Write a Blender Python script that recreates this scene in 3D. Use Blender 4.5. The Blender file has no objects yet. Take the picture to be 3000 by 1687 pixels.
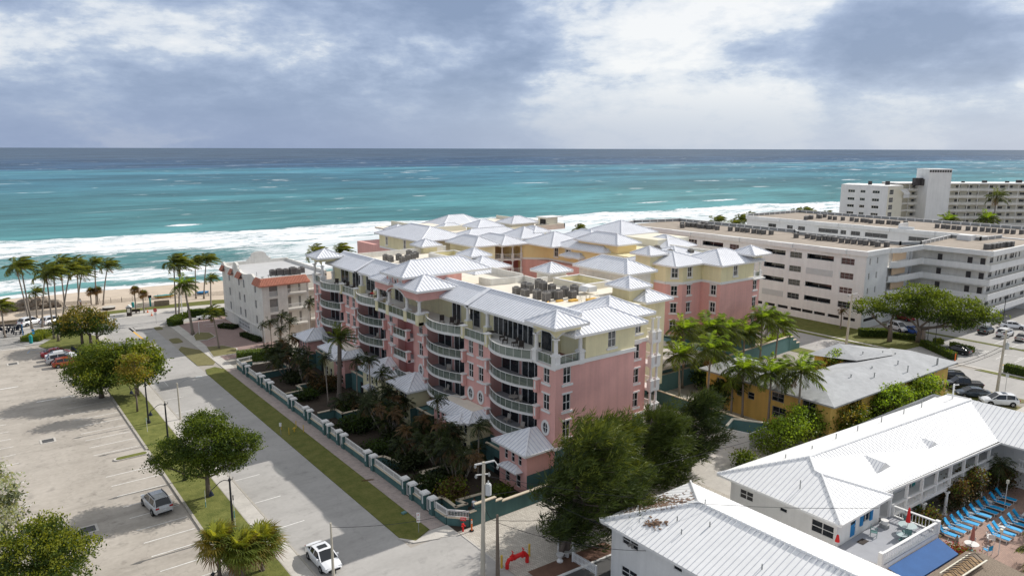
import bpy, math, random
from mathutils import Vector, Matrix
sc = bpy.context.scene
COL = sc.collection
RAD = math.radians
PI = math.pi
rng = random.Random(11)
U = rng.uniform

# ------------------------------------------------------------------ mesh builder
class MB:
    def __init__(s): s.v = []; s.f = []; s.m = []; s.c = []
    def cut(s):
        if not s.c or s.c[-1] != len(s.f): s.c.append(len(s.f))
    def poly(s, pts, m=0):
        i = len(s.v); s.v.extend([tuple(p) for p in pts]); s.f.append(tuple(range(i, i + len(pts)))); s.m.append(m)
    def faces(s, verts, faces, m=0):
        i = len(s.v); s.v.extend([tuple(p) for p in verts])
        for f in faces: s.f.append(tuple(i + k for k in f)); s.m.append(m)
    def box(s, x0, y0, z0, x1, y1, z1, m=0):
        v = [(x0,y0,z0),(x1,y0,z0),(x1,y1,z0),(x0,y1,z0),(x0,y0,z1),(x1,y0,z1),(x1,y1,z1),(x0,y1,z1)]
        s.faces(v, [(0,3,2,1),(4,5,6,7),(0,1,5,4),(1,2,6,5),(2,3,7,6),(3,0,4,7)], m)
    def bar(s, p, q, w, h, m=0, up=(0,0,1)):
        p = Vector(p); q = Vector(q); d = (q - p)
        if d.length < 1e-6: return
        d.normalize(); up = Vector(up)
        a = d.cross(up)
        if a.length < 1e-4: a = d.cross(Vector((1,0,0)))
        a.normalize(); b = a.cross(d).normalized()
        a *= w / 2; b *= h / 2
        v = [p-a-b, p+a-b, p+a+b, p-a+b, q-a-b, q+a-b, q+a+b, q-a+b]
        s.faces(v, [(0,3,2,1),(4,5,6,7),(0,1,5,4),(1,2,6,5),(2,3,7,6),(3,0,4,7)], m)
    def tube(s, pts, rad, n=6, m=0, cap=True):
        pts = [Vector(p) for p in pts]
        if not hasattr(rad, '__len__'): rad = [rad] * len(pts)
        base = len(s.v); ref = None
        for i, p in enumerate(pts):
            d = (pts[min(i+1, len(pts)-1)] - pts[max(i-1, 0)]).normalized()
            if ref is None:
                ref = d.cross(Vector((0,0,1)))
                if ref.length < 1e-3: ref = Vector((1,0,0))
            a = (ref - d * ref.dot(d)).normalized(); b = d.cross(a); ref = a
            for k in range(n):
                t = 2 * PI * k / n
                s.v.append(tuple(p + (a * math.cos(t) + b * math.sin(t)) * rad[i]))
        for i in range(len(pts) - 1):
            for k in range(n):
                o = base + i * n; k2 = (k + 1) % n
                s.f.append((o+k, o+k2, o+n+k2, o+n+k)); s.m.append(m)
        if cap:
            s.f.append(tuple(base + k for k in range(n-1, -1, -1))); s.m.append(m)
            o = base + (len(pts) - 1) * n
            s.f.append(tuple(o + k for k in range(n))); s.m.append(m)
    def cyl(s, x, y, z0, z1, r, n=10, m=0, r2=None):
        s.tube([(x,y,z0),(x,y,z1)], [r, r if r2 is None else r2], n, m)
    def prism(s, pts, z0, z1, m=0, mt=None):
        n = len(pts)
        ar = sum(pts[i][0]*pts[(i+1)%n][1] - pts[(i+1)%n][0]*pts[i][1] for i in range(n))
        if ar < 0: pts = pts[::-1]
        i = len(s.v)
        s.v.extend([(p[0],p[1],z0) for p in pts]); s.v.extend([(p[0],p[1],z1) for p in pts])
        s.f.append(tuple(i + k for k in range(n-1,-1,-1))); s.m.append(m)
        s.f.append(tuple(i + n + k for k in range(n))); s.m.append(m if mt is None else mt)
        for k in range(n):
            k2 = (k+1) % n
            s.f.append((i+k, i+k2, i+n+k2, i+n+k)); s.m.append(m)
    def blob(s, c, r, n=8, k=5, m=0, flat=1.0):
        i = len(s.v)
        for a in range(k + 1):
            ph = PI * a / k
            for b in range(n):
                t = 2*PI*b/n
                s.v.append((c[0]+r*math.sin(ph)*math.cos(t), c[1]+r*math.sin(ph)*math.sin(t), c[2]+r*flat*math.cos(ph)))
        for a in range(k):
            for b in range(n):
                b2 = (b+1) % n
                s.f.append((i+a*n+b, i+(a+1)*n+b, i+(a+1)*n+b2, i+a*n+b2)); s.m.append(m)
    def mesh(s, name, mats, smooth=False):
        me = bpy.data.meshes.new(name); me.from_pydata(s.v, [], s.f)
        if not isinstance(mats, (list, tuple)): mats = [mats]
        for x in mats: me.materials.append(x)
        if len(mats) > 1: me.polygons.foreach_set('material_index', s.m)
        if smooth: me.polygons.foreach_set('use_smooth', [True] * len(me.polygons))
        me.update(); return me
    def build_all(s, name, mats, parent=None, smooth=False, loc=None, rz=0):
        if not s.c: return [link(name, s.mesh(name, mats, smooth), parent, loc, rz)]
        o = []; ends = s.c + ([len(s.f)] if s.c[-1] != len(s.f) else []); a = 0
        for e in ends:
            if e == a: continue
            t = MB(); fs = s.f[a:e]; lo = min(min(f) for f in fs); hi = max(max(f) for f in fs)
            t.v = s.v[lo:hi+1]; t.f = [tuple(i-lo for i in f) for f in fs]; t.m = s.m[a:e]; a = e
            o.append(link(name, t.mesh(name, mats, smooth), parent, loc, rz))
        return o
    def build(s, name, mats, parent=None, smooth=False, loc=None, rz=0):
        return s.build_all(name, mats, parent, smooth, loc, rz)[-1]

def link(name, me, parent=None, loc=None, rz=0):
    o = bpy.data.objects.new(name, me); COL.objects.link(o)
    if loc is not None: o.location = loc
    o.rotation_euler = (0, 0, rz)
    if parent is not None: o.parent = parent
    return o
def tag(o, label, cat, group=None, kind=None):
    o['label'] = label; o['category'] = cat
    if group: o['group'] = group
    if kind: o['kind'] = kind
    return o
def thing(name, label, cat, loc=(0,0,0), rz=0, group=None):
    o = bpy.data.objects.new(name, None); COL.objects.link(o); o.empty_display_size = .3
    o.location = loc; o.rotation_euler = (0, 0, rz)
    return tag(o, label, cat, group)
def struct(name, mb, mats, smooth=False):
    o = mb.build(name, mats, None, smooth); o['kind'] = 'structure'; return o
def dup(root, loc, rz=0, label=None, group=None, scale=None):
    r = root.copy(); COL.objects.link(r); r.location = loc; r.rotation_euler = (0, 0, rz)
    if label: r['label'] = label
    if group: r['group'] = group
    if scale: r.scale = (scale,)*3 if not hasattr(scale, '__len__') else scale
    for ch in list(root.children):
        c = ch.copy(); COL.objects.link(c); c.parent = r
        for g in list(ch.children):
            d = g.copy(); COL.objects.link(d); d.parent = c
    return r

# ------------------------------------------------------------------ materials
def mat(name, col, rough=.8, var=.12, scale=1.2, bump=0.0, metal=0.0, spec=.3, fine=14.0, tint=None, stretch=None, bscale=None, streak=0.0, cracks=0.0, spots=0.0):
    m = bpy.data.materials.new(name); m.use_nodes = True
    nt = m.node_tree; b = nt.nodes['Principled BSDF']; L = nt.links.new
    b.inputs['Roughness'].default_value = rough; b.inputs['Metallic'].default_value = metal
    b.inputs['Specular IOR Level'].default_value = spec
    tc = nt.nodes.new('ShaderNodeTexCoord'); vec = tc.outputs['Object']
    if stretch:
        mp = nt.nodes.new('ShaderNodeMapping'); mp.inputs['Scale'].default_value = stretch
        L(vec, mp.inputs['Vector']); vec = mp.outputs[0]
    n1 = nt.nodes.new('ShaderNodeTexNoise'); n1.inputs['Scale'].default_value = scale; n1.inputs['Detail'].default_value = 6; n1.inputs['Roughness'].default_value = .65
    n2 = nt.nodes.new('ShaderNodeTexNoise'); n2.inputs['Scale'].default_value = fine; n2.inputs['Detail'].default_value = 3
    L(vec, n1.inputs['Vector']); L(vec, n2.inputs['Vector'])
    ad = nt.nodes.new('ShaderNodeMath'); ad.operation = 'MULTIPLY_ADD'; ad.inputs[1].default_value = .45
    L(n2.outputs['Fac'], ad.inputs[0]); L(n1.outputs['Fac'], ad.inputs[2])
    rp = nt.nodes.new('ShaderNodeValToRGB')
    rp.color_ramp.elements[0].position = .42; rp.color_ramp.elements[1].position = 1.02
    t = tint or (1, 1, 1)
    rp.color_ramp.elements[0].color = tuple(c * (1 - var) * t[i] for i, c in enumerate(col)) + (1,)
    rp.color_ramp.elements[1].color = tuple(min(1, c * (1 + var)) for c in col) + (1,)
    L(ad.outputs[0], rp.inputs['Fac']); cout = rp.outputs['Color']
    def mul(fac_out, lo, p0, p1):
        r2 = nt.nodes.new('ShaderNodeValToRGB'); r2.color_ramp.elements[0].position = p0; r2.color_ramp.elements[1].position = p1
        r2.color_ramp.elements[0].color = (lo, lo, lo, 1); r2.color_ramp.elements[1].color = (1, 1, 1, 1); L(fac_out, r2.inputs['Fac'])
        mm = nt.nodes.new('ShaderNodeMix'); mm.data_type = 'RGBA'; mm.blend_type = 'MULTIPLY'; mm.inputs[0].default_value = 1
        L(cout, mm.inputs[6]); L(r2.outputs['Color'], mm.inputs[7]); return mm.outputs[2]
    def noise2(sc, stretch_, det=5, rough_=.6, loc=0):
        mp2 = nt.nodes.new('ShaderNodeMapping'); mp2.inputs['Scale'].default_value = stretch_; mp2.inputs['Location'].default_value = (loc,loc,loc); L(tc.outputs['Object'], mp2.inputs['Vector'])
        nn = nt.nodes.new('ShaderNodeTexNoise'); nn.inputs['Scale'].default_value = sc; nn.inputs['Detail'].default_value = det; nn.inputs['Roughness'].default_value = rough_; L(mp2.outputs[0], nn.inputs['Vector']); return nn, mp2
    if streak:      # rain streaks down walls and faint cast joints
        nn, _ = noise2(1.0, (1.6,1.6,.10)); cout = mul(nn.outputs['Fac'], 1-streak, .30, .62)
        nn, _ = noise2(.22, (1,1,1), 3, .5, 7); cout = mul(nn.outputs['Fac'], 1-streak*.7, .30, .60)
    if cracks:      # wandering cracks and broad resurfaced patches
        nn, mp2 = noise2(.5, (1,1,1), 4); vo = nt.nodes.new('ShaderNodeTexVoronoi'); vo.feature = 'DISTANCE_TO_EDGE'; vo.inputs['Scale'].default_value = .17
        mxv = nt.nodes.new('ShaderNodeVectorMath'); mxv.operation = 'MULTIPLY_ADD'; mxv.inputs[1].default_value = (3.2,3.2,0); L(nn.outputs['Color'], mxv.inputs[0]); L(tc.outputs['Object'], mxv.inputs[2]); L(mxv.outputs[0], vo.inputs['Vector'])
        cout = mul(vo.outputs['Distance'], 1-cracks, .0, .012)
        vp = nt.nodes.new('ShaderNodeTexVoronoi'); vp.inputs['Scale'].default_value = .085; L(mxv.outputs[0], vp.inputs['Vector']); sp_ = nt.nodes.new('ShaderNodeSeparateColor'); L(vp.outputs['Color'], sp_.inputs[0]); cout = mul(sp_.outputs[0], 1-cracks*.22, .2, .8)
    if spots:       # oil and tyre stains
        nn, _ = noise2(.9, (1,1,1), 3, .5, 3); cout = mul(nn.outputs['Fac'], 1-spots, .26, .40)
        nn, _ = noise2(.35, (.28,1.5,1), 6, .7, 11); cout = mul(nn.outputs['Fac'], 1-spots*.6, .34, .52)
    L(cout, b.inputs['Base Color'])
    if bump:
        bp = nt.nodes.new('ShaderNodeBump'); bp.inputs['Strength'].default_value = bump; bp.inputs['Distance'].default_value = .05
        n3 = n2
        if bscale:
            n3 = nt.nodes.new('ShaderNodeTexNoise'); n3.inputs['Scale'].default_value = bscale; L(vec, n3.inputs['Vector'])
        L(n3.outputs['Fac'], bp.inputs['Height']); L(bp.outputs[0], b.inputs['Normal'])
    return m
def leafmat(name, col, var=.35, scale=.9, trans=.36):
    m = mat(name, col, .55, var, scale, 0, 0, .25, 5.0)
    nt = m.node_tree; b = nt.nodes['Principled BSDF']; out = nt.nodes['Material Output']
    tr = nt.nodes.new('ShaderNodeBsdfTranslucent'); mx = nt.nodes.new('ShaderNodeMixShader'); mx.inputs[0].default_value = trans
    tr.inputs['Color'].default_value = (min(1, col[0]*2.6), min(1, col[1]*2.3), col[2]*.9, 1)
    nt.links.new(b.outputs[0], mx.inputs[1]); nt.links.new(tr.outputs[0], mx.inputs[2]); nt.links.new(mx.outputs[0], out.inputs['Surface'])
    return m
def glassmat(name, col, alpha, rough=.06):
    m = bpy.data.materials.new(name); m.use_nodes = True; nt = m.node_tree
    b = nt.nodes['Principled BSDF']; out = nt.nodes['Material Output']
    b.inputs['Base Color'].default_value = col + (1,); b.inputs['Roughness'].default_value = rough; b.inputs['Specular IOR Level'].default_value = .5
    tr = nt.nodes.new('ShaderNodeBsdfTransparent'); tr.inputs['Color'].default_value = (.75,.82,.78,1)
    mx = nt.nodes.new('ShaderNodeMixShader'); mx.inputs[0].default_value = alpha
    nt.links.new(tr.outputs[0], mx.inputs[1]); nt.links.new(b.outputs[0], mx.inputs[2]); nt.links.new(mx.outputs[0], out.inputs['Surface'])
    return m

M = {}
def D(k, *a, **kw): M[k] = mat(k, *a, **kw)
D('pink', (.76,.42,.375), .85, .07, .35, .15, fine=3.0, streak=.12)
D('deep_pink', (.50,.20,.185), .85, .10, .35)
D('yellow', (.80,.73,.47), .85, .06, .35, .12, fine=3.0, streak=.10)
D('warm_yellow', (.80,.63,.33), .85, .08, .35)
D('cream', (.74,.70,.58), .85, .07, .4)
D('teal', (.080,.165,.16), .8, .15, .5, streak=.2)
D('teal_light', (.12,.23,.225), .8, .12, .5)
D('trim', (.74,.73,.71), .7, .06, 1.2)
D('beige_trim', (.58,.50,.38), .8, .08, 1)
D('white', (.78,.78,.765), .75, .05, .5, fine=4, streak=.08)
D('stain_white', (.78,.765,.72), .85, .12, .45, .1, fine=3.0, tint=(1,.98,.94), streak=.11)
D('metal_roof', (.86,.87,.90), .45, .06, .6, 0, .0, .4, streak=.10)
D('seam', (.54,.565,.64), .5, .05, 2, 0, .0, .4)  # darker than the roof: shadow lines of the ribs put into their colour
D('white_roof', (.91,.91,.905), .6, .03, .8, streak=.06)
D('white_seam', (.56,.57,.61), .6, .08, 1)  # ribs on slopes turned from the sun, shade put into their colour
D('white_seam_light', (.80,.80,.82), .6, .06, 1)  # paler copy of the same ribs for the sunnier slopes
D('flat_roof', (.76,.70,.60), .9, .14, .5)
D('gravel', (.34,.29,.24), .95, .25, .35, .3, fine=9.0)
D('grey_shingle', (.43,.44,.45), .9, .16, .5, .2, fine=7.0, streak=.12)
D('grey_roof', (.50,.50,.50), .9, .10, .4)
D('terracotta', (.52,.23,.16), .8, .2, 1.5, fine=8)
D('parking', (.43,.392,.345), .92, .20, .16, .12, fine=2.2, tint=(1,.985,.96), cracks=.16, spots=.26)
D('road', (.41,.395,.375), .92, .11, .22, .12, fine=2.5, cracks=.09, spots=.16)
D('concrete', (.54,.51,.465), .9, .16, .5, .1, fine=3, cracks=.10, spots=.10)
D('kerb', (.42,.39,.34), .9, .2, 1.2, fine=6)
D('ground', (.36,.33,.29), .95, .2, .08)
D('sand', (.56,.47,.375), .95, .14, .25, .4, fine=3.0)
D('soil', (.055,.042,.032), .95, .3, .6)
D('mulch', (.15,.085,.06), .95, .3, 1.0)
D('line', (.74,.73,.70), .8, .25, 1.0, fine=5)
D('blue_line', (.25,.40,.62), .8, .25, 1.0)
D('yellow_line', (.70,.42,.10), .8, .2, 1.0)
D('asphalt_dark', (.10,.10,.10), .9, .25, .3)
D('dark', (.015,.015,.017), .6, .2, 2)
D('black_metal', (.02,.022,.026), .45, .2, 2)
D('grey_metal', (.30,.31,.31), .5, .2, 2.5)
D('ac_grey', (.25,.24,.225), .6, .25, 3)
D('ac_dark', (.06,.055,.055), .6, .25, 3)
D('pole_concrete', (.50,.46,.38), .85, .16, 1.0, stretch=(3,3,.4))
D('pole_wood', (.20,.16,.125), .9, .3, 1.2, stretch=(4,4,.4))
D('bark', (.17,.14,.115), .95, .3, 1.5, .4, stretch=(3,3,1))
D('palm_bark', (.26,.225,.19), .95, .22, 1.0, .3, stretch=(1,1,6))
D('red', (.62,.02,.02), .5, .12, 3)
D('orange', (.80,.17,.03), .6, .1, 3)
D('yellow_post', (.62,.42,.06), .6, .15, 3)
D('teal_paint', (.02,.27,.27), .5, .1, 3)
D('blue_paint', (.02,.22,.50), .5, .1, 3)
D('navy', (.012,.018,.035), .8, .2, 2)
D('sling_blue', (.008,.36,.72), .6, .08, 4)
D('awning_blue', (.03,.11,.30), .8, .14, .8, fine=12)
D('thatch', (.27,.215,.165), .95, .3, 1.5, .6, stretch=(2,8,2))
D('wood', (.32,.21,.11), .8, .2, 3)
D('tan_panel', (.62,.46,.31), .8, .08, 1)
D('shutter_grey', (.55,.57,.57), .7, .06, .8)
D('house_yellow', (.72,.49,.145), .85, .10, .5, streak=.15)
D('loungefloor', (.36,.37,.40), .9, .1, 1)
D('tyre', (.012,.012,.013), .85, .2, 4)
D('rim', (.42,.43,.45), .35, .1, 4, 0, .7)
D('plate', (.62,.64,.66), .6, .1, 4)
D('tail_red', (.35,.01,.012), .25, .1, 4)
D('lamp_clear', (.72,.74,.76), .15, .05, 4)
D('skin', (.42,.24,.16), .6, .05, 4)
D('shirt', (.75,.77,.82), .8, .05, 4)
D('hair', (.03,.02,.015), .7, .1, 4)
D('denim', (.05,.07,.12), .8, .1, 4)
D('furniture', (.045,.035,.03), .8, .2, 2)
D('pale_furniture', (.50,.45,.40), .8, .1, 2)
D('flower', (.42,.05,.05), .8, .4, 2)
D('litter', (.20,.13,.09), .95, .35, 1.5, fine=6)
D('pool', (.25,.55,.70), .1, .1, 1)
D('umbrella_rose', (.42,.16,.13), .8, .1, 3)
D('rock', (.25,.21,.17), .95, .35, .8, .6, fine=4)
M['pane'] = mat('pane', (.020,.024,.030), .07, .4, .7, 0, 0, .6, 1.5)
M['pane_curtain'] = mat('pane_curtain', (.16,.15,.14), .12, .5, 1.2, 0, 0, .5, 3, stretch=(4,4,.5))
M['rail_glass'] = glassmat('rail_glass', (.105,.135,.11), .70)
M['table_glass'] = glassmat('table_glass', (.55,.66,.66), .8, .1)
M['car_glass'] = mat('car_glass', (.012,.014,.017), .04, .2, 2, 0, 0, .7)
def paint(k, col, metal=.0):
    M[k] = mat(k, col, .22, .03, 2, 0, metal, .5)
    M[k].node_tree.nodes['Principled BSDF'].inputs['Coat Weight'].default_value = .6
for k, c, mt in [('paint_white',(.80,.81,.83),0),('paint_silver',(.50,.51,.52),.0),('paint_black',(.012,.012,.014),0),('paint_red',(.25,.012,.02),.1),('paint_orange',(.33,.055,.02),.1),('paint_blue',(.01,.07,.33),.1),('paint_slate',(.045,.065,.09),.2),('paint_green',(.06,.085,.085),.3),('paint_champagne',(.45,.44,.42),.4)]:
    paint(k, c, mt)
M['leaf_dark'] = leafmat('leaf_dark', (.035,.062,.012)); M['leaf_mid'] = leafmat('leaf_mid', (.095,.135,.018)); M['leaf_light'] = leafmat('leaf_light', (.18,.205,.025))
M['leaf_bright'] = leafmat('leaf_bright', (.18,.28,.03)); M['leaf_olive'] = leafmat('leaf_olive', (.18,.15,.03))
M['palm_green'] = leafmat('palm_green', (.10,.13,.025)); M['palm_dark'] = leafmat('palm_dark', (.05,.068,.018)); M['palm_yellow'] = leafmat('palm_yellow', (.22,.24,.035)); M['palm_dead'] = leafmat('palm_dead', (.16,.105,.055))
M['silver_leaf'] = leafmat('silver_leaf', (.27,.30,.21)); M['silver_dark'] = leafmat('silver_dark', (.09,.11,.075))
M['pine_dark'] = leafmat('pine_dark', (.024,.040,.009), trans=.16); M['pine_mid'] = leafmat('pine_mid', (.055,.080,.014), trans=.16); M['pine_light'] = leafmat('pine_light', (.125,.15,.020), trans=.16)
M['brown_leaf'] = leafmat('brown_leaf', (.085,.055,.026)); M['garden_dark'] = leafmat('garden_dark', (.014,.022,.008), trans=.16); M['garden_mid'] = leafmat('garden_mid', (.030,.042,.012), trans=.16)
M['hedge_pale'] = leafmat('hedge_pale', (.13,.19,.09))
def grassmat(name, a, b):
    m = mat(name, a, .95, .0, 1); nt = m.node_tree
    rp = [n for n in nt.nodes if n.type == 'VALTORGB'][0]
    rp.color_ramp.elements[0].color = a + (1,); rp.color_ramp.elements[1].color = b + (1,)
    ns = [n for n in nt.nodes if n.type == 'TEX_NOISE']; ns[0].inputs['Scale'].default_value = .8; ns[1].inputs['Scale'].default_value = 7; rp.color_ramp.elements[0].position = .50; rp.color_ramp.elements[1].position = .92; e_ = rp.color_ramp.elements.new(.99); e_.color = (b[0]*1.15,b[1]*.82,b[2]*1.25,1)
    bp = nt.nodes.new('ShaderNodeBump'); bp.inputs['Strength'].default_value = .6; bp.inputs['Distance'].default_value = .06
    nt.links.new(ns[1].outputs['Fac'], bp.inputs['Height']); nt.links.new(bp.outputs[0], nt.nodes['Principled BSDF'].inputs['Normal'])
    M[name] = m
grassmat('grass', (.085,.105,.02), (.20,.205,.055)); grassmat('grass_dry', (.085,.105,.018), (.17,.165,.045)); grassmat('grass_patch', (.16,.145,.06), (.22,.20,.09))
def brickmat(name, c1, c2, mortar, scale, bw=.5, rot=0):
    m = mat(name, c1, .9, .15, .6); nt = m.node_tree
    br = nt.nodes.new('ShaderNodeTexBrick'); br.inputs['Scale'].default_value = scale
    br.inputs['Color1'].default_value = c1+(1,); br.inputs['Color2'].default_value = c2+(1,); br.inputs['Mortar'].default_value = mortar+(1,)
    br.inputs['Brick Width'].default_value = bw; br.inputs['Mortar Size'].default_value = .03
    tc = nt.nodes['Texture Coordinate']; mp = nt.nodes.new('ShaderNodeMapping'); mp.inputs['Rotation'].default_value = (0,0,rot)
    nt.links.new(tc.outputs['Object'], mp.inputs['Vector']); nt.links.new(mp.outputs[0], br.inputs['Vector'])
    mx = nt.nodes.new('ShaderNodeMix'); mx.data_type = 'RGBA'; mx.blend_type = 'MULTIPLY'; mx.inputs[0].default_value = .55
    rp = [n for n in nt.nodes if n.type == 'VALTORGB'][0]
    rp.color_ramp.elements[0].color = (.7,.7,.7,1); rp.color_ramp.elements[1].color = (1.2,1.2,1.2,1)
    nt.links.new(br.outputs['Color'], mx.inputs[6]); nt.links.new(rp.outputs['Color'], mx.inputs[7]); nt.links.new(mx.outputs[2], nt.nodes['Principled BSDF'].inputs['Base Color'])
    M[name] = m
brickmat('brick_walk', (.44,.35,.31), (.31,.25,.235), (.40,.36,.33), 1.3, .5, RAD(35))
brickmat('paver_white', (.64,.60,.53), (.50,.46,.40), (.30,.27,.23), 1.5, .5, RAD(45))
brickmat('paver_rose', (.40,.28,.25), (.32,.225,.205), (.27,.21,.19), 2.2, .5, 0)
brickmat('paver_pool', (.46,.30,.24), (.36,.24,.20), (.30,.23,.19), 2.0, .6, 0)

# ------------------------------------------------------------------ roofs, walls and windows
def ribs(mb, pts, spacing, rw, rh, m, off=0.0, axis=None):
    """Standing seams running up a planar convex roof face."""
    P = [Vector(p) for p in pts]
    n = (P[1]-P[0]).cross(P[2]-P[0]).normalized()
    if n.z < 0: n = -n
    up = Vector((0,0,1)); s = (up - n * n.z)
    if axis is not None: s = Vector(axis); s = s - n * s.dot(n)
    if s.length < 1e-4: return
    s.normalize(); t = n.cross(s)
    o = P[0]; q = [((p-o).dot(t), (p-o).dot(s)) for p in P]
    lo = min(a for a, b in q); hi = max(a for a, b in q)
    x = lo + spacing * .5 + off
    while x < hi:
        ys = []
        for i in range(len(q)):
            a, b = q[i], q[(i+1) % len(q)]
            if (a[0]-x) * (b[0]-x) < 0:
                k = (x - a[0]) / (b[0] - a[0]); ys.append(a[1] + k * (b[1]-a[1]))
        if len(ys) >= 2 and max(ys) - min(ys) > .12:
            p0 = o + t * x + s * (min(ys)+.02) + n * (rh * .5); p1 = o + t * x + s * (max(ys)-.02) + n * (rh * .5)
            mb.bar(p0, p1, rw, rh, m, up=n)
        x += spacing
def roof_face(mb, pts, spacing=.50, rw=.05, rh=.04, m=0, mr=1):
    mb.poly(pts, m); ribs(mb, pts, spacing, rw, rh, mr)
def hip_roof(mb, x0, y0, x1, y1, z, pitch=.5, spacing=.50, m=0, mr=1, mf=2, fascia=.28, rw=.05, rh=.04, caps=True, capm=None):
    w, d = x1-x0, y1-y0; h = min(w, d) / 2; zr = z + h * pitch; capm = m if capm is None else capm
    A, B, Cc, Dd = (x0,y0,z), (x1,y0,z), (x1,y1,z), (x0,y1,z)
    if w >= d: E, F = (x0+h, y0+h, zr), (x1-h, y0+h, zr)
    else: E, F = (x0+h, y0+h, zr), (x0+h, y1-h, zr)
    if abs(w-d) < .05:
        fs = [(A,B,E),(B,Cc,E),(Cc,Dd,E),(Dd,A,E)]; hp = [(A,E),(B,E),(Cc,E),(Dd,E)]
    elif w > d: fs = [(A,B,F,E),(B,Cc,F),(Cc,Dd,E,F),(Dd,A,E)]; hp = [(A,E),(Dd,E),(B,F),(Cc,F),(E,F)]
    else: fs = [(A,B,E),(B,Cc,F,E),(Cc,Dd,F),(Dd,A,E,F)]; hp = [(A,E),(B,E),(Cc,F),(Dd,F),(E,F)]
    for f in fs: roof_face(mb, f, spacing, rw, rh, m, mr)
    if caps:
        for p, q in hp: mb.bar((p[0],p[1],p[2]+.05), (q[0],q[1],q[2]+.05), .16, .10, capm)
    mb.box(x0, y0, z-fascia, x1, y1, z-.004, mf)
    return zr
def holed(mb, p0, p1, z0, z1, holes=(), depth=.12, m=0, mj=None):
    """Wall sheet from p0 to p1; its outside is on the right-hand side going p0 -> p1. holes: (u0,u1,z0,z1)."""
    p0 = Vector((p0[0], p0[1], 0)); p1 = Vector((p1[0], p1[1], 0)); L = (p1-p0).length; d = (p1-p0)/L
    inn = Vector((-d.y, d.x, 0)); mj = m if mj is None else mj
    us = sorted(set([0, L] + [min(max(h[k],0),L) for h in holes for k in (0,1)])); zs = sorted(set([z0, z1] + [min(max(h[k],z0),z1) for h in holes for k in (2,3)]))
    P = lambda u, z, i=0: p0 + d*u + inn*i + Vector((0,0,z))
    for a, b in zip(us, us[1:]):
        for c, e in zip(zs, zs[1:]):
            mu, mz = (a+b)/2, (c+e)/2
            if any(h[0] < mu < h[1] and h[2] < mz < h[3] for h in holes): continue
            mb.poly([P(a,c),P(b,c),P(b,e),P(a,e)], m)
    for h in holes:
        a, b, c, e = h[:4]
        mb.poly([P(a,c),P(a,c,depth),P(b,c,depth),P(b,c)], mj); mb.poly([P(a,e),P(b,e),P(b,e,depth),P(a,e,depth)], mj)
        mb.poly([P(a,c),P(a,e),P(a,e,depth),P(a,c,depth)], mj); mb.poly([P(b,c),P(b,c,depth),P(b,e,depth),P(b,e)], mj)
WC = {}
FACE = {'-Y': 0, '-X': -PI/2, '+X': PI/2, '+Y': PI}
def window(parent, x, y, z, face, w, h, grid=(2,2), recess=.10, trim=False, frame='trim', pane='pane', name='window', fw=.07):
    """Window at the middle of its bottom edge, on the wall plane."""
    rz = FACE[face] if isinstance(face, str) else face
    key = (round(w,2), round(h,2), grid, recess, trim, frame, pane, fw)
    if key not in WC:
        b = MB(); y0, y1 = recess-.05, recess+.04
        b.box(-w/2, y0, 0, -w/2+fw, y1, h); b.box(w/2-fw, y0, 0, w/2, y1, h)
        b.box(-w/2+fw, y0, 0, w/2-fw, y1, fw); b.box(-w/2+fw, y0, h-fw, w/2-fw, y1, h)
        for i in range(1, grid[0]): xx = -w/2 + w*i/grid[0]; b.box(xx-.03, y0+.01, fw, xx+.03, y1-.01, h-fw)
        for j in range(1, grid[1]): zz = h*j/grid[1]; b.box(-w/2+fw, y0+.005, zz-.03, w/2-fw, y1-.015, zz+.03)
        if trim:
            b.box(-w/2-.22, -.14, -.26, w/2+.22, -.003, -.02); b.box(-w/2-.18, -.10, h+.03, w/2+.18, -.003, h+.20)
            if trim == 2:
                b.box(-w/2-.14, -.06, 0, -w/2-.01, -.003, h); b.box(w/2+.01, -.06, 0, w/2+.14, -.003, h)
        g = MB(); g.poly([(-w/2+.02, recess, .02), (w/2-.02, recess, .02), (w/2-.02, recess, h-.02), (-w/2+.02, recess, h-.02)])
        WC[key] = (b.mesh('window_frame', M[frame]), g.mesh('window_pane', M[pane]))
    f, g = WC[key]
    o = link(name, f, parent, (x, y, z), rz); link('pane', g, o)
    return o
def oval_window(parent, x, y, z, face, rx, rz_):
    rz = FACE[face]; b = MB(); n = 20
    for k in range(n):
        a0, a1 = 2*PI*k/n, 2*PI*(k+1)/n
        q = lambda a, s, yy: (math.cos(a)*(rx+s), yy, math.sin(a)*(rz_+s))
        b.poly([q(a0,-.02,-.10), q(a1,-.02,-.10), q(a1,.26,-.10), q(a0,.26,-.10)][::-1]); b.poly([q(a0,.26,-.10), q(a1,.26,-.10), q(a1,.26,0), q(a0,.26,0)])
        b.poly([q(a0,-.02,-.10), q(a1,-.02,-.10), q(a1,-.02,-.02), q(a0,-.02,-.02)])
    b.box(-.025,-.06,-rz_,.025,-.02,rz_); b.box(-rx,-.055,-.025,rx,-.025,.025)
    o = b.build('window', M['trim'], parent, loc=(x,y,z), rz=rz)
    g = MB(); g.poly([(math.cos(2*PI*k/n)*rx, -.02, math.sin(2*PI*k/n)*rz_) for k in range(n)]); g.build('pane', M['pane'], o)
    return o
def column(mb, x, y, z0, z1, r=.2, m=0):
    mb.cyl(x, y, z0, z1, r, 10, m, r*.86); mb.box(x-r*1.35, y-r*1.35, z0, x+r*1.35, y+r*1.35, z0+.14, m); mb.box(x-r*1.3, y-r*1.3, z1-.14, x+r*1.3, y+r*1.3, z1, m)
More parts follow.
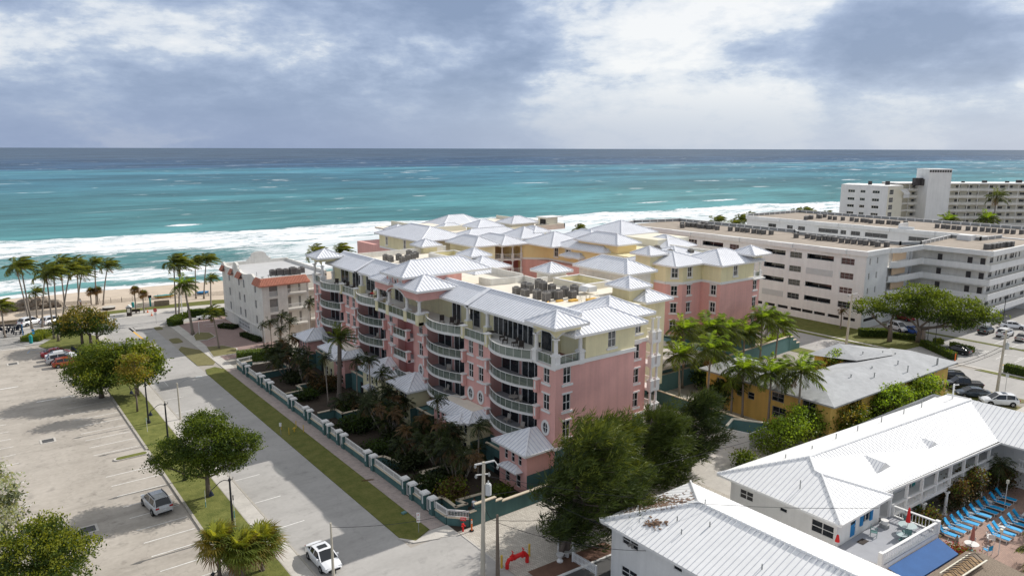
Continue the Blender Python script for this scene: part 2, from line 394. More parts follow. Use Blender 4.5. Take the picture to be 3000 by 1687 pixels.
# ------------------------------------------------------------------ world, sun, camera
w = bpy.data.worlds.new('World'); sc.world = w; w.use_nodes = True
nt = w.node_tree; L = nt.links.new; nt.nodes.clear()
SUN_EL, SUN_AZ = RAD(35.5), RAD(92)
sky = nt.nodes.new('ShaderNodeTexSky'); sky.sky_type = 'NISHITA'; sky.sun_disc = False; sky.sun_elevation = SUN_EL; sky.sun_rotation = SUN_AZ; sky.altitude = 30
bg1 = nt.nodes.new('ShaderNodeBackground'); bg1.inputs[1].default_value = .10; L(sky.outputs[0], bg1.inputs[0])
tc = nt.nodes.new('ShaderNodeTexCoord')
def nz(scale, sxyz, detail, rough, loc=(0,0,0), dist=.2):
    mp = nt.nodes.new('ShaderNodeMapping'); mp.inputs['Scale'].default_value = sxyz; mp.inputs['Location'].default_value = loc
    L(tc.outputs['Generated'], mp.inputs['Vector'])
    n = nt.nodes.new('ShaderNodeTexNoise'); n.inputs['Scale'].default_value = scale; n.inputs['Detail'].default_value = detail; n.inputs['Roughness'].default_value = rough; n.inputs['Distortion'].default_value = dist
    L(mp.outputs[0], n.inputs['Vector']); return n.outputs['Fac']
def mth(op, a, b=None, c=None, clamp=False):
    n = nt.nodes.new('ShaderNodeMath'); n.operation = op; n.use_clamp = clamp
    for i, x in enumerate((a, b, c)):
        if x is None: continue
        if isinstance(x, (int, float)): n.inputs[i].default_value = x
        else: L(x, n.inputs[i])
    return n.outputs[0]
def ramp(fac, stops):
    n = nt.nodes.new('ShaderNodeValToRGB'); cr = n.color_ramp
    while len(cr.elements) < len(stops): cr.elements.new(.5)
    for e, (p, c) in zip(cr.elements, stops): e.position = p; e.color = tuple(c) + (1,)
    L(fac, n.inputs['Fac']); return n.outputs['Color']
def smooth(x, a, b):
    n = nt.nodes.new('ShaderNodeMapRange'); n.interpolation_type = 'SMOOTHSTEP'; n.inputs['From Min'].default_value = a; n.inputs['From Max'].default_value = b
    L(x, n.inputs['Value']); return n.outputs['Result']
sep = nt.nodes.new('ShaderNodeSeparateXYZ'); L(tc.outputs['Generated'], sep.inputs[0]); Z = sep.outputs['Z']
def dirdot(az, el):
    d = (math.sin(RAD(az))*math.cos(RAD(el)), math.cos(RAD(az))*math.cos(RAD(el)), math.sin(RAD(el)))
    n = nt.nodes.new('ShaderNodeVectorMath'); n.operation = 'DOT_PRODUCT'; n.inputs[1].default_value = d; L(tc.outputs['Generated'], n.inputs[0]); return n.outputs['Value']
puff = smooth(nz(5.2, (1,1,2.3), 13, .56, (.7,1.1,.2), .1), .47, .60)
big = nz(3.6, (1,1,3.0), 10, .60, (1.3,.4,.35), .15)
det = nz(9.0, (1,1,2.2), 10, .64, (.2,2.1,.7), .1)
# large masses: a bright opening in the deck to the right of the middle, a heavy dark bank left of the middle
bright = smooth(dirdot(49, 9.5), .968, .9985); bright2 = smooth(dirdot(12, 10.5), .985, .9995); bright3 = smooth(dirdot(70, 6), .985, .9995)
dark1 = smooth(dirdot(31, 8.2), .982, .9995); dark2 = smooth(dirdot(66, 9.5), .988, .9995)
v = mth('MULTIPLY_ADD', det, .50, mth('MULTIPLY_ADD', big, 1.05, -.165))
v = mth('MULTIPLY_ADD', puff, .085, mth('SUBTRACT', v, .035)); v = mth('MULTIPLY_ADD', bright, .11, v); v = mth('MULTIPLY_ADD', bright2, .05, v); v = mth('MULTIPLY_ADD', bright3, .06, v)
v = mth('MULTIPLY_ADD', dark1, -.10, v); v = mth('MULTIPLY_ADD', dark2, -.09, v)
cloud = ramp(v, [(.40, (.255,.335,.50)), (.52, (.32,.405,.58)), (.60, (.40,.49,.67)), (.67, (.53,.615,.765)), (.735, (.77,.82,.89)), (.84, (.96,.97,.98))])
hz = smooth(Z, .012, .105)
mixh = nt.nodes.new('ShaderNodeMix'); mixh.data_type = 'RGBA'; L(hz, mixh.inputs[0])
hcol = ramp(smooth(dirdot(75, 0), .55, 1.0), [(0, (.29,.38,.58)), (1, (.52,.61,.75))])
L(hcol, mixh.inputs[6]); L(cloud, mixh.inputs[7])
# keep a trace of cloud structure in the haze
mixk = nt.nodes.new('ShaderNodeMix'); mixk.data_type = 'RGBA'; mixk.inputs[0].default_value = .22; L(mixh.outputs[2], mixk.inputs[6]); L(cloud, mixk.inputs[7])
mixt = nt.nodes.new('ShaderNodeMix'); mixt.data_type = 'RGBA'; L(smooth(Z, .24, .5), mixt.inputs[0]); L(mixk.outputs[2], mixt.inputs[6]); L(ramp(v, [(.40,(.43,.45,.48)),(.62,(.62,.64,.675)),(.85,(.91,.92,.93))]), mixt.inputs[7])   # unseen sky overhead, whitened so the ambient light turns neutral
bg2 = nt.nodes.new('ShaderNodeBackground'); bg2.inputs[1].default_value = 1.0; L(mixt.outputs[2], bg2.inputs[0])
gap = smooth(mth('ADD', v, mth('MULTIPLY', bright2, .05)), .86, .98)
mxs = nt.nodes.new('ShaderNodeMixShader'); L(mth('MULTIPLY_ADD', gap, -.0, .90), mxs.inputs[0]); L(bg1.outputs[0], mxs.inputs[1]); L(bg2.outputs[0], mxs.inputs[2])
out = nt.nodes.new('ShaderNodeOutputWorld'); L(mxs.outputs[0], out.inputs[0])

sl = bpy.data.lights.new('sun', 'SUN'); sl.energy = 4.4; sl.angle = RAD(.55); sl.color = (1, .955, .89)
so = bpy.data.objects.new('sun', sl); COL.objects.link(so)
sd = Vector((math.sin(SUN_AZ)*math.cos(SUN_EL), math.cos(SUN_AZ)*math.cos(SUN_EL), math.sin(SUN_EL)))
so.rotation_euler = sd.to_track_quat('Z', 'Y').to_euler(); so.location = sd * 200

cam = bpy.data.cameras.new('camera'); co = bpy.data.objects.new('camera', cam); COL.objects.link(co)
cam.sensor_width = 36; cam.lens = 36 * .7143; cam.clip_start = .5; cam.clip_end = 200000
co.location = (0, 0, 36); co.rotation_mode = 'XYZ'
co.rotation_euler = (Matrix.Rotation(RAD(-37.5), 3, 'Z') @ Matrix.Rotation(RAD(90 - 10.785), 3, 'X') @ Matrix.Rotation(RAD(.13), 3, 'Z')).to_euler()
sc.camera = co
sc.view_settings.view_transform = 'Standard'; sc.view_settings.look = 'None'; sc.view_settings.exposure = 0
sc.render.engine = 'CYCLES'
sc.cycles.max_bounces = 6; sc.cycles.transparent_max_bounces = 8

# ------------------------------------------------------------------ sea
wm = bpy.data.materials.new('sea_water'); wm.use_nodes = True; nt = wm.node_tree; L = nt.links.new
bs = nt.nodes['Principled BSDF']; geo = nt.nodes.new('ShaderNodeTexCoord'); pos = geo.outputs['Object']
sp = nt.nodes.new('ShaderNodeSeparateXYZ'); L(pos, sp.inputs[0]); X, Y = sp.outputs['X'], sp.outputs['Y']
tcv = pos
def wn(scale, sxyz, detail=5, rough=.55, rot=-.13, dist=0., loc=(0,0,0)):
    mp = nt.nodes.new('ShaderNodeMapping'); mp.inputs['Scale'].default_value = sxyz; mp.inputs['Rotation'].default_value = (0,0,rot); mp.inputs['Location'].default_value = loc
    L(pos, mp.inputs['Vector']); n = nt.nodes.new('ShaderNodeTexNoise'); n.inputs['Scale'].default_value = scale; n.inputs['Detail'].default_value = detail; n.inputs['Roughness'].default_value = rough; n.inputs['Distortion'].default_value = dist
    L(mp.outputs[0], n.inputs['Vector']); return n.outputs['Fac']
d = mth('MULTIPLY_ADD', X, .15, Y)                                   # distance out from the shore line
wob = wn(.012, (1,1,1), 4, .5); wob2 = wn(.05, (1,1,1), 5, .6)
dw = mth('ADD', d, mth('MULTIPLY_ADD', mth('SUBTRACT', wob, .5), 46, mth('MULTIPLY', mth('SUBTRACT', wob2, .5), 22)))
far = nt.nodes.new('ShaderNodeMapRange'); far.inputs['From Min'].default_value = 200; far.inputs['From Max'].default_value = 3200; L(mth('ADD', dw, mth('MULTIPLY', mth('SUBTRACT', wn(.0022, (1,1.6,1), 3), .5), 420)), far.inputs['Value'])
col = ramp(far.outputs[0], [(0,(.15,.335,.325)),(.035,(.098,.285,.295)),(.11,(.076,.238,.272)),(.22,(.062,.195,.262)),(.30,(.066,.205,.28)),(.375,(.092,.275,.355)),(.40,(.068,.205,.305)),(.435,(.052,.115,.20)),(.70,(.050,.100,.175)),(1,(.075,.12,.18))])
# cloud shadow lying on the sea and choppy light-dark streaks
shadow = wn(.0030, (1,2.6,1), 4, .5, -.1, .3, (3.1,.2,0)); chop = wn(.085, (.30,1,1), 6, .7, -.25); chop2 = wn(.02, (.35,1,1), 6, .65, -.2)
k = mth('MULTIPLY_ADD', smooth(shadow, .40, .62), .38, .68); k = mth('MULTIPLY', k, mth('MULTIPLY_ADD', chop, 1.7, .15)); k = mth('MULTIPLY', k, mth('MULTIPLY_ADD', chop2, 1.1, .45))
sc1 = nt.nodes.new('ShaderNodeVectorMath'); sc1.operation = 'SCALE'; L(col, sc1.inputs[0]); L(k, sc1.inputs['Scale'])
lace = wn(.30, (.42,1,1), 8, .75, -.13, 1.0); lace2 = wn(.075, (.35,1,1), 8, .72, -.13, .6)
def band(a, b, fa, fb):
    return mth('MULTIPLY', smooth(dw, a - fa, a + fa), mth('SUBTRACT', 1, smooth(dw, b - fb, b + fb)))
b1 = band(226, 250, 7, 9); b2 = band(292, 352, 14, 5); wash = band(210, 221, 4, 4)
lm = mth('ADD', mth('MULTIPLY_ADD', lace, 1.0, -.20), mth('MULTIPLY_ADD', lace2, .95, -.20))
f1 = smooth(mth('ADD', mth('MULTIPLY', b1, .40), lm), .78, 1.02)
f2 = smooth(mth('ADD', mth('MULTIPLY', b2, .45), lm), .78, 1.03)
f3 = smooth(mth('ADD', mth('MULTIPLY', wash, .42), lm), .80, 1.0)
thin = smooth(mth('ADD', mth('MULTIPLY', band(244, 302, 8, 10), mth('MULTIPLY_ADD', smooth(X, 45, 130), .42, .13)), lm), .74, .98)
# lone breakers and white horses farther out
def patch(x0, y0, rx, ry):
    a = mth('DIVIDE', mth('SUBTRACT', X, x0), rx); b = mth('DIVIDE', mth('SUBTRACT', Y, y0), ry)
    return mth('SUBTRACT', 1, mth('SQRT', mth('ADD', mth('MULTIPLY', a, a), mth('MULTIPLY', b, b))))
def fleck(p, amt): return smooth(mth('ADD', mth('MULTIPLY', p, amt), mth('MULTIPLY', lm, .9)), .78, .95)
fb = fleck(patch(88, 373, 12, 8), .75); fb = mth('MAXIMUM', fb, mth('MULTIPLY', smooth(mth('ADD', wn(.03, (.16,1,1), 5, .6, -.14, .3), mth('MULTIPLY', band(300, 470, 40, 60), .06)), .675, .74), .45))
fb = mth('MAXIMUM', fb, fleck(patch(445, 331, 32, 9), .7)); fb = mth('MAXIMUM', fb, fleck(patch(385, 345, 40, 7), .45)); fb = mth('MAXIMUM', fb, fleck(patch(190, 420, 30, 9), .35))
wc = smooth(mth('MULTIPLY', wn(.045, (.38,1,1), 4, .6, -.2, .4), mth('MULTIPLY_ADD', wn(.006, (1,1,1), 2), .6, .72)), .665, .72)
wcn = mth('MULTIPLY', wc, mth('MULTIPLY', smooth(d, 370, 520), mth('SUBTRACT', 1, smooth(d, 1800, 3600))))
wcr = smooth(mth('ADD', wn(.022, (.35,1,1), 6, .7, -.2, .5), mth('MULTIPLY', smooth(X, 500, 1700), .11)), .66, .76)
wcr = mth('MULTIPLY', wcr, mth('MULTIPLY', smooth(d, 420, 700), mth('SUBTRACT', 1, smooth(d, 1400, 1600))))
foam = mth('MULTIPLY', thin, .8)
for q in (f1, f2, f3, fb, mth('MULTIPLY', wcn, .8), mth('MULTIPLY', wcr, .6)): foam = mth('MAXIMUM', foam, q)
mx = nt.nodes.new('ShaderNodeMix'); mx.data_type = 'RGBA'; L(foam, mx.inputs[0]); L(sc1.outputs[0], mx.inputs[6]); mx.inputs[7].default_value = (.80,.82,.83,1)
fs = ramp(lm, [(.42,(.66,.74,.76)),(.62,(.86,.87,.88))]); L(fs, mx.inputs[7])
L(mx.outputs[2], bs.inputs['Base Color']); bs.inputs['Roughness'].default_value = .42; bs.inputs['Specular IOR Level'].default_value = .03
bp = nt.nodes.new('ShaderNodeBump'); bp.inputs['Strength'].default_value = .55; bp.inputs['Distance'].default_value = .9
L(mth('MULTIPLY_ADD', foam, .5, wn(.16, (.5,1,1), 4, .6, -.2)), bp.inputs['Height']); L(bp.outputs[0], bs.inputs['Normal'])
SH = lambda x, c: c - .1 * x
b = MB(); FX = 70000
b.poly([(-FX, SH(-FX,203), -.35), (FX, SH(FX,203), -.35), (FX, 90000, -.35), (-FX, 90000, -.35)]); struct('sea', b, wm)

# ------------------------------------------------------------------ ground sheets
b = MB(); b.poly([(-FX,-20000,0),(FX,-20000,0),(FX,SH(FX,188),0),(-FX,SH(-FX,188),0)]); struct('ground', b, M['ground'])
b = MB()
xs = [-3000,-600,-120] + list(range(-60, 420, 12)) + [700, 3000]
prof = [(184,.02),(189,.10),(195,.35),(203,.22),(211,-.12),(222,-.75)]
rows = [[(x, SH(x,c) + U(-.3,.3), z + (U(-.06,.06) if i not in (0,5) else 0)) for i, (c, z) in enumerate(prof)] for x in xs]
for r0, r1 in zip(rows, rows[1:]):
    for i in range(5): b.poly([r0[i], r1[i], r1[i+1], r0[i+1]])
struct('beach', b, M['sand'], True)
def sheet(name, pts, z, m):
    b = MB(); b.poly([(p[0], p[1], z) for p in pts]); return struct(name, b, M[m])
def rect(x0, y0, x1, y1): return [(x0,y0),(x1,y0),(x1,y1),(x0,y1)]
def slab(name, pts, z, m, z0=0.0):
    b = MB(); b.prism(pts, z0, z); return struct(name, b, M[m])
def rounded(x0, y0, x1, y1, r, n=6):
    r = min(r, (x1-x0)/2-.01, (y1-y0)/2-.01); o = []
    for cx, cy, a in ((x1-r,y1-r,0),(x0+r,y1-r,90),(x0+r,y0+r,180),(x1-r,y0+r,270)):
        for i in range(n+1): t = RAD(a + 90*i/n); o.append((cx+r*math.cos(t), cy+r*math.sin(t)))
    return o
sheet('parking_lot', rect(-70, 20, 15.8, 157), .008, 'parking')
sheet('street', rect(21.3, 20, 30.1, 161), .008, 'road')
sheet('beach_road', [(-80,171.5),(-80,161),(31,158),(33,161.5),(80,157.5),(80,166.5),(31,172.5)], .014, 'road')
sheet('crossing', rect(2, 20, 35, 54.4), .018, 'road')
sheet('right_road', rect(122, -60, 132.2, 160), .008, 'road')
sheet('right_lot', rect(134.4, 10, 240, 70.8), .012, 'road')
sheet('promenade', [(-60,176.5),(-60,172.2),(31,172.5),(80,166.5),(80,171.5),(34,177.5),(20,179)], .02, 'concrete')
sheet('garden_bed', rect(34.95, 54.2, 48.3, 121), .02, 'soil')
sheet('driveway', [(35.1,44.6),(62,42.8),(62,54.0),(35.1,54.0)], .024, 'paver_white')
sheet('forecourt', [(33.6,127),(46,127),(46,163),(33.6,158.5)], .024, 'paver_rose')
sheet('alley', rect(60, 40.5, 84, 70), .01, 'concrete')
sheet('back_yard', rect(84, 39.5, 122, 44), .02, 'grass_dry')
sheet('motel_court', rect(52, -5, 101, 27.5), .02, 'paver_pool')
sheet('planting_strip', [(36.2,42.9),(45,42.4),(45,44.4),(36.2,44.9)], .03, 'mulch')
sheet('car_bay', [(34.8,34),(44,34),(44,42.4),(35.6,42.9)], .022, 'asphalt_dark')
slab('kerb', rect(15.62,63.6,15.88,92.6) , .15, 'kerb'); slab('kerb', rect(15.62,93.2,15.88,117), .15, 'kerb')
slab('kerb', rect(21.30,46,21.46,158), .125, 'kerb'); slab('kerb', rect(19.64,50,19.71,131), .118, 'kerb')
def island(name, pts, m='grass', kz=.14, grow=.26):
    cx = sum(p[0] for p in pts)/len(pts); cy = sum(p[1] for p in pts)/len(pts)
    def g(p):
        v = Vector((p[0]-cx, p[1]-cy)); l = v.length; return (cx + v.x*(1+grow/l), cy + v.y*(1+grow/l))
    slab('kerb', [g(p) for p in pts], kz, 'concrete'); slab(name, pts, kz+.03, m)
slab('lawn', [(15.9,50),(19.7,50),(19.7,131),(15.9,121)], .11, 'grass')
slab('lawn', [(15.2,131),(19.6,133),(19.9,158),(17,166),(14.5,164.4),(10.2,156.5),(13.2,147.5)], .11, 'grass')
slab('pavement', rect(19.72,46,21.28,158), .12, 'concrete')
island('kerb_island', rounded(12.2,91.7,15.5,92.5,.4)); island('kerb_island', rounded(11.3,129.9,15.6,131.1,.5), 'concrete')
slab('verge', [(30.1,56.4),(31.0,55.2),(33.15,56.2),(33.15,121.5),(32.2,123.6),(30.6,123),(30.1,120.5)], .07, 'grass_dry')
slab('verge', [(30.1,126),(32.4,125),(33.1,126.5),(33.1,136),(31,140.5),(30.1,138.5)], .07, 'grass_patch'); slab('verge', rounded(30.4,143.6,32.2,147.6,.7), .07, 'grass_patch'); slab('verge', rounded(30.2,156.7,31.6,159.4,.6), .09, 'grass_patch')
slab('brick_walk', rect(33.17,56.0,34.83,121), .075, 'brick_walk')
slab('pavement', rect(33.17,121.02,34.8,159), .075, 'concrete'); slab('pavement', [(30.2,55.15),(33.15,54.3),(35.0,53.5),(35.0,55.9),(33.2,55.98),(31.0,55.1)], .06, 'concrete')
slab('kerb', [(29.9,56.4),(30.08,56.4),(31.0,55.15),(33.2,54.3),(33.1,54.1),(30.7,54.9)], .10, 'concrete')
island('planter_bed', [(34.3,143.2),(36.2,142.6),(38,144.2),(38.0,147.8),(36.2,149.4),(34.9,147)], 'grass_patch'); island('planter_bed', [(33.8,129.8),(37.8,129.6),(38.6,133),(37.2,136.4),(34.6,137)], 'grass_patch')
slab('lawn', rounded(11.6,161.4,14.0,167.2,.9), .10, 'grass'); sheet('seaside_lawn', [(17,178.6),(34,178.4),(62,172),(62,178),(48,182.8),(27,187.5),(17,190)], .035, 'grass_dry'); sheet('seaside_lawn', [(-20,186),(-20,179),(17,180),(17,190),(8,191)], .035, 'grass_patch')
slab('verge', [(132.3,80),(132.3,56),(133.5,56),(133.5,84)], .06, 'grass'); slab('pavement', rect(133.55,38,134.3,110), .07, 'concrete')
slab('lawn', [(134.35,59),(144,58),(144.4,71),(143.4,138),(134.35,110)], .06, 'grass_dry'); slab('verge', [(118.4,62),(121.8,62),(121.8,110),(118.4,110)], .05, 'grass')
slab('verge', [(118.5,36),(121.9,34),(121.9,41),(119.5,41)], .06, 'grass_patch'); slab('verge', [(132.4,20),(134.3,20),(134.3,44),(132.4,46)], .06, 'grass')
slab('pavement', rect(113,30,122,34.4), .04, 'concrete'); sheet('lawn', rect(98,14,118,39), .03, 'grass_patch')
slab('verge', [(152,30),(152,72),(153.2,72),(153.2,30)], .05, 'grass_dry')
# drive paving lips
slab('kerb', [(34.9,47.2),(35.08,47.2),(35.2,53.4),(35.0,53.4)], .06, 'concrete')
slab('kerb', [(36.2,42.6),(45,42.2),(45,42.4),(36.2,42.85)], .12, 'white')
# painted markings, each group of strokes one sheet of paint
b = MB(); Zm = .014
def stroke(p, q, wd, z=None):
    v = Vector((q[0]-p[0], q[1]-p[1])).normalized(); n = Vector((-v.y, v.x)) * wd/2; z = Zm if z is None else z
    b.poly([(p[0]-n.x,p[1]-n.y,z),(q[0]-n.x,q[1]-n.y,z),(q[0]+n.x,q[1]+n.y,z),(p[0]+n.x,p[1]+n.y,z)])
for y in [103.8,100.9,98.1,95.2,87.8,84.9,81.9,78.95,76.0,73.0,70.1,67.2,64.2,61.3,58.3,106.8,109.7,112.6,115.5]: stroke((10.2+(101-y)*.02,y), (15.3,y), .11)
for y in [116.4,113.5,110.3,107.2,104.2,101.2,98.1,95,91.8,88.3,85.2,82.1,79.1,76.1,73,70]: stroke((-2.2,y),(2.7+(116-y)*.02,y),.11)
stroke((3.0,131.3),(5.3,131.3),.3); stroke((6.8,121.3),(9.3,121.3),.3); stroke((-12,131.3),(1,131.3),.3); stroke((9.8,121.3),(11.6,121.3),.3)
for y in [78.2,71.7,65.2,104.4,111.1,91.5,98,85]: stroke((21.6,y),(24.3,y),.11)
for i in range(5): stroke((21.5,117.9+i*.72),(23.65,117.7+i*.72),.10)
stroke((23.65,117.6),(23.65,120.7),.10); stroke((26.9,159.4),(30.2,158.6),.45); stroke((27.6,156.6),(29.3,156.3),.25)
for i in range(9): stroke((1.6,158.0+i*1.05),(8.2,156.8+i*1.05),.22)
for y in [27.5,30.4,33.3,36.2,39.1,44.8,47.7,50.6]: stroke((153.6,y),(158.6,y),.10)
for i, y in enumerate([43.6,46.4,49.2]): stroke((142.5,y),(147.2,y),.10); stroke((145.2,y+.4),(147.2,y+.4),.10)
stroke((147.2,41),(147.2,53),.10)
for y in [139.8,142,145,148]: stroke((39,y+14),(44,y+13),.12, .03)
struct('road_markings', b, M['line'])
b = MB(); stroke((26.2,162),(26.6,150.5),.38); stroke((26.6,150.5),(26.7,146),.25); stroke((26.9,162),(27.0,158),.12); stroke((138.5,44.4),(139.7,44.2),.3, .02); struct('road_markings', b, M['yellow_line'])
b = MB(); stroke((8.1,152.3),(8.6,154.2),.12); stroke((8.6,154.2),(13,153.8),.12); stroke((3,156.5),(3.2,159.4),.14); stroke((9.4,151.3),(14,151),.12); struct('road_markings', b, M['blue_line'])
# storm drain grates in the car park
def drain(x, y, lab, z=.010, s=1.25):
    t = thing('storm_drain', lab, 'drain', (x,y,z)); h = s/2
    f = MB(); f.box(-h-.22,-h-.22,0,h+.22,-h,.03); f.box(-h-.22,h,0,h+.22,h+.22,.03); f.box(-h-.22,-h,0,-h,h,.03); f.box(h,-h,0,h+.22,h,.03); f.build('drain_frame', M['concrete'], t)
    g = MB(); g.box(-h,-h,.002,h,h,.012); [g.box(-h+.05+i*.12,-h,.014,-h+.11+i*.12,h,.024) for i in range(int(s/.12))]; g.build('grate', M['asphalt_dark'], t)
drain(6.5,103.7,'square storm drain grate in the middle of the car park aisle'); drain(7.1,76.0,'storm drain grate beside the tree shadow behind the silver car'); drain(5.55,146.0,'storm drain grate at the far end of the car park near the parked red cars')
drain(10.6,57.4,'storm drain partly hidden at the bottom edge of the car park')
# ------------------------------------------------------------------ vehicles (length along +Y, origin on the ground)
CARS = {
 'sedan': dict(L=[(-2.32,.46,.72,.66),(-2.24,.30,.96,.80),(-1.65,.24,1.02,.88),(-.9,.22,1.0,.90),(.4,.22,.97,.90),(1.2,.24,.93,.89),(1.75,.26,.84,.86),(2.15,.30,.70,.78),(2.30,.40,.58,.60)],
   G=[(-1.85,1.02,1.03,.70,.66),(-1.05,1.0,1.37,.80,.60),(-.25,.99,1.45,.83,.62),(.40,.98,1.41,.83,.61),(1.28,.94,.95,.78,.72)], wb=(-1.38,1.36), r=.33, hl=(2.10,.62,.60), tl=(-2.25,.80,.60)),
 'suv': dict(L=[(-2.38,.50,.90,.74),(-2.30,.34,1.10,.86),(-1.6,.28,1.13,.93),(-.6,.27,1.10,.95),(.6,.27,1.07,.95),(1.3,.28,1.02,.94),(1.9,.32,.94,.90),(2.28,.36,.78,.80),(2.40,.46,.62,.62)],
   G=[(-2.22,1.10,1.12,.78,.70),(-1.78,1.11,1.66,.84,.66),(-.6,1.09,1.74,.87,.68),(.35,1.07,1.69,.87,.67),(1.32,1.02,1.04,.80,.74)], wb=(-1.46,1.42), r=.37, hl=(2.24,.74,.64), tl=(-2.33,.98,.66)),
 'hatch': dict(L=[(-2.05,.46,.86,.68),(-1.98,.30,1.02,.80),(-1.4,.24,1.06,.86),(-.5,.22,1.03,.88),(.6,.22,1.0,.88),(1.2,.24,.96,.86),(1.7,.28,.85,.82),(2.0,.32,.70,.72),(2.1,.42,.58,.58)],
   G=[(-1.92,1.03,1.05,.70,.64),(-1.45,1.04,1.44,.78,.60),(-.4,1.03,1.54,.81,.62),(.35,1.01,1.49,.81,.62),(1.4,.95,.97,.76,.70)], wb=(-1.25,1.28), r=.32, hl=(1.94,.68,.58), tl=(-2.0,.92,.58)),
 'pickup': dict(L=[(-2.75,.55,1.08,.88),(-2.68,.45,1.12,.94),(-1.0,.42,1.12,.96),(.5,.40,1.12,.97),(1.3,.40,1.12,.97),(2.0,.42,1.08,.96),(2.55,.46,.98,.90),(2.70,.55,.80,.80)],
   G=[(-.98,1.12,1.16,.84,.80),(-.82,1.12,1.76,.86,.70),(.1,1.12,1.86,.88,.72),(.75,1.12,1.80,.88,.71),(1.45,1.12,1.14,.82,.78)], wb=(-1.75,1.72), r=.41, hl=(2.60,.86,.72), tl=(-2.72,.90,.80)),
}
def wheel_mesh(r):
    k = ('wheel', r)
    if k not in WC:
        t = MB(); n = 16; wd = .11
        prof = [(r*.62,-wd),(r*.93,-wd),(r,-wd*.7),(r,wd*.7),(r*.93,wd),(r*.62,wd)]
        for i in range(n):
            a0, a1 = 2*PI*i/n, 2*PI*(i+1)/n
            for (p, x), (q, y) in zip(prof, prof[1:]): t.poly([(x,p*math.cos(a0),p*math.sin(a0)),(x,p*math.cos(a1),p*math.sin(a1)),(y,q*math.cos(a1),q*math.sin(a1)),(y,q*math.cos(a0),q*math.sin(a0))])
        g = MB()
        for sx in (-1, 1):
            g.poly([(sx*wd*.62, r*.64*math.cos(2*PI*i/n), r*.64*math.sin(2*PI*i/n)) for i in range(n)], 1)
            for i in range(5):
                a = 2*PI*i/5; c = (sx*wd*.8, 0, 0); e = (sx*wd*.8, r*.6*math.cos(a), r*.6*math.sin(a)); g.bar(c, e, .09, .03, 0, up=(1,0,0))
        WC[k] = (t.mesh('tyre', M['tyre']), g.mesh('rim', [M['rim'], M['dark']]))
    return WC[k]
def car(kind, col, x, y, heading, label, cat='car', group='cars parked around the pink building', name='parked_car', sunroof=False, rack=False, z=.012, simple=False):
    """heading: compass-like angle in degrees of the nose, 0 = +Y, 90 = +X."""
    S = CARS[kind]; t = thing(name, label, cat, (x,y,z), RAD(-heading), group); P = M[col]
    b = MB(); Ls = S['L']; secs = []
    for (yy, zb, zt, hw) in Ls:
        zm = zb + (zt-zb)*.50
        half = [(hw*.86, zb), (hw*.98, zb+.10), (hw*1.0, zm), (hw*.97, zb+(zt-zb)*.80), (hw*.88, zt-.02), (hw*.45, zt+.025)]
        secs.append([(xx, yy, zz) for xx, zz in half] + [(-xx, yy, zz) for xx, zz in half[::-1]])
    n = len(secs[0])
    for A, B_ in zip(secs, secs[1:]):
        for i in range(n): j = (i+1) % n; b.poly([A[i], A[j], B_[j], B_[i]])
    b.poly(secs[0]); b.poly(secs[-1][::-1])
    G = S['G']; gl = {k: MB() for k in ('windshield','rear_window','l','r')}
    q = lambda st: [(st[3],st[0],st[1]),(st[4],st[0],st[2]),(-st[4],st[0],st[2]),(-st[3],st[0],st[1])]
    g0, g1, g2, g3, g4 = [q(x) for x in G]
    gl['rear_window'].poly([g0[0],g0[3],g1[2],g1[1]]); gl['windshield'].poly([g4[3],g4[0],g3[1],g3[2]])
    for k, (i, j) in {'r': (0,1), 'l': (3,2)}.items():
        gl[k].poly([g0[i],g1[i],g1[j]] if True else []); gl[k].poly([g1[i],g2[i],g2[j],g1[j]]); gl[k].poly([g2[i],g3[i],g3[j],g2[j]]); gl[k].poly([g3[i],g4[i],g3[j]])
    up = lambda p, d=.03: (p[0]*.985, p[1], p[2]+d)
    for A, B_ in ((g1,g2),(g2,g3)):
        mid = lambda a, c: ((0), (a[1]), a[2]+.05)
        b.poly([up(A[1]), up(B_[1]), (0,B_[1][1],B_[1][2]+.06), (0,A[1][1],A[1][2]+.06)]); b.poly([up(A[2]), (0,A[1][1],A[1][2]+.06), (0,B_[1][1],B_[1][2]+.06), up(B_[2])])
    for s in (0, 3):
        o = 1 if s == 0 else 2; e = lambda p: (p[0]*1.012, p[1], p[2])
        for A, B_ in ((g0[s],g1[o]),(g1[o],g2[o]),(g2[o],g3[o]),(g3[o],g4[s])): b.bar(e(A), e(B_), .09, .06, 0)
        b.bar(e(g2[s]), e(g2[o]), .07, .05, 0, up=(1,0,0)); b.bar(e(g1[s]), e(g1[o]), .10, .05, 0, up=(1,0,0))
        sx = 1 if s == 0 else -1; yy = G[3][0]+.5; b.box(sx*(G[3][3]+.10)-.09, yy-.05, G[3][1]-.02, sx*(G[3][3]+.10)+.09, yy+.07, G[3][1]+.12)
        if rack: b.bar((sx*G[1][4]*.95,G[1][0]+.2,G[1][2]+.12),(sx*G[3][4]*.95,G[3][0]-.1,G[3][2]+.12),.05,.05,1)
    if kind == 'pickup': b.box(-.80,-2.55,1.125,.80,-1.05,1.14,1)
    zlow = Ls[0][1]; b.box(-.55, Ls[-1][0]-.06, .34, .55, Ls[-1][0]+.012, .52, 1); b.box(-.66, Ls[0][0]-.03, zlow-.12, .66, Ls[0][0]+.12, zlow+.0, 1)
    b.build('body', [P, M['dark']], t)
    for k, o in gl.items(): o.build('side_window' if k in 'lr' else k, M['car_glass'], t)
    if sunroof: s_ = MB(); st = G[2]; s_.box(-.40, st[0]-.25, st[2]+.055, .40, st[0]+.35, st[2]+.072); s_.build('sunroof', M['car_glass'], t)
    tm, rm = wheel_mesh(S['r']); hwm = max(a[3] for a in Ls)
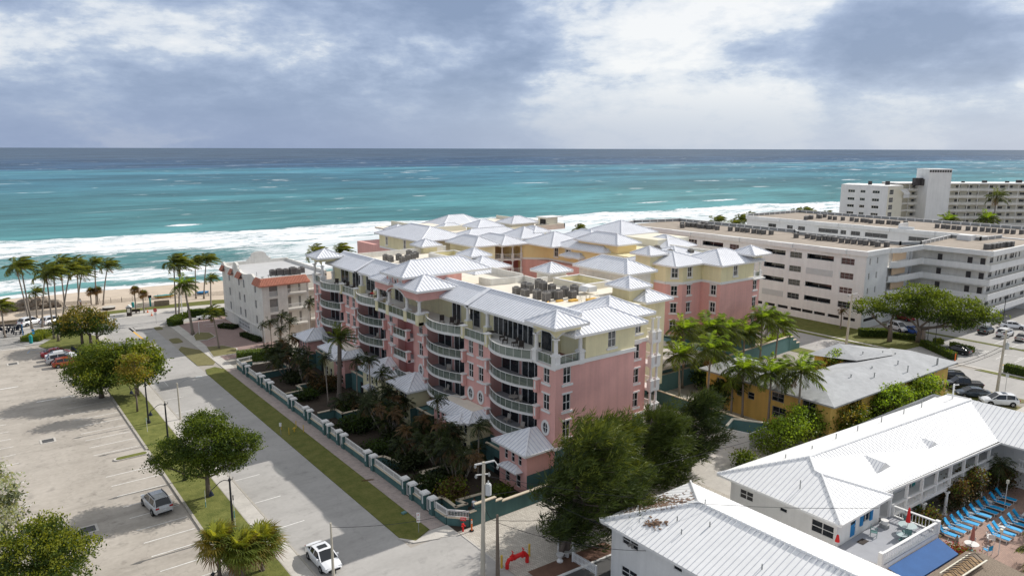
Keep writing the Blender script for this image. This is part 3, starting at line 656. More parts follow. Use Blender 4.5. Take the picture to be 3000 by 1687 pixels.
    for wy in S['wb']:
        for sx in (-1, 1):
            a = MB(); r = S['r']*1.16; a.poly([(sx*(hwm*1.0+.004), wy+r*math.cos(2*PI*i/18), max(S['r']*.6, S['r']+r*math.sin(2*PI*i/18))) for i in range(18)])
            a.build('wheel_arch', M['dark'], t)
            wo = link('wheel', tm, t, (sx*(hwm-.085), wy, S['r'])); link('rim', rm, wo)
    for key, nm, mm in (('hl','headlight','lamp_clear'),('tl','tail_light','tail_red')):
        yy, zz, xx = S[key]; sg = 1 if key == 'hl' else -1
        for sx in (-1, 1): h = MB(); h.box(sx*xx-.16, yy-.10, zz-.06, sx*xx+.16, yy+(.12 if sg > 0 else .0)-(.03 if sg < 0 else 0), zz+.08); h.build(nm, M[mm], t)
    p = MB(); p.box(-.17, Ls[0][0]-.05, Ls[0][1]+.18, .17, Ls[0][0]-.02, Ls[0][1]+.29); p.build('number_plate', M['plate'], t)
    return t
GL = 'cars in the public car park'; GR = 'cars by the white apartment block'; GN = 'cars beside the motel'
car('suv','paint_silver',13.35,76.7,-6,'silver grey suv alone in the near car park under the street tree shadow','suv',GL,'parked_suv',rack=True)
car('sedan','paint_white',22.75,56.9,180,'white sedan with a dark sunroof parked on the street beside the wooden post','car','cars on the street','parked_car',True)
car('sedan','paint_red',12.0,147.2,90,'dark red sedan farthest back of the four cars beside the lawn','car',GL)
car('sedan','paint_white',12.4,144.6,90,'white car squeezed between the dark red sedan and the silver suv','car',GL)
car('suv','paint_silver',12.3,141.9,90,'pale silver suv between the white car and the burnt orange car','suv',GL,'parked_suv')
car('hatch','paint_orange',12.6,139.2,90,'burnt orange hatchback nearest the sea grape tree','car',GL,'parked_car')
car('suv','paint_white',10.6,178.0-.9,56,'white suv at left of the pair on the beach road behind the palms','suv','suvs on the beach road','parked_suv')
car('suv','paint_white',14.3,175.6,56,'white suv at right of the pair on the beach road next to the scooter','suv','suvs on the beach road','parked_suv')
car('suv','paint_white',149.8,66.6,205,'white suv behind the hedge left of the blue car at the white block','suv',GR,'parked_suv')
car('sedan','paint_blue',149.4,63.4,205,'bright blue sedan in the shade behind the hedge','car',GR)
car('sedan','paint_black',141.0,52.2,2,'glossy black sedan parked between two clipped hedges','car',GR)
car('sedan','paint_green',161.7,55.0,90,'dark grey green sedan under the white block beside the railing','car',GR)
car('suv','paint_white',161.7,51.7,90,'white suv with a rear tailgate beside the leaning utility pole','suv',GR,'parked_suv')
car('sedan','paint_champagne',160.9,48.3,90,'pale champagne sedan in the last marked bay at the right edge','car',GR)
car('sedan','paint_white',170.5,53.4,150,'white coupe in the back row near the dark entrance','car',GR)
car('sedan','paint_silver',172.5,49.6,120,'silver sedan in the back row at the right edge','car',GR)
car('sedan','paint_red',160.2,70.2,200,'dark red car in shadow under the white block behind the big tree','car',GR)
car('sedan','paint_silver',144.5,40.2,100,'silver car cut by the right edge above the hedge','car',GR)
car('pickup','paint_black',120.3,43.3,-42,'black pickup truck with an open bed by the yellow house','pickup truck',GN,'pickup_truck')
car('suv','paint_black',122.4,46.0,-42,'dark suv half hidden between the yellow house and the pickup','suv',GN,'parked_suv')
car('sedan','paint_slate',117.4,40.7,-42,'dark slate sedan between the pickup and the white suv','car',GN)
car('suv','paint_white',116.5,36.9,-42,'white suv with a sunroof on the grass above the motel roof','suv',GN,'parked_suv',True)
# ------------------------------------------------------------------ palms
WIND = Vector((.80,-.60,0))
def frond(mb, o, az, el, L, wind, droop, wl, rg, m, seg=9, leaf=.62, m2=None, lw=.05):
    """One pinnate frond: a curved rachis with narrow drooping leaflets."""
    d = Vector((math.cos(az)*math.cos(el), math.sin(az)*math.cos(el), math.sin(el))); p = Vector(o); pts = [p.copy()]; ds = [d.copy()]
    for i in range(seg):
        k = (i+1)/seg
        d = (d + WIND*wind*(.25+k) + Vector((0,0,-1))*droop*(.2+k)).normalized(); p = p + d*L/seg; pts.append(p.copy()); ds.append(d.copy())
    for i in range(seg): mb.bar(pts[i], pts[i+1], .06*(1-i/seg)+.02, .03, m)
    nl = int(L*9)
    for i in range(nl):
        k = .10 + .90*i/nl; s = k*seg; j = min(int(s), seg-1); f = s-j
        q = pts[j].lerp(pts[j+1], f); dd = ds[j+1]; side = dd.cross(Vector((0,0,1)))
        if side.length < .05: side = Vector((1,0,0))
        side.normalize(); ll = leaf*wl*(math.sin(PI*min(.97, .12+.80*k))**.7)*rg.uniform(.8,1.15)
        for sg in (-1, 1):
            v = (side*sg*.80 + dd*.65 + Vector((0,0,-.42)) + WIND*wind*1.5).normalized(); v += Vector((rg.uniform(-.12,.12),rg.uniform(-.12,.12),rg.uniform(-.12,.08)))
            tip = q + v*ll; mid = q + v*ll*.5 + Vector((0,0,.04)); wv = dd*lw
            mb.poly([q-wv*.6, mid-wv, tip, mid+wv], m2 if (m2 is not None and rg.random() < .3) else m)
def crown(name, seed, n, L, wind, droop, wl=1.0, el0=(-.35,1.25), mats=('palm_green','palm_yellow','palm_dark','palm_dead'), leaf=.62, dead=2, lw=.05):
    rg = random.Random(seed); mb = MB(); ga = PI*(3-5**.5)
    for i in range(n):
        k = (i+.5)/n; el = el0[1] + (el0[0]-el0[1])*k
        frond(mb, (0,0,0), i*ga+rg.uniform(-.2,.2), el+rg.uniform(-.12,.12), L*rg.uniform(.85,1.08)*(1-.22*(1-k)), wind*rg.uniform(.8,1.25), droop*rg.uniform(.8,1.2), wl, rg, 1 if k < .22 else (2 if rg.random() < .3 else 0), leaf=leaf, m2=1 if rg.random() < .4 else 2, lw=lw)
    for i in range(dead): frond(mb, (0,0,-.15), rg.uniform(0,6.3), -.7, L*.6, wind*.6, droop*1.5, wl*.8, rg, 3, leaf=leaf)
    for i in range(7): a = i*.9; mb.blob((.16*math.cos(a),.16*math.sin(a),-.18), .13, 6, 4, 3)
    return mb.mesh(name, [M[k] for k in mats])
CR = {}
CR['wind'] = [crown('palm_crown', s, 26, 3.9, .36, .17, 1.3, (-.1,1.5), leaf=.85, lw=.075) for s in (1,2,3,21,22)]
CR['coco'] = [crown('palm_crown', s, 25, 3.9, .12, .20, 1.35, leaf=.9, lw=.065, mats=('palm_green','leaf_bright','palm_dark','palm_dead')) for s in (4,5,6,23)]
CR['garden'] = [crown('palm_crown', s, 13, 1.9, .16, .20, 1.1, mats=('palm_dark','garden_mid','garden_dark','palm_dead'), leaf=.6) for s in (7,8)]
CR['date'] = [crown('palm_crown', 9, 46, 2.9, .20, .10, .8, (-.55,1.4), leaf=.5, mats=('palm_green','palm_green','palm_dark','palm_dead'))]
CR['dead'] = [crown('palm_crown', 10, 12, 1.6, .22, .26, 1.0, mats=('palm_dead','brown_leaf','palm_dead','brown_leaf'), leaf=.5)]
CR['royal'] = [crown('palm_crown', 12, 17, 4.0, .08, .16, 1.6, leaf=.9, mats=('palm_dark','palm_green','palm_dark','palm_dead'))]
def fan_crown(seed, n=30, r=1.15, mats=('palm_green','palm_yellow','palm_dark','palm_dead'), wind=.12):
    rg = random.Random(seed); mb = MB(); ga = PI*(3-5**.5)
    for i in range(n):
        k = (i+.5)/n; el = 1.3 - 1.9*k; az = i*ga; d = Vector((math.cos(az)*math.cos(el), math.sin(az)*math.cos(el), math.sin(el))) + WIND*wind
        d.normalize(); q = d*r*.55; mb.bar((0,0,0), q, .05, .03, 0)
        s = d.cross(Vector((0,0,1))); s = s.normalized() if s.length > .05 else Vector((1,0,0)); u = s.cross(d)
        mm = 1 if k < .15 else (3 if k > .9 else (2 if rg.random() < .35 else 0))
        for j in range(19):
            a = (j-9)/9*2.15; v = d*math.cos(a) + s*math.sin(a); ll = r*rg.uniform(.62,.85)*(1-.12*abs(a))
            tip = q + v*ll + Vector((0,0,-.17*r*rg.uniform(.3,1.3))) + WIND*wind*.6; mid = q + v*ll*.55 + u*.03; wv = (s*math.cos(a)-d*math.sin(a))*.045
            mb.poly([q, mid-wv, tip, mid+wv], mm)
    return mb.mesh('palm_crown', [M[k] for k in mats])
CR['sabal'] = [fan_crown(31, 34, 1.25, ('palm_green','palm_yellow','leaf_olive','palm_dead')), fan_crown(32, 34, 1.25, ('palm_green','palm_yellow','leaf_olive','palm_dead'))]; CR['sabal_dry'] = [fan_crown(33, 26, 1.0, ('palm_dead','palm_green','brown_leaf','palm_dead'), .3)]
def palm(kind, base, top, label, group=None, r=(.19,.11), scale=1.0, rz=None, name='palm_tree', z0=0.0, bend=.35, bark='palm_bark', cat='palm tree', i=None):
    t = thing(name, label, cat, (base[0], base[1], z0), 0, group)
    v = Vector((top[0]-base[0], top[1]-base[1], top[2]-z0)); b = MB(); pts = []; n = 9
    for k in range(n+1):
        s = k/n; h = s + bend*s*(1-s)*(-1); pts.append((v.x*(s-bend*s*(1-s)), v.y*(s-bend*s*(1-s)), v.z*s))
    rr = [r[0]*1.55] + [r[0] + (r[1]-r[0])*k/n for k in range(1, n+1)]
    b.tube(pts, rr, 8); b.build('trunk', M[bark], t, True)
    cs = CR[kind]; me = cs[(len(label) if i is None else i) % len(cs)]
    o = link('crown', me, t, (v.x, v.y, v.z), U(-.35,.35) if rz is None else rz); o.scale = (scale,)*3
    return t
GB = 'windblown coconut palms by the beach road'
for i, (bx, by, tx, ty, tz, s, lab) in enumerate([
 (10.5,178.4,9.4,179.3,11.9,.95,'leftmost of the tall windblown coconut palms, fronds swept right'),
 (10.5,173.1,9.9,173.6,12.8,1.0,'tall leaning palm second from the left, behind the clipped green mound'),
 (12.3,173.3,13.9,172.1,11.6,.9,'windblown palm leaning right over the white suv on the left'),
 (13.1,160.8,13.0,160.9,12.3,.9,'tall palm rising from the front lawn edge, third trunk from the left'),
 (13.5,158.2,14.0,157.8,13.4,.85,'palm nearest the red cars, its foot on the lawn tip'),
 (18.4,191.8,18.4,191.8,10.2,1.0,'highest crown of the left palm group, foot behind the white suv'),
 (14.4,162.1,16.9,160.2,13.0,.85,'palm leaning strongly right beside the scooter'),
 (21.9,197.5,22.3,197.2,9.0,.95,'slender palm on the sand side behind the round sea grape'),
 (20.6,189.5,22.1,188.3,8.2,.95,'dense palm standing just above the round sea grape crown'),
 (24.5,190.0,25.0,189.6,10.0,.8,'second last palm on the right of the left group'),
 (25.7,189.0,27.3,187.8,9.4,.85,'rightmost palm of the left beach group, trunk curved right'),
 (35.8,164.5,36.2,164.2,12.3,1.0,'leftmost tall palm of the clump beside the stop sign'),
 (36.4,164.6,37.4,164.0,11.6,1.05,'tall palm with a dense crown next to the white pole'),
 (45.0,184.6,45.4,184.3,9.0,.9,'slim palm on the seaside lawn left of its twin'),
 (46.5,183.4,47.6,182.6,9.5,.9,'slim palm on the seaside lawn with fronds streaming right'),
 (45.3,173.0,45.6,172.7,6.6,.6,'small round-crowned palm against the white spanish-style building')]):
    palm('wind', (bx,by), (tx,ty,tz), lab, GB, scale=s, i=i)
palm('coco', (35.1,148.5), (34.3,149.1,9.9), 'full hanging palm on the driveway island with a swollen trunk foot', GB, (.30,.15), .85, name='palm_tree', i=1)
palm('wind', (36.2,135.0), (35.6,135.4,6.6), 'palm on the near driveway island beside the rose pavers', GB, (.17,.11), .7, i=2)
palm('wind', (12.3,183.9), (12.5,183.7,5.6), 'short palm in front of the rock mound on the beach', GB, (.17,.12), .62, i=0); palm('wind', (5.7,167.8), (5.7,167.8,6.2), 'palm cut by the left edge beside the blue screen', GB, (.17,.11), .85, i=1)
for i, (bx, by, h, lab) in enumerate([(30.3,176.5,5.0,'small fan palm behind the information kiosk'),(31.7,175.4,4.1,'small fan palm right of the bench by the traffic cone'),(23.6,190.8,3.2,'low dry fan palm, left one of the pair near the sand fence'),(24.9,190.2,3.4,'low dry fan palm, right one of the pair near the sand fence')]):
    palm('sabal_dry', (bx,by), (bx,by,h), lab, 'fan palms on the promenade', (.15,.12), 1.15, name='fan_palm', cat='fan palm', bend=0, i=0)
for i, (bx, by, h, lab) in enumerate([(14.7,59.9,3.3,'fan palm with a bare trunk, left one of the three at the bottom edge'),(16.2,58.5,2.7,'broad fan palm in the middle of the three at the bottom edge'),(18.0,58.9,2.6,'leafy fan palm touching the sidewalk at the bottom edge')]):
    palm('sabal', (bx,by), (bx+.1,by,h), lab, 'fan palms at the near end of the lawn', (.17,.15), 1.5, name='fan_palm', z0=.08, cat='fan palm', bark='bark', bend=0, i=i)
palm('date', (42.0,96.0), (42.3,95.7,9.3), 'thick date palm standing tall in front of the balconies', None, (.38,.30), 1.05, z0=.02, bark='bark', name='date_palm', cat='date palm', bend=.05)
GG = 'thin palms in the shaded front garden'
for i, (bx, by, tx, ty, tz, s, lab) in enumerate([(39.8,94.9,39.6,95.1,7.0,.75,'thin garden palm just left of the date palm'),(43.0,92.2,43.1,92.1,6.6,.8,'thin garden palm in front of the yellow townhouse window'),(43.8,89.6,43.8,89.6,7.2,.85,'thin garden palm right of the date palm, under the lowest balcony'),(42.6,83.6,42.6,83.6,7.0,.95,'garden palm beside the pale yellow pavilion roof'),(43.6,71.4,43.6,71.4,6.6,.8,'single garden palm in front of the oval windows'),(43.2,62.4,43.3,62.3,6.2,.85,'leaning garden palm beside the corner townhouse roof'),(41.6,65.9,41.7,65.8,5.4,.7,'small brown-tipped garden palm by the arched windows'),
  (43.2,131.5,43.2,131.5,4.2,.6,'leftmost garden palm by the white spanish-style building'),(43.6,128.3,43.5,128.4,5.2,.75,'garden palm, second in the row by the white building'),(44.8,127.0,45.2,126.8,6.4,.9,'tallest garden palm of the row by the white building'),(45.8,125.8,46.2,125.6,5.6,.85,'garden palm nearest the pink end wall'),(52.4,131.6,52.4,131.6,7.2,.95,'palm in the gap between the white and pink buildings'),(44.2,125.4,44.2,125.4,4.4,.8,'short bushy garden palm at the far end of the green wall')]):
    palm('garden', (bx,by), (tx,ty,tz), lab, GG, (.11,.07), s*1.15, z0=.02, i=i)
GA = 'coconut palms in the alley by the yellow house'
for i, (bx, by, tx, ty, tz, s, lab) in enumerate([(86.1,69.3,86.1,69.3,9.2,1.0,'tall coconut palm against the lower windows of the rear pink wall'),(81.0,65.6,80.8,65.8,7.0,.95,'coconut palm nearest the near pink building, two thin trunks'),(80.2,60.2,80.6,60.2,9.0,1.1,'leaning coconut palm at the corner of the grey roof'),(92.3,69.2,92.3,69.2,8.5,1.1,'bushy coconut palm with bright fronds, middle of the back row'),(96.2,69.2,96.2,69.2,7.7,1.05,'coconut palm in the back row before the teal wall'),(101.3,69.2,101.3,69.2,6.4,1.0,'coconut palm before the teal wall with a short thick trunk'),(106.4,69.4,106.4,69.4,8.0,1.1,'tallest coconut palm at the right corner of the rear pink wall'),(111.0,69.4,111.2,69.3,6.4,1.0,'coconut palm overhanging the clipped shrub by the side road'),(82.3,55.8,82.3,56.1,6.9,1.0,'coconut palm standing before the yellow wall, left of three'),(82.2,51.8,82.2,51.8,7.5,1.0,'coconut palm standing before the yellow wall, middle of three'),(82.2,47.6,82.4,47.8,8.7,1.0,'coconut palm rising in front of the grey roof, right of three'),(82.0,57.4,82.0,57.4,4.6,.6,'half hidden short palm beside the yellow wall')]):
    palm('coco', (bx,by), (tx,ty,tz), lab, GA, (.17,.12), s, i=i)
palm('dead', (141.5,74.3), (141.5,74.3,3.9), 'withered brown palm on the lawn of the white block', None, (.14,.10), 1.0)
GH = 'palm crowns beyond the roofs on the seafront'
for i, (x, y, h, s, lab) in enumerate([(71.2,174,10.2,1.1,'windblown palm crown just behind the white parapet, left of two'),(77.8,174,10.0,1.2,'windblown palm crown behind the pink corner turret, right of two'),(94.8,178,8.6,.9,'small palm crown peeping over the flat roof by the yellow wing'),(168.7,183,9.3,.9,'round palm crown seen against the surf in the middle'),(220,165,10.2,1.2,'dark palm crown beyond the big flat roof, first from the left'),(229.9,165,8.6,1.1,'low palm crown beyond the big flat roof, second from the left'),(234,165,10.0,1.2,'palm crown beyond the big flat roof, third from the left'),(239,164,10.2,1.2,'palm crown leaning on the roof corner, fourth from the left'),(262.8,160,11.2,1.1,'dark palm crown above the second flat roof, left of three'),(268.4,160,11.6,1.1,'dark palm crown above the second flat roof, middle of three'),(273.5,160,10.6,1.0,'dark palm crown above the second flat roof, right of three'),(282,158,9.6,1.1,'palm crown touching the white wall of the far hotel')]):
    palm('wind', (x,y), (x,y,h), lab, GH, (.2,.14), s, i=i)
palm('royal', (325.6,113), (325.6,113,18.0), 'large royal palm in front of the far hotel balconies', None, (.35,.2), 1.45); palm('royal', (352,111), (352,111,15.0), 'large royal palm at the right edge before the far hotel', None, (.35,.2), 1.5)
palm('coco', (284,113), (284,113,11.0), 'bushy palm at the foot of the hotel tower', None, (.3,.2), 1.25); palm('coco', (313,111), (313,111,10.0), 'bushy yellow-green palm left of the large royal palm', None, (.3,.2), 1.5)

# ------------------------------------------------------------------ broadleaf trees, shrubs, hedges
import mathutils.noise as mnoise
def leaves(mb, blobs, n, size, rg, nm=3, shell=.55, clump=.55, per=14, flat=.55):
    ex = []
    if len(blobs) > 2:
        for (a, b_, c_, rx, ry, rz) in blobs:
            for _ in range(5):
                v = Vector((rg.gauss(0,1), rg.gauss(0,1), rg.gauss(.25,.8))).normalized(); k = rg.uniform(.26,.48); ex.append((a+v.x*rx*.86, b_+v.y*ry*.86, c_+v.z*rz*.9, rx*k, ry*k, max(rz*k*1.15,.35)))
    blobs = list(blobs) + ex
    wts = [b[3]*b[4]*b[5] for b in blobs]; tot = sum(wts); cnt = int(n/per*1.25); seedv = rg.uniform(0,50)
    for _ in range(cnt):
        r = rg.uniform(0, tot); k = 0
        while k < len(blobs)-1 and r > wts[k]: r -= wts[k]; k += 1
        cx, cy, cz, rx, ry, rz = blobs[k]
        v = Vector((rg.gauss(0,1), rg.gauss(0,1), rg.gauss(0,1))).normalized(); s = shell + (1-shell)*rg.random()**.6
        if rg.random() < .10: s *= 1.10
        c = Vector((cx+v.x*rx*s, cy+v.y*ry*s, cz+v.z*rz*s))
        if len(blobs) > 2 and mnoise.noise(c*.95+Vector((seedv,0,0))) < -.10: continue
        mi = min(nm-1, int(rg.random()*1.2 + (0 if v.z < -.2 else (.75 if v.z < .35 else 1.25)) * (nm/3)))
        for _ in range(per):
            p = c + Vector((rg.gauss(0,clump), rg.gauss(0,clump), rg.gauss(0,clump*.38)))
            nrm = Vector((rg.gauss(0,1), rg.gauss(0,1), rg.gauss(flat,.8))).normalized(); a = nrm.cross(Vector((rg.gauss(0,1),rg.gauss(0,1),rg.gauss(0,1))))
            if a.length < .05: continue
            a.normalize(); q = nrm.cross(a); ss = size*rg.uniform(.6,1.3); a = a*ss; q = q*ss*.55
            mb.poly([p-a, p+q, p+a, p-q], mi)
def limbs(b, base, blobs, r0, rg, h0):
    b.tube([(base[0],base[1],0),(base[0]+rg.uniform(-.1,.1),base[1]+rg.uniform(-.1,.1),h0*.5),(base[0],base[1],h0)], [r0*1.35,r0,r0*.85], 8)
    for bl in blobs:
        e = Vector(bl[:3]); s = Vector((base[0],base[1],h0*rg.uniform(.55,1.0))); m = s.lerp(e,.5)+Vector((rg.uniform(-.3,.3),rg.uniform(-.3,.3),-.15*(e-s).length*rg.random()))
        b.tube([s,m,e], [r0*.6,r0*.4,r0*.12], 6)
        for _ in range(3):
            g = e + Vector((rg.gauss(0,bl[3]*.5),rg.gauss(0,bl[4]*.5),rg.gauss(.1,bl[5]*.4))); b.tube([m,m.lerp(g,.6)+Vector((0,0,.1)),g],[r0*.25,r0*.15,r0*.05],5)
def tree(name, label, x, y, blobs, n, size, mats, trunk=.2, h0=2.0, seed=1, cat='tree', group=None, z0=0, clump=.5, per=14, shell=.55, bases=None, bark='bark'):
    rg = random.Random(seed); t = thing(name, label, cat, (x,y,z0), 0, group)
    if trunk:
        b = MB()
        for bs in (bases or [(0,0)]): limbs(b, bs, blobs if not bases else [bl for bl in blobs if min(bases, key=lambda q: (q[0]-bl[0])**2+(q[1]-bl[1])**2) == bs] or blobs[:1], trunk, rg, h0)
        b.build('trunk', M[bark], t, True)
    c = MB(); leaves(c, blobs, n, size, rg, len(mats), shell, clump, per); c.build('crown', [M[k] for k in mats], t)
    return t
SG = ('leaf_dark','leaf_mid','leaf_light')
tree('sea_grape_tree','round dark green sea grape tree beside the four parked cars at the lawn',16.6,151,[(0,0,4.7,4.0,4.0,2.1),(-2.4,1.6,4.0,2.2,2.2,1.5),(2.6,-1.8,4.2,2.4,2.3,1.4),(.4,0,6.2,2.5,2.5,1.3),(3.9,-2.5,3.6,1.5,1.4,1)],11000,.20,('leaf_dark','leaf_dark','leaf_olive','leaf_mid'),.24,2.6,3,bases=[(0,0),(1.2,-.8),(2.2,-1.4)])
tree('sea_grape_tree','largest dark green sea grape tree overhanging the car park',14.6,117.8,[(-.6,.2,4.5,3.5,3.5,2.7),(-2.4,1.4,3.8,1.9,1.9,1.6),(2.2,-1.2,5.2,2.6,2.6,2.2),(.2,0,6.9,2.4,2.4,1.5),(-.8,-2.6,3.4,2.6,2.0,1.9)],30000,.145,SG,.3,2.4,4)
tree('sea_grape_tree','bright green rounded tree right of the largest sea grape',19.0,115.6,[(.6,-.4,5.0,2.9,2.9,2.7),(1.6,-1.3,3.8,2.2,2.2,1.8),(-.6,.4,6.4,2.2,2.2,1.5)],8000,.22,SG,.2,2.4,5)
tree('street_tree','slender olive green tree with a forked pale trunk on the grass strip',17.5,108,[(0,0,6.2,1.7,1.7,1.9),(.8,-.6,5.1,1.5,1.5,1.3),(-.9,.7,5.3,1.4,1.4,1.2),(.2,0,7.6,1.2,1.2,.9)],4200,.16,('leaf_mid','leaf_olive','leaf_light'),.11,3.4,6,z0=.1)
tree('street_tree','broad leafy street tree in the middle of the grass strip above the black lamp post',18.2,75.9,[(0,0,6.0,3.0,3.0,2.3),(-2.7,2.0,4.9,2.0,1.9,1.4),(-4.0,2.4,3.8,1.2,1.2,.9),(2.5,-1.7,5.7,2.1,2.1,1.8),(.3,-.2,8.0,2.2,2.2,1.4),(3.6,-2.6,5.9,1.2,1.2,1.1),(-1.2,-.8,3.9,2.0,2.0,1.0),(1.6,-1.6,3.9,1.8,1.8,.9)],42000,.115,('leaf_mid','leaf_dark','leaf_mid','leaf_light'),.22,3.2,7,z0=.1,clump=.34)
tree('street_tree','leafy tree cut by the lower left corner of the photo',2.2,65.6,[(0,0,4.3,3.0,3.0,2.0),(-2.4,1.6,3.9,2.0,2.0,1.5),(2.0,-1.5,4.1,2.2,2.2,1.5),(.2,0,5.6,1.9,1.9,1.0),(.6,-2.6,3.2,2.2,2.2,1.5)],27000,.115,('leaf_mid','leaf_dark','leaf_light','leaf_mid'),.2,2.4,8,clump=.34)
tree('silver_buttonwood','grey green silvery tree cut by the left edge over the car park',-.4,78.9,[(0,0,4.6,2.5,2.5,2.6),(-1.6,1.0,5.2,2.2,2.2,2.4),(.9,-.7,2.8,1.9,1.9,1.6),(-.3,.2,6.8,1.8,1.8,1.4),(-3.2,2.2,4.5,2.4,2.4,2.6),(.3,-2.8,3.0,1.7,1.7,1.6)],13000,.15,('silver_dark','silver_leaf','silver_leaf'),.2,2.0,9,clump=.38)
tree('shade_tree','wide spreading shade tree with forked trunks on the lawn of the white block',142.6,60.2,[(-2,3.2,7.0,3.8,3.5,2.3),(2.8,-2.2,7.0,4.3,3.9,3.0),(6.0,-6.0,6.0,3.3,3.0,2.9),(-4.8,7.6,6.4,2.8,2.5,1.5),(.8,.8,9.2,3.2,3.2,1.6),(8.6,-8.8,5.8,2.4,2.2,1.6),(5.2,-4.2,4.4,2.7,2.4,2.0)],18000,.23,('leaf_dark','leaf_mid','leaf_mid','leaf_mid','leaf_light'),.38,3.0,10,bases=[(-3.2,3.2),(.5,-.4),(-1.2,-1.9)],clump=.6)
SB = ('leaf_dark','leaf_mid','leaf_bright','leaf_bright')
GS = 'shrubs between the motel and the yellow house'
tree('leafy_shrub','bright yellow-green shrub beside the white shed',76.4,46.4,[(0,0,2.2,2.4,2.2,1.7),(2.2,-.6,2.6,2.2,2.0,1.7),(-1.6,.6,1.6,1.8,1.6,1.4),(.6,-.2,3.6,1.5,1.5,.9)],6500,.17,('leaf_mid','leaf_mid','leaf_bright','leaf_light'),.12,1.0,12,'shrub',GS)
tree('leafy_shrub','bright green shrub right behind the motel ridge, second from left',82.0,46.2,[(0,0,2.5,2.4,2.0,1.9),(-1.4,.4,3.4,1.5,1.4,1.1),(1.5,-.2,3.0,1.6,1.4,1.3)],4500,.17,SB,.12,1.0,13,'shrub',GS)
tree('leafy_shrub','darker olive shrub under the corner of the grey roof',87.2,44.0,[(0,0,2.6,2.6,1.9,2.0),(1.6,0,3.2,1.8,1.5,1.5),(-1.4,.2,1.8,1.6,1.4,1.4)],5500,.17,('leaf_dark','leaf_mid','leaf_olive','leaf_mid'),.12,1.0,14,'shrub',GS)
tree('leafy_shrub','tall bright green shrub covering the side wall of the yellow house',95.4,42.6,[(0,0,3.0,2.9,1.7,2.2),(2.0,-.1,3.9,1.9,1.5,1.4),(-1.9,.2,2.4,1.9,1.5,1.6),(.4,0,4.9,1.4,1.3,.8)],7000,.17,SB,.14,1.2,15,'shrub',GS)
tree('leafy_shrub','light green shrub nearest the window of the yellow house',103.6,41.8,[(0,0,3.4,2.6,1.6,1.9),(2.2,0,3.9,2.0,1.4,1.3),(-1.8,.1,2.6,1.8,1.4,1.5)],5500,.17,SB,.14,1.2,16,'shrub',GS)
tree('leafy_shrub','small dark bush on the concrete beside the white shed',69.2,46.2,[(0,0,1.0,1.0,1.0,1.0)],900,.16,('leaf_dark','leaf_mid'),0,1,17,'shrub'); tree('leafy_shrub','dark bush in front of the yellow wall under the palms',89.4,66.6,[(0,0,1.8,2.6,2.0,1.6),(2.5,1,2.2,2,1.6,1.8)],3000,.2,('leaf_dark','leaf_dark','leaf_mid'),0,1,18,'shrub')
tree('leafy_shrub','dark ornamental shrub at the window corner of the yellow house',84.4,60.4,[(-.8,0,2.2,1.3,1.6,2.0),(-.8,1.4,1.6,1.2,1.2,1.5)],2200,.2,('garden_dark','leaf_dark','leaf_mid'),0,1,19,'shrub'); tree('leafy_shrub','leafy shrub between the two grey roofs',103.4,54.4,[(0,0,4.6,1.6,1.4,1.6)],1500,.2,('leaf_dark','leaf_mid','leaf_bright'),.12,3.6,20,'shrub')
tree('clipped_shrub','round clipped bright green shrub behind the stepped teal wall',122.4,74.6,[(0,0,1.0,1.15,1.15,1.2)],1800,.12,('leaf_mid','leaf_bright','leaf_bright'),0,1,21,'shrub',shell=.9,clump=.15); tree('leafy_shrub','loose green shrub spilling beside the stepped teal wall',119.4,74.8,[(0,0,1.0,1.6,1.3,1.0)],1500,.18,('leaf_mid','leaf_bright'),0,1,22,'shrub')
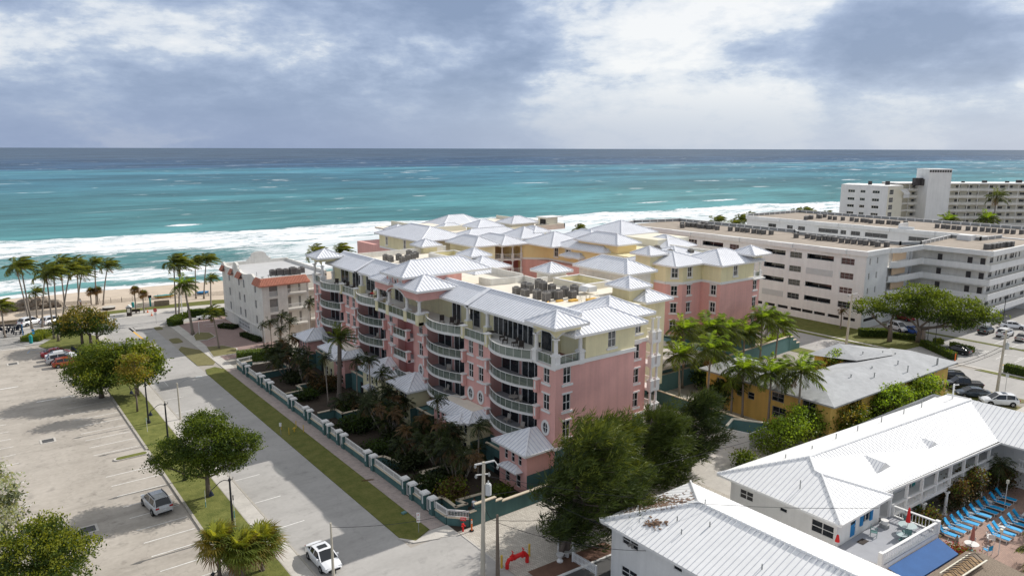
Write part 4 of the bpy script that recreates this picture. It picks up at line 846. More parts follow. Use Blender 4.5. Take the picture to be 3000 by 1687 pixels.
# casuarinas: feathery wind-swept plumes
def casuarina(label, x, y, H_, W_, n, mats, seed, lean=.35, trunks=2):
    rg = random.Random(seed); t = thing('casuarina_tree', label, 'pine tree', (x,y,0), 0, 'feathery pines at the corner of the pink building'); b = MB(); c = MB(); tips = []
    for k in range(trunks):
        ox, oy = rg.uniform(-.6,.6)*(k > 0), rg.uniform(-.6,.6)*(k > 0); top = Vector((ox+WIND.x*lean*H_*.35*rg.uniform(.5,1.3), oy+WIND.y*lean*H_*.35*rg.uniform(.5,1.3), H_*rg.uniform(.85,.98)))
        tr = [Vector((ox,oy,0)).lerp(top, s/6)+Vector((rg.uniform(-.15,.15),rg.uniform(-.15,.15),0)) for s in range(7)]; b.tube(tr, [.26-.035*s for s in range(7)], 7)
        nb = int(44*H_/10)
        for i in range(nb):
            s = .13+.87*i/nb; p = tr[0].lerp(top, s); az = rg.uniform(0,6.283); ln = W_*.5*(1-.62*max(0,(s-.35)/.65))*rg.uniform(.55,1.1)*(.75 if s < .3 else 1)
            e = p + Vector((math.cos(az),math.sin(az),0))*ln + WIND*ln*lean*.8 + Vector((0,0,ln*rg.uniform(.10,.45))); b.tube([p,p.lerp(e,.5)+Vector((0,0,-.1*ln)),e],[.07,.045,.015],4,cap=False)
            for f in (.38,.55,.7,.84,.95,1.0):
                for _ in range(2): tips.append((p.lerp(e,f)+Vector((rg.gauss(0,.3),rg.gauss(0,.3),rg.gauss(0,.22))), s))
    b.build('trunk', M['bark'], t, True); rg.shuffle(tips); tips = tips[:n]
    for p, s in tips:
        d = (WIND*rg.uniform(.35,1.0) + Vector((rg.gauss(0,.3),rg.gauss(0,.3),rg.uniform(.1,.8)))).normalized(); L_ = rg.uniform(1.1,2.4); mi = min(2, int(rg.random()*1.6+s*1.1)); sd = d.cross(Vector((0,0,1))).normalized(); u = sd.cross(d)
        for _ in range(26):
            k = rg.random(); th = rg.uniform(0,6.283); rr = .20*L_*math.sin(PI*min(.98,.2+.75*k))*rg.random()**.5; q = p + d*L_*k*.8 + (sd*math.cos(th)+u*math.sin(th))*rr
            v = (d + (sd*math.cos(th)+u*math.sin(th))*.55 + Vector((0,0,rg.uniform(-.35,.1)))).normalized()*rg.uniform(.4,.75); wv = Vector((rg.gauss(0,1),rg.gauss(0,1),rg.gauss(0,1))).normalized()*.048
            c.poly([q-wv, q+wv, q+v], mi)
    c.build('crown', [M[k] for k in mats], t); return t
casuarina('large feathery pine overhanging the nearest white motel roof', 40.7, 44.9, 12.2, 10.6, 1500, ('pine_dark','pine_mid','pine_light'), 41, .45, 3)
casuarina('feathery pine growing against the pink gable wall', 47.2, 48.0, 10.2, 8.6, 1100, ('pine_dark','pine_mid','pine_light'), 42, .5, 2)
casuarina('feathery pine between the pink gable and the dark conical pine', 54.6, 48.6, 9.2, 7.6, 900, ('pine_dark','pine_mid','pine_mid'), 43, .45, 2)
casuarina('dense dark green conical pine nearest the white shed', 63.6, 49.6, 9.8, 6.6, 1200, ('pine_dark','pine_dark','pine_mid'), 44, .10, 1)
# hedges: clipped boxes of leaves
def hedge(label, pts, h, wd, mats=('leaf_dark','leaf_mid'), n=90, size=.12, seed=1, z0=.04, name='hedge'):
    rg = random.Random(seed); t = MB()
    for p, q in zip(pts, pts[1:]):
        p = Vector((p[0],p[1],0)); q = Vector((q[0],q[1],0)); L_ = (q-p).length; d = (q-p)/L_; s = Vector((-d.y,d.x,0))
        t.bar(p+Vector((0,0,h*.47)), q+Vector((0,0,h*.47)), wd*.86, h*.9, 0)
        for _ in range(int(n*L_*(h+wd))):
            f = rg.random(); u = rg.uniform(-.5,.5); z = rg.random()
            if rg.random() < .5: z = 1
            else: u = .5 if rg.random() < .5 else -.5
            c = p + d*L_*f + s*u*wd + Vector((0,0,z*h)); c += Vector((rg.gauss(0,.05),)*3); a = Vector((rg.gauss(0,1),rg.gauss(0,1),rg.gauss(0,1))).normalized(); b_ = a.cross(Vector((rg.gauss(0,1),rg.gauss(0,1),rg.gauss(0,1)))).normalized(); ss = size*rg.uniform(.6,1.3)
            t.poly([c-a*ss, c+b_*ss*.6, c+a*ss, c-b_*ss*.6], 1 if rg.random() < .55 else 0)
    o = t.build(name, [M[k] for k in mats], loc=(0,0,z0)); tag(o, label, 'hedge', 'clipped hedges'); return o
hedge('long clipped hedge along the lot of the white spanish-style building', [(38.4,165.4),(46,162.2)], 1.5, 1.4, seed=2)
hedge('curved clipped hedge around the palms beside the stop sign', [(33.6,160.2),(36,163.6),(38.2,165.2)], 1.1, 1.5, ('leaf_dark','leaf_mid'), seed=3); hedge('low hedge on the kerb island in front of the stop sign palms', [(33.2,158.4),(35.6,159.6)], .9, 1.6, ('leaf_dark','leaf_mid'), seed=4)
hedge('low dark hedge at the foot of the white building by the garage gate', [(41.2,151.6),(43.4,148.4)], .7, 1.8, ('garden_dark','leaf_dark'), seed=5); hedge('low dark planting right of the garage gate', [(42.6,142),(43.6,135.2)], .7, 1.2, ('garden_dark','leaf_dark'), seed=6)
hedge('pale green clipped hedge at the far end of the brick walk', [(36.2,124.6),(44,121.9)], 1.7, 1.9, ('leaf_mid','hedge_pale'), 120, seed=7); hedge('clipped mound hedge on the left lawn behind the teal bin', [(9.2,161.3),(12.6,166.6)], .9, 3.4, ('leaf_mid','leaf_light'), seed=8)
hedge('dark clipped hedge behind the tree on the lawn of the white block', [(138.8,69),(142.8,65.3)], 1.5, 1.6, ('leaf_dark','leaf_mid'), seed=9); hedge('clipped hedge in front of the blue sedan', [(142.9,64.8),(144.2,60.8)], 1.0, 1.0, ('leaf_dark','leaf_mid'), seed=10)
hedge('long clipped hedge between the road and the black sedan', [(141.2,58.2),(135.9,50.6)], 1.2, 1.2, ('leaf_dark','leaf_mid'), seed=11); hedge('clipped hedge behind the black sedan', [(144.4,54.6),(143.4,50.4)], 1.0, 1.0, ('leaf_mid','leaf_mid'), seed=12)
hedge('clipped hedge at the right edge beside the road', [(135.4,42.6),(134.6,34)], 1.3, 1.4, ('leaf_dark','leaf_mid'), seed=13); hedge('square clipped bush by the parking lamp', [(144.6,57.6),(145.8,56.6)], .9, 1.2, ('leaf_mid','leaf_light'), seed=14)
def clump(label, x, y, n, h, sp, seed, kinds=('garden','garden','dead')):
    rg = random.Random(seed); t = thing('palm_clump', label, 'palm clump', (x,y,.02), 0, 'palm clumps in the shaded front garden')
    for k in range(n):
        ox, oy = rg.gauss(0,sp*.35), rg.gauss(0,sp*.35); hh = h*rg.uniform(.55,1.05); ex, ey = ox*1.9+rg.uniform(-.3,.3), oy*1.9+rg.uniform(-.3,.3); b = MB(); b.tube([(ox*.5,oy*.5,0),((ox+ex)*.42,(oy+ey)*.42,hh*.5),(ex,ey,hh)], [.10,.08,.06], 6); b.build('trunk', M['palm_bark'], t, True)
        cs = CR[kinds[k % len(kinds)]]; o = link('crown', cs[k % len(cs)], t, (ex,ey,hh), rg.uniform(0,6.28)); o.scale = (rg.uniform(.8,1.15),)*3
for i, a_ in enumerate([('dense dark palm clump in the middle of the garden',41.2,79.0,9,4.4,2.2),('dark palm clump beside the pale yellow pavilion',42.4,82.8,7,4.6,1.9),('brownish palm clump before the arched windows',41.2,66.8,8,4.8,1.8),('tall brownish palm clump beside the corner townhouse',40.6,62.6,7,4.6,1.7),('tall brownish palm clump in the far half of the garden',40.6,105.6,8,4.8,2.2),('palm clump near the far green wall',40.0,110.4,6,4.2,1.9),('palm clump against the far pink townhouse',43.2,118.8,7,4.8,2.0),('palm clump near the pale hedge',40.2,116.4,6,3.8,1.9),('palm clump behind the second garden gate',39.6,70.4,6,3.8,1.7),('small palm clump at the foot of the date palm',41.4,89.6,5,2.6,1.5),('palm clump under the flat-topped townhouse roof',43.4,74.6,6,3.6,1.5)]): clump(*a_, 300+i)
# shaded front garden: undergrowth and bushes
GU = 'bushes in the shaded front garden'
for i, (x, y, sx, h, mats, lab) in enumerate([
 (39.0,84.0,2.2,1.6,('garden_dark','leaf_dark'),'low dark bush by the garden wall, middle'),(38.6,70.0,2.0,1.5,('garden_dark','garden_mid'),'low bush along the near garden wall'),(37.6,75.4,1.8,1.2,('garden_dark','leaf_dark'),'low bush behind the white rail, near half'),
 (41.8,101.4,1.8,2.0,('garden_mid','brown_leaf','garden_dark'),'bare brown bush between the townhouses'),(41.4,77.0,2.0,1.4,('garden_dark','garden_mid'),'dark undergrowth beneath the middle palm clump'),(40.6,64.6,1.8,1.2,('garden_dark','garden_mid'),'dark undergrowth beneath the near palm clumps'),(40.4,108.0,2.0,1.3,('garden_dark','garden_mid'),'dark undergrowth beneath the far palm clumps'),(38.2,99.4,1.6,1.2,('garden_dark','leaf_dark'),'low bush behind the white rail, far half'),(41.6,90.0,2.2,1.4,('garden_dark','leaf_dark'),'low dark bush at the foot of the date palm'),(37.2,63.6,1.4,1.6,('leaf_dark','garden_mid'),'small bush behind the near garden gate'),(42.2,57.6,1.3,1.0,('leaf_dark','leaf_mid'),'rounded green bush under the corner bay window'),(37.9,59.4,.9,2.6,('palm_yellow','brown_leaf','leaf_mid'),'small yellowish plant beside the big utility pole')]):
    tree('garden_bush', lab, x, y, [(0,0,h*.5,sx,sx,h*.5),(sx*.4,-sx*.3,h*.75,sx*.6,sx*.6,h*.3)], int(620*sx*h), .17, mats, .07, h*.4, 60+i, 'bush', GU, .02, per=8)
# ------------------------------------------------------------------ pink and yellow condominium, front wing
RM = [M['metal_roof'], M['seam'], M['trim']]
XF, XB, Y0, Y1 = 48.2, 49.9, 55.3, 118.8
BAYS = [(58.3,67.0),(72.4,81.2),(92.9,101.7),(107.1,115.8)]; FL = [4.6,7.6,10.6]; FP, EAV = 13.6, 16.8
T1 = thing('pink_condominium','pink apartment block with curved glass balconies and yellow penthouse floor facing the street','building',(54,87,0))
T1i = T1; OFF = Vector((54,87,0))
def P(mb, name, mats, parent=None, smooth=False):
    """Part of the condominium given in world coordinates."""
    os_ = mb.build_all(name, mats, parent or T1i, smooth)
    for o in os_: o.location = -OFF if parent is None or parent is T1i else (0,0,0)
    return os_[-1]
def wpart(t, off): 
    global T1i, OFF
    T1i = t; OFF = Vector(off)
def W(x, y, z, face, w, h, **k): return window(T1i, x-OFF.x, y-OFF.y, z-OFF.z, face, w, h, **k)
PK = [M['pink'], M['teal'], M['deep_pink']]
wall = MB(); pent = MB(); tr = MB(); fl = MB(); wins = []
piers = [(Y0,58.3,[56.8]),(67.0,72.4,[68.9,71.0]),(81.2,84.9,[82.9]),(89.2,92.9,[91.2]),(101.7,107.1,[103.3,105.4]),(115.8,Y1,[117.4])]
for a, b_, ws in piers:
    holes = []
    for yw in ws:
        for z in FL[1:]: holes.append((b_-yw-.5, b_-yw+.5, z+1.0, z+2.75)); wins.append((XF, yw, z+1.0, '-X'))
    holed(wall, (XF,b_), (XF,a), 4.6, FP, holes)
    for yy, s in ((a,1),(b_,-1)):
        if yy in (Y0, Y1): continue
        q = [(XF,yy),(XB,yy)] if s == 1 else [(XB,yy),(XF,yy)]
        holed(wall, q[0], q[1], 4.6, FP)
for a, b_ in BAYS: holed(wall, (XB,b_), (XB,a), 4.6, FP)
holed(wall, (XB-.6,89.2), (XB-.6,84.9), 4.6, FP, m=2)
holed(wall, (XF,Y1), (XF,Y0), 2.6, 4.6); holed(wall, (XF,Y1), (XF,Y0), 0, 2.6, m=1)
# gable towards the driveway
gh = [(1.05,2.15,z+1.0,z+2.85) for z in FL]; holed(wall, (XF,Y0), (60,Y0), 4.6, FP, gh); holed(wall, (XF,Y0), (60,Y0), 0, 4.6, m=1)
holed(wall, (60,Y0), (60,57.5), 4.6, FP); holed(wall, (60,Y0), (60,57.5), 0, 4.6, m=1)
eh = [(2.1,3.3,z+.9,z+2.7) for z in FL]; holed(wall, (60,57.5), (64.4,57.5), 4.6, FP, eh); holed(wall, (60,57.5), (64.4,57.5), 0, 4.6, m=1)
holed(wall, (64.4,57.5), (64.4,60.5), 0, FP); holed(wall, (64.4,60.5), (67,60.5), 0, FP); holed(wall, (67,60.5), (67,68), 0, FP); holed(wall, (67,68), (74,68), 0, FP); holed(wall, (74,68), (74,83), 0, FP); holed(wall, (74,83), (66,83), 0, FP); holed(wall, (66,83), (66,103), 0, FP); holed(wall, (66,103), (74,103), 0, FP); holed(wall, (74,103), (74,118), 0, FP)
wall.box(50.5,55.7,.1,59.6,118.4,FP-.1,2); wall.box(59.6,57.9,.1,64.2,68.4,FP-.1,2); wall.box(59.6,68.4,.1,65.6,117.6,FP-.1,2); wall.box(65.6,68.4,.1,73.6,82.6,FP-.1,2); wall.box(65.6,103.4,.1,73.6,117.6,FP-.1,2)
holed(wall, (74,118), (60,118), 0, FP); holed(wall, (60,118.8), (XF,118.8), 0, FP)
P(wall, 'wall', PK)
for q in wins: W(*q, 1.0, 1.75, trim=True)
for z in FL: W(49.8, Y0, z+1.0, '-Y', 1.1, 1.85, trim=True); W(62.7, 57.5, z+.9, '-Y', 1.2, 1.8, trim=True)
for yw in (56.8,68.9,71.0,82.9,103.3,105.4,117.4): oval_window(T1i, XF-OFF.x, yw-OFF.y, 6.6, '-X', .42, .62)
# penthouse
pent.box(52.2,60.2,FP+.01,59.6,118.2,16.6,0); pent.box(59.6,57.9,FP+.01,64.2,68.4,16.7,0); pent.box(59.6,68.4,FP+.01,65.6,117.5,16.69,0); pent.box(65.6,68.4,FP+.01,73.5,82.6,16.69,0); pent.box(65.6,103.4,FP+.01,73.5,117.5,16.69,0)
holed(pent, (51.9,118.4), (51.9,59.4), FP, EAV); holed(pent, (52.4,Y0), (60,Y0), FP, EAV, [(3.35,4.55,14.5,16.35)]); holed(pent, (60,Y0),(60,57.5), FP, EAV)
holed(pent, (60,57.5),(64.4,57.5), FP, EAV+.1, [(2.3,3.4,14.6,16.2)]); holed(pent, (52.4,59.4),(52.4,Y0), FP, EAV); holed(pent, (51.9,59.4),(52.4,59.4), FP, EAV)
holed(pent, (64.4,57.5),(64.4,60.5), FP, EAV+.1); holed(pent, (64.4,60.5),(67,60.5), FP, EAV); holed(pent, (67,60.5),(67,68), FP, EAV); holed(pent, (67,68),(74,68), FP, EAV); holed(pent, (74,68),(74,83), FP, EAV); holed(pent, (74,83),(66,83), FP, EAV); holed(pent, (66,83),(66,103), FP, EAV); holed(pent, (66,103),(74,103), FP, EAV); holed(pent, (74,103),(74,118), FP, EAV); holed(pent, (74,118),(60,118), FP, EAV)
P(pent, 'penthouse_wall', [M['yellow']])
W(56.35, Y0, 14.5, '-Y', 1.2, 1.85, trim=True); W(63.0, 57.5, 14.6, '-Y', 1.1, 1.6, trim=True)
# trim bands
tr.box(48.05,55.12,FP-.12,60.14,55.28,FP+.30); tr.box(60.02,55.3,FP-.12,60.14,57.4,FP+.3); tr.box(60.16,57.32,FP-.12,64.5,57.48,FP+.3)
tr.box(48.05,55.16,4.45,60.14,55.28,4.75); tr.box(60.16,57.36,4.45,64.5,57.48,4.75)
for a, b_, _ in piers: tr.box(XF-.12,a,FP-.35,XF-.004,b_,FP-.03); tr.box(XF-.08,a,4.4,XF-.004,b_,4.62)
for a, b_ in BAYS+[(84.9,89.2)]:
    for z in FL+[FP]:
        tr.box(XF-.10,a+.003,z-.24,XF+.02,b_-.003,z)
        fl.box(XF+.03,a+.003,z-.2,XB-.01,b_-.003,z-.01); fl.cut()
P(fl, 'balcony_floor', [M['loungefloor']])
tr.box(XF+.0,55.5,FP+.003,51.88,118.6,FP+.012)
P(tr, 'trim_band', [M['trim']])
# sliding glass doors at the back of the balconies
def doors(x, ya, yb, z, h, n, nm='sliding_door', pane='pane'):
    b = MB(); g = MB(); k = (yb-ya)/n
    for i in range(n+1): yy = ya+k*i; b.box(x-.10,yy-.04,z,x-.03,yy+.04,z+h)
    b.box(x-.10,ya,z+h,x-.02,yb,z+h+.07)
    g.poly([(x-.05,ya,z),(x-.05,yb,z),(x-.05,yb,z+h),(x-.05,ya,z+h)])
    o = P(b, nm, [M['trim']]); gg = g.build('pane', M[pane], o)
for a, b_ in BAYS:
    for z in FL: doors(XB, a+.15, a+4.7, z+.02, 2.6, 4); doors(XB, b_-3.4, b_-.15, z+.02, 2.6, 2)
for ya, yb, n in ((60.2,62.0,1),(63.5,71.2,8),(74.2,77.2,2),(78.6,80.6,2),(94,96.5,2),(98,101.5,3),(103,106,2),(107.6,111,3),(112.5,115.5,2)): doors(51.9, ya, yb, FP+.03, 2.5, n)
# curved balconies
def arc(a, b_, x0, dp, n=14):
    o = []
    for i in range(n+1):
        t = i/n; o.append((x0 - dp*math.sin(PI*t)**.85, a+(b_-a)*t))
    return o
def glass_rail(pts, z, parent, h=1.02, nm='glass_rail'):
    r = MB(); g = MB()
    for (p, q) in zip(pts, pts[1:]):
        g.poly([(p[0],p[1],z+.05),(q[0],q[1],z+.05),(q[0],q[1],z+h-.04),(p[0],p[1],z+h-.04)])
        r.bar((p[0],p[1],z+h),(q[0],q[1],z+h),.08,.06,0); r.bar((p[0],p[1],z+.05),(q[0],q[1],z+.05),.03,.03,0)
    tot = sum(math.dist(p, q) for p, q in zip(pts, pts[1:])); nn = max(2, round(tot/.98)); s = 0; k = 0; step = tot/nn; acc = 0
    for (p, q) in zip(pts, pts[1:]):
        L_ = math.dist(p, q)
        while k <= nn and k*step <= acc + L_ + 1e-6:
            f = (k*step-acc)/L_ if L_ else 0; x, y = p[0]+(q[0]-p[0])*f, p[1]+(q[1]-p[1])*f; r.box(x-.016,y-.016,z+.05,x+.016,y+.016,z+h); k += 1
        acc += L_
    o = P(r, nm, [M['trim']], parent); o.location = (0,0,0) if parent is not T1i else o.location
    g.build('glass', M['rail_glass'], o) if parent is T1i else P(g, 'glass_panel', [M['rail_glass']], parent).__setattr__('location', (0,0,0))
    return o
def post(mb, x, y, z, w_=.5, h=1.28, m=0, mi=1):
    mb.box(x-w_/2,y-w_/2,z-.28,x+w_/2,y+w_/2,z+h-.14,m); mb.box(x-w_/2-.10,y-w_/2-.10,z+h-.14,x+w_/2+.10,y+w_/2+.10,z+h,mi)
    mb.box(x-w_/2-.02,y-.12,z+.05,x-w_/2,y+.12,z+h-.3,mi)
for a, b_ in BAYS:
    for z in FL:
        pts = arc(a+.1, b_-.1, XF-.15, 1.25); b = MB()
        b.prism([(XF-.02,a+.1)]+[(x-.14,y) for x,y in pts]+[(XF-.02,b_-.1)], z-.17, z+.03); o = P(b, 'balcony', [M['trim']])
        glass_rail(pts, z+.03, o); pp = MB(); post(pp, XF-.28, a-.22, z); pp.cut(); post(pp, XF-.28, b_+.22, z); P(pp, 'balcony_post', [M['pink'], M['trim']], o).location = (0,0,0)
for z in FL:
    b = MB(); b.box(XF-1.0,84.7,z-.34,XF-.01,89.4,z+.04); o = P(b, 'balcony', [M['trim']]); glass_rail([(XF-.9,85.3),(XF-.9,88.8)], z+.03, o)
    pp = MB(); post(pp, XF-.85, 84.95, z); pp.cut(); post(pp, XF-.85, 89.15, z); P(pp, 'balcony_post', [M['pink'], M['trim']], o).location = (0,0,0)
# long terrace rail of the penthouse
b = MB(); ter = MB(); outl = []
seq = [(58.9,67.2,1.35),(67.2,72.2,0),(72.2,81.4,1.35),(81.4,92.7,None),(92.7,101.9,1.35),(101.9,106.9,0),(106.9,115.2,1.35)]
for a, b_, dp in seq:
    if dp is None: continue
    pts = arc(a+.3,b_-.3,XF-.22,dp) if dp else [(XF-.22,a+.3),(XF-.22,b_-.3)]
    b.prism([(XF-.02,a)]+[(XF-.36,a)]+[(x-.14,y) for x,y in pts]+[(XF-.36,b_),(XF-.02,b_)], FP-.20, FP+.05)
    b.cut(); glass_rail(pts, FP+.04, T1i, 1.05, 'terrace_rail')
P(b, 'terrace_edge', [M['trim']])
for y in (67.2,72.2,81.2,93,101.9,106.9): post(ter, XF-.2, y, FP, .55, 1.36); ter.cut()
P(ter, 'terrace_post', [M['yellow'], M['trim']])
cl = MB()
for y in (70.2,74.4,104.2,99.2): cl.box(49.75,y-.4,FP+.02,50.55,y+.4,14.75,1); column(cl, 50.15, y, 14.75, EAV-.25, .26); cl.cut()
P(cl, 'terrace_column', [M['trim'], M['yellow']])
# corner turrets
def turret(x0, y0, x1, y1, pts, face_y=True):
    r = MB(); hip_roof(r, x0, y0, x1, y1, 18.0, .5); P(r, 'turret_roof', RM)
    a = MB(); a.box(x0+.75,y0+.72,17.25,x1-.6,y1-.6,17.70)
    def arch(p, q):
        n = 12; p = Vector(p); q = Vector(q); prev = None
        for i in range(n+1):
            t = i/n; z = 16.55 + .72*math.sin(PI*t); c = p.lerp(q,t)
            if prev: a.poly([(prev[0].x,prev[0].y,prev[1]),(c.x,c.y,z),(c.x,c.y,17.3),(prev[0].x,prev[0].y,17.3)]); 
            prev = (c, z)
    arch(pts[0]+(0,), pts[1]+(0,)); arch(pts[1]+(0,), pts[2]+(0,)); P(a, 'turret_wall', [M['yellow']])
    tm = MB()
    for p, q in ((pts[0],pts[1]),(pts[1],pts[2])):
        prev = None
        for i in range(13):
            t = i/12; c = (p[0]+(q[0]-p[0])*t, p[1]+(q[1]-p[1])*t, 16.55+.72*math.sin(PI*t))
            if prev: tm.bar(prev, c, .12, .12)
            prev = c
    tm.cut()
    for p in pts: tm.box(p[0]-.34,p[1]-.34,FP-.25,p[0]+.34,p[1]+.34,14.75); tm.box(p[0]-.42,p[1]-.42,14.66,p[0]+.42,p[1]+.42,14.84); column(tm, p[0], p[1], 14.84, 16.6, .23); tm.cut()
    P(tm, 'turret_column', [M['trim']]); return
turret(47.4,54.6,52.3,59.6,[(48.45,58.8),(48.45,55.6),(51.9,55.6)]); turret(47.4,114.9,52.3,119.8,[(48.45,115.4),(48.45,118.6),(51.9,118.6)])
glass_rail([(48.45,58.5),(48.45,56.0)], FP+.04, T1i, 1.05, 'terrace_rail'); glass_rail([(48.8,55.5),(51.6,55.5)], FP+.04, T1i, 1.05, 'terrace_rail'); glass_rail([(48.45,118.3),(48.45,115.7)], FP+.04, T1i, 1.05, 'terrace_rail')
# raised pink centrepiece
c = MB(); cx = 46.9
def frontface(ya, yb, z0, z1, arch_=None, holes=()):
    holed(c, (cx,yb), (cx,ya), z0, z1, holes)
frontface(84.6,89.6,17.45,19.1,None,[(1.1-.3,1.1+.3,17.95,18.5),(2.5-.3,2.5+.3,17.95,18.5),(3.9-.3,3.9+.3,17.95,18.5)])
n = 12; prev = None
for i in range(n+1):
    t = i/n; y = 89.6-5*t; z = 16.5 if t in (0,1) else 16.5+.85*math.sin(PI*t)**.7
    if prev: c.poly([(cx,prev[0],prev[1]),(cx,y,z),(cx,y,17.45),(cx,prev[0],17.45)]); c.poly([(cx,prev[0],prev[1]),(cx,y,z),(cx+.5,y,z),(cx+.5,prev[0],prev[1])])
    prev = (y, z)
frontface(81.0,84.6,16.5,17.75); frontface(89.6,93.2,16.5,17.75)
for yy, s in ((81.0,-1),(93.2,1)): q = [(cx,yy),(52,yy)] if s < 0 else [(52,yy),(cx,yy)]; holed(c, q[0], q[1], 16.5, 17.75)
for yy, s in ((84.6,-1),(89.6,1)): q = [(cx,yy),(56,yy)] if s < 0 else [(56,yy),(cx,yy)]; holed(c, q[0], q[1], 17.7, 19.1)
c.box(cx+.5,81.4,17.0,52,92.8,17.7); P(c, 'centre_wall', [M['pink']])
for y in (85.7,87.1,88.5): W(cx, y, 17.95, '-X', .6, .55, trim=2, fw=.05, grid=(1,1))
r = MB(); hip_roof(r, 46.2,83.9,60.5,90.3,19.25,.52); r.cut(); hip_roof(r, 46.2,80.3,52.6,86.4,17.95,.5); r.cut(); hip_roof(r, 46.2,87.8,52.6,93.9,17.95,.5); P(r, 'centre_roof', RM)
tm = MB(); prev = None
for i in range(13):
    t = i/12; y = 89.6-5*t; z = 16.5+.85*math.sin(PI*t)**.7 if 0 < t < 1 else 16.5
    if prev: tm.bar((cx-.05,prev[0],prev[1]),(cx-.05,y,z),.14,.14)
    prev = (y, z)
tm.cut()
for y in (81.4,84.6,89.6,92.8): tm.box(cx-.1,y-.4,FP-.4,cx+.7,y+.4,14.7,1); tm.box(cx-.2,y-.5,14.66,cx+.8,y+.5,14.84); column(tm, cx+.3, y, 14.84, 16.52, .24); tm.cut()
tm.box(cx-.06,81,FP-.35,XF-.02,93.2,FP+.04)
P(tm, 'centre_column', [M['trim'], M['yellow']])
for a, b_ in ((81.8,84.2),(85.0,89.2),(90.0,92.4)): glass_rail([(cx,a),(cx,b_)], FP+.04, T1i, 1.05, 'terrace_rail')
# sloping roofs along the street with the flat roof behind
r = MB()
def lean(ya, yb, xe=49.85, xr=53.4, ze=EAV, zr=18.45):
    roof_face(r, [(xe,yb,ze),(xe,ya,ze),(xr,ya,zr),(xr,yb,zr)]); r.box(xe,ya,ze-.28,xe+.12,yb,ze-.01,2); r.poly([(xr,ya,zr),(xr,yb,zr),(xr,yb,16.9),(xr,ya,16.9)],2); r.bar((xr,ya,zr+.05),(xr,yb,zr+.05),.22,.12,0)
    r.poly([(xe,ya,ze-.28),(xe,yb,ze-.28),(52.3,yb,ze-.28),(52.3,ya,ze-.28)],2)
    for yy in (ya, yb): r.poly([(xe,yy,ze),(xr,yy,zr),(xr,yy,ze-.2),(xe,yy,ze-.2)],2)
lean(57,73.9); r.cut(); lean(74.7,84.5,50.0); r.cut(); lean(90,105.6,50.1); r.cut(); lean(106.2,117.5)
r.bar((49.7,74.3,EAV+.05),(53.5,74.3,18.55),.85,.10,0); r.bar((49.8,105.9,EAV+.05),(53.5,105.9,18.55),.6,.10,0)
r.cut(); hip_roof(r, 50.2,54.6,61.4,61.2,EAV,.50); r.cut(); hip_roof(r, 57.6,57.0,65.4,65.0,EAV+.12,.46)
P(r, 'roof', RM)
b = MB(); b.box(53.45,61,16.7,67.2,68.0,16.95); b.box(53.45,68,16.7,66.2,117.4,16.95); b.box(66.2,68,16.7,74.2,83.2,16.95); b.box(66.2,102.8,16.7,74.2,117.4,16.95); b.cut()
for p, q in (((59.3,85),(59.6,82.6)),((59.6,82.6),(63.4,82.0)),((63.4,82.0),(65.3,82.2)),((65.3,82.2),(65.0,79.2)),((65,79.2),(67.4,79.5)),((65.9,83.3),(65.9,91)),((53.6,117.2),(74,117.2)),((66,103),(66,110)),((54.2,101),(54.2,116))): b.bar((p[0],p[1],17.42),(q[0],q[1],17.42),.25,.94,1); b.cut()
P(b, 'flat_roof', [M['flat_roof'], M['stain_white']])
b = MB(); b.box(66.1,83.1,4.2,92,103,4.6); b.box(74.1,68.1,4.2,92,83,4.6); b.box(74.1,103,4.2,88,118,4.6); P(b, 'courtyard_deck', [M['concrete']])
r = MB(); hip_roof(r,62.6,90.9,67.2,95.6,17.0,.45); r.cut(); hip_roof(r,66.4,95.6,73.4,103.2,16.75,.45); P(r, 'courtyard_roof', RM); b = MB(); b.box(63.2,91.5,13,66.6,95,16.7); b.cut(); b.box(67.0,96.4,4.7,72.4,103,16.4); P(b, 'courtyard_wall', [M['yellow']])
b = MB()
for x0,y0,x1,y1 in ((67.6,71.6,72.6,78.4),(66.8,104.8,72.0,111.2)):
    for a in ((x0,y0,x1,y0+.25),(x0,y1-.25,x1,y1),(x0,y0+.25,x0+.25,y1-.25),(x1-.25,y0+.25,x1,y1-.25)):
        b.box(a[0],a[1],16.9,a[2],a[3],17.75,0); b.box(a[0]-.05,a[1]-.05,17.75,a[2]+.05,a[3]+.05,17.86,2)
    b.box(x0+.25,y0+.25,16.9,x0+.30,y1-.25,17.70,1); b.box(x1-.30,y0+.25,16.9,x1-.25,y1-.25,17.70,1); b.box(x0+.3,y1-.30,16.9,x1-.3,y1-.25,17.7,1); b.box(x0+.25,y0+.25,16.96,x1-.25,y1-.25,16.98,1); b.cut()
P(b, 'light_well', [M['cream'], M['yellow'], M['trim']])
b = MB(); r = MB()
for x0,y0,x1,y1,h,m in ((68.2,64.0,72.6,68.6,18.3,0),(67.8,79.4,72.4,84.0,18.3,1),(67.9,99.6,72.2,104.4,18.3,0),(67.8,115.4,72.2,120,18.3,0),(75.6,109.6,81.4,120,18.3,0),(76.0,71.8,82.4,83.6,18.3,1)):
    b.box(x0+.75,y0+.75,4.7 if x0 > 68.1 and y0 < 66 else 13,x1-.75,y1-.75,h-.02,m); b.cut(); hip_roof(r, x0,y0,x1,y1,h,.5); r.cut()
P(b, 'stair_tower_wall', [M['yellow'], M['stain_white']]); P(r, 'stair_tower_roof', RM)
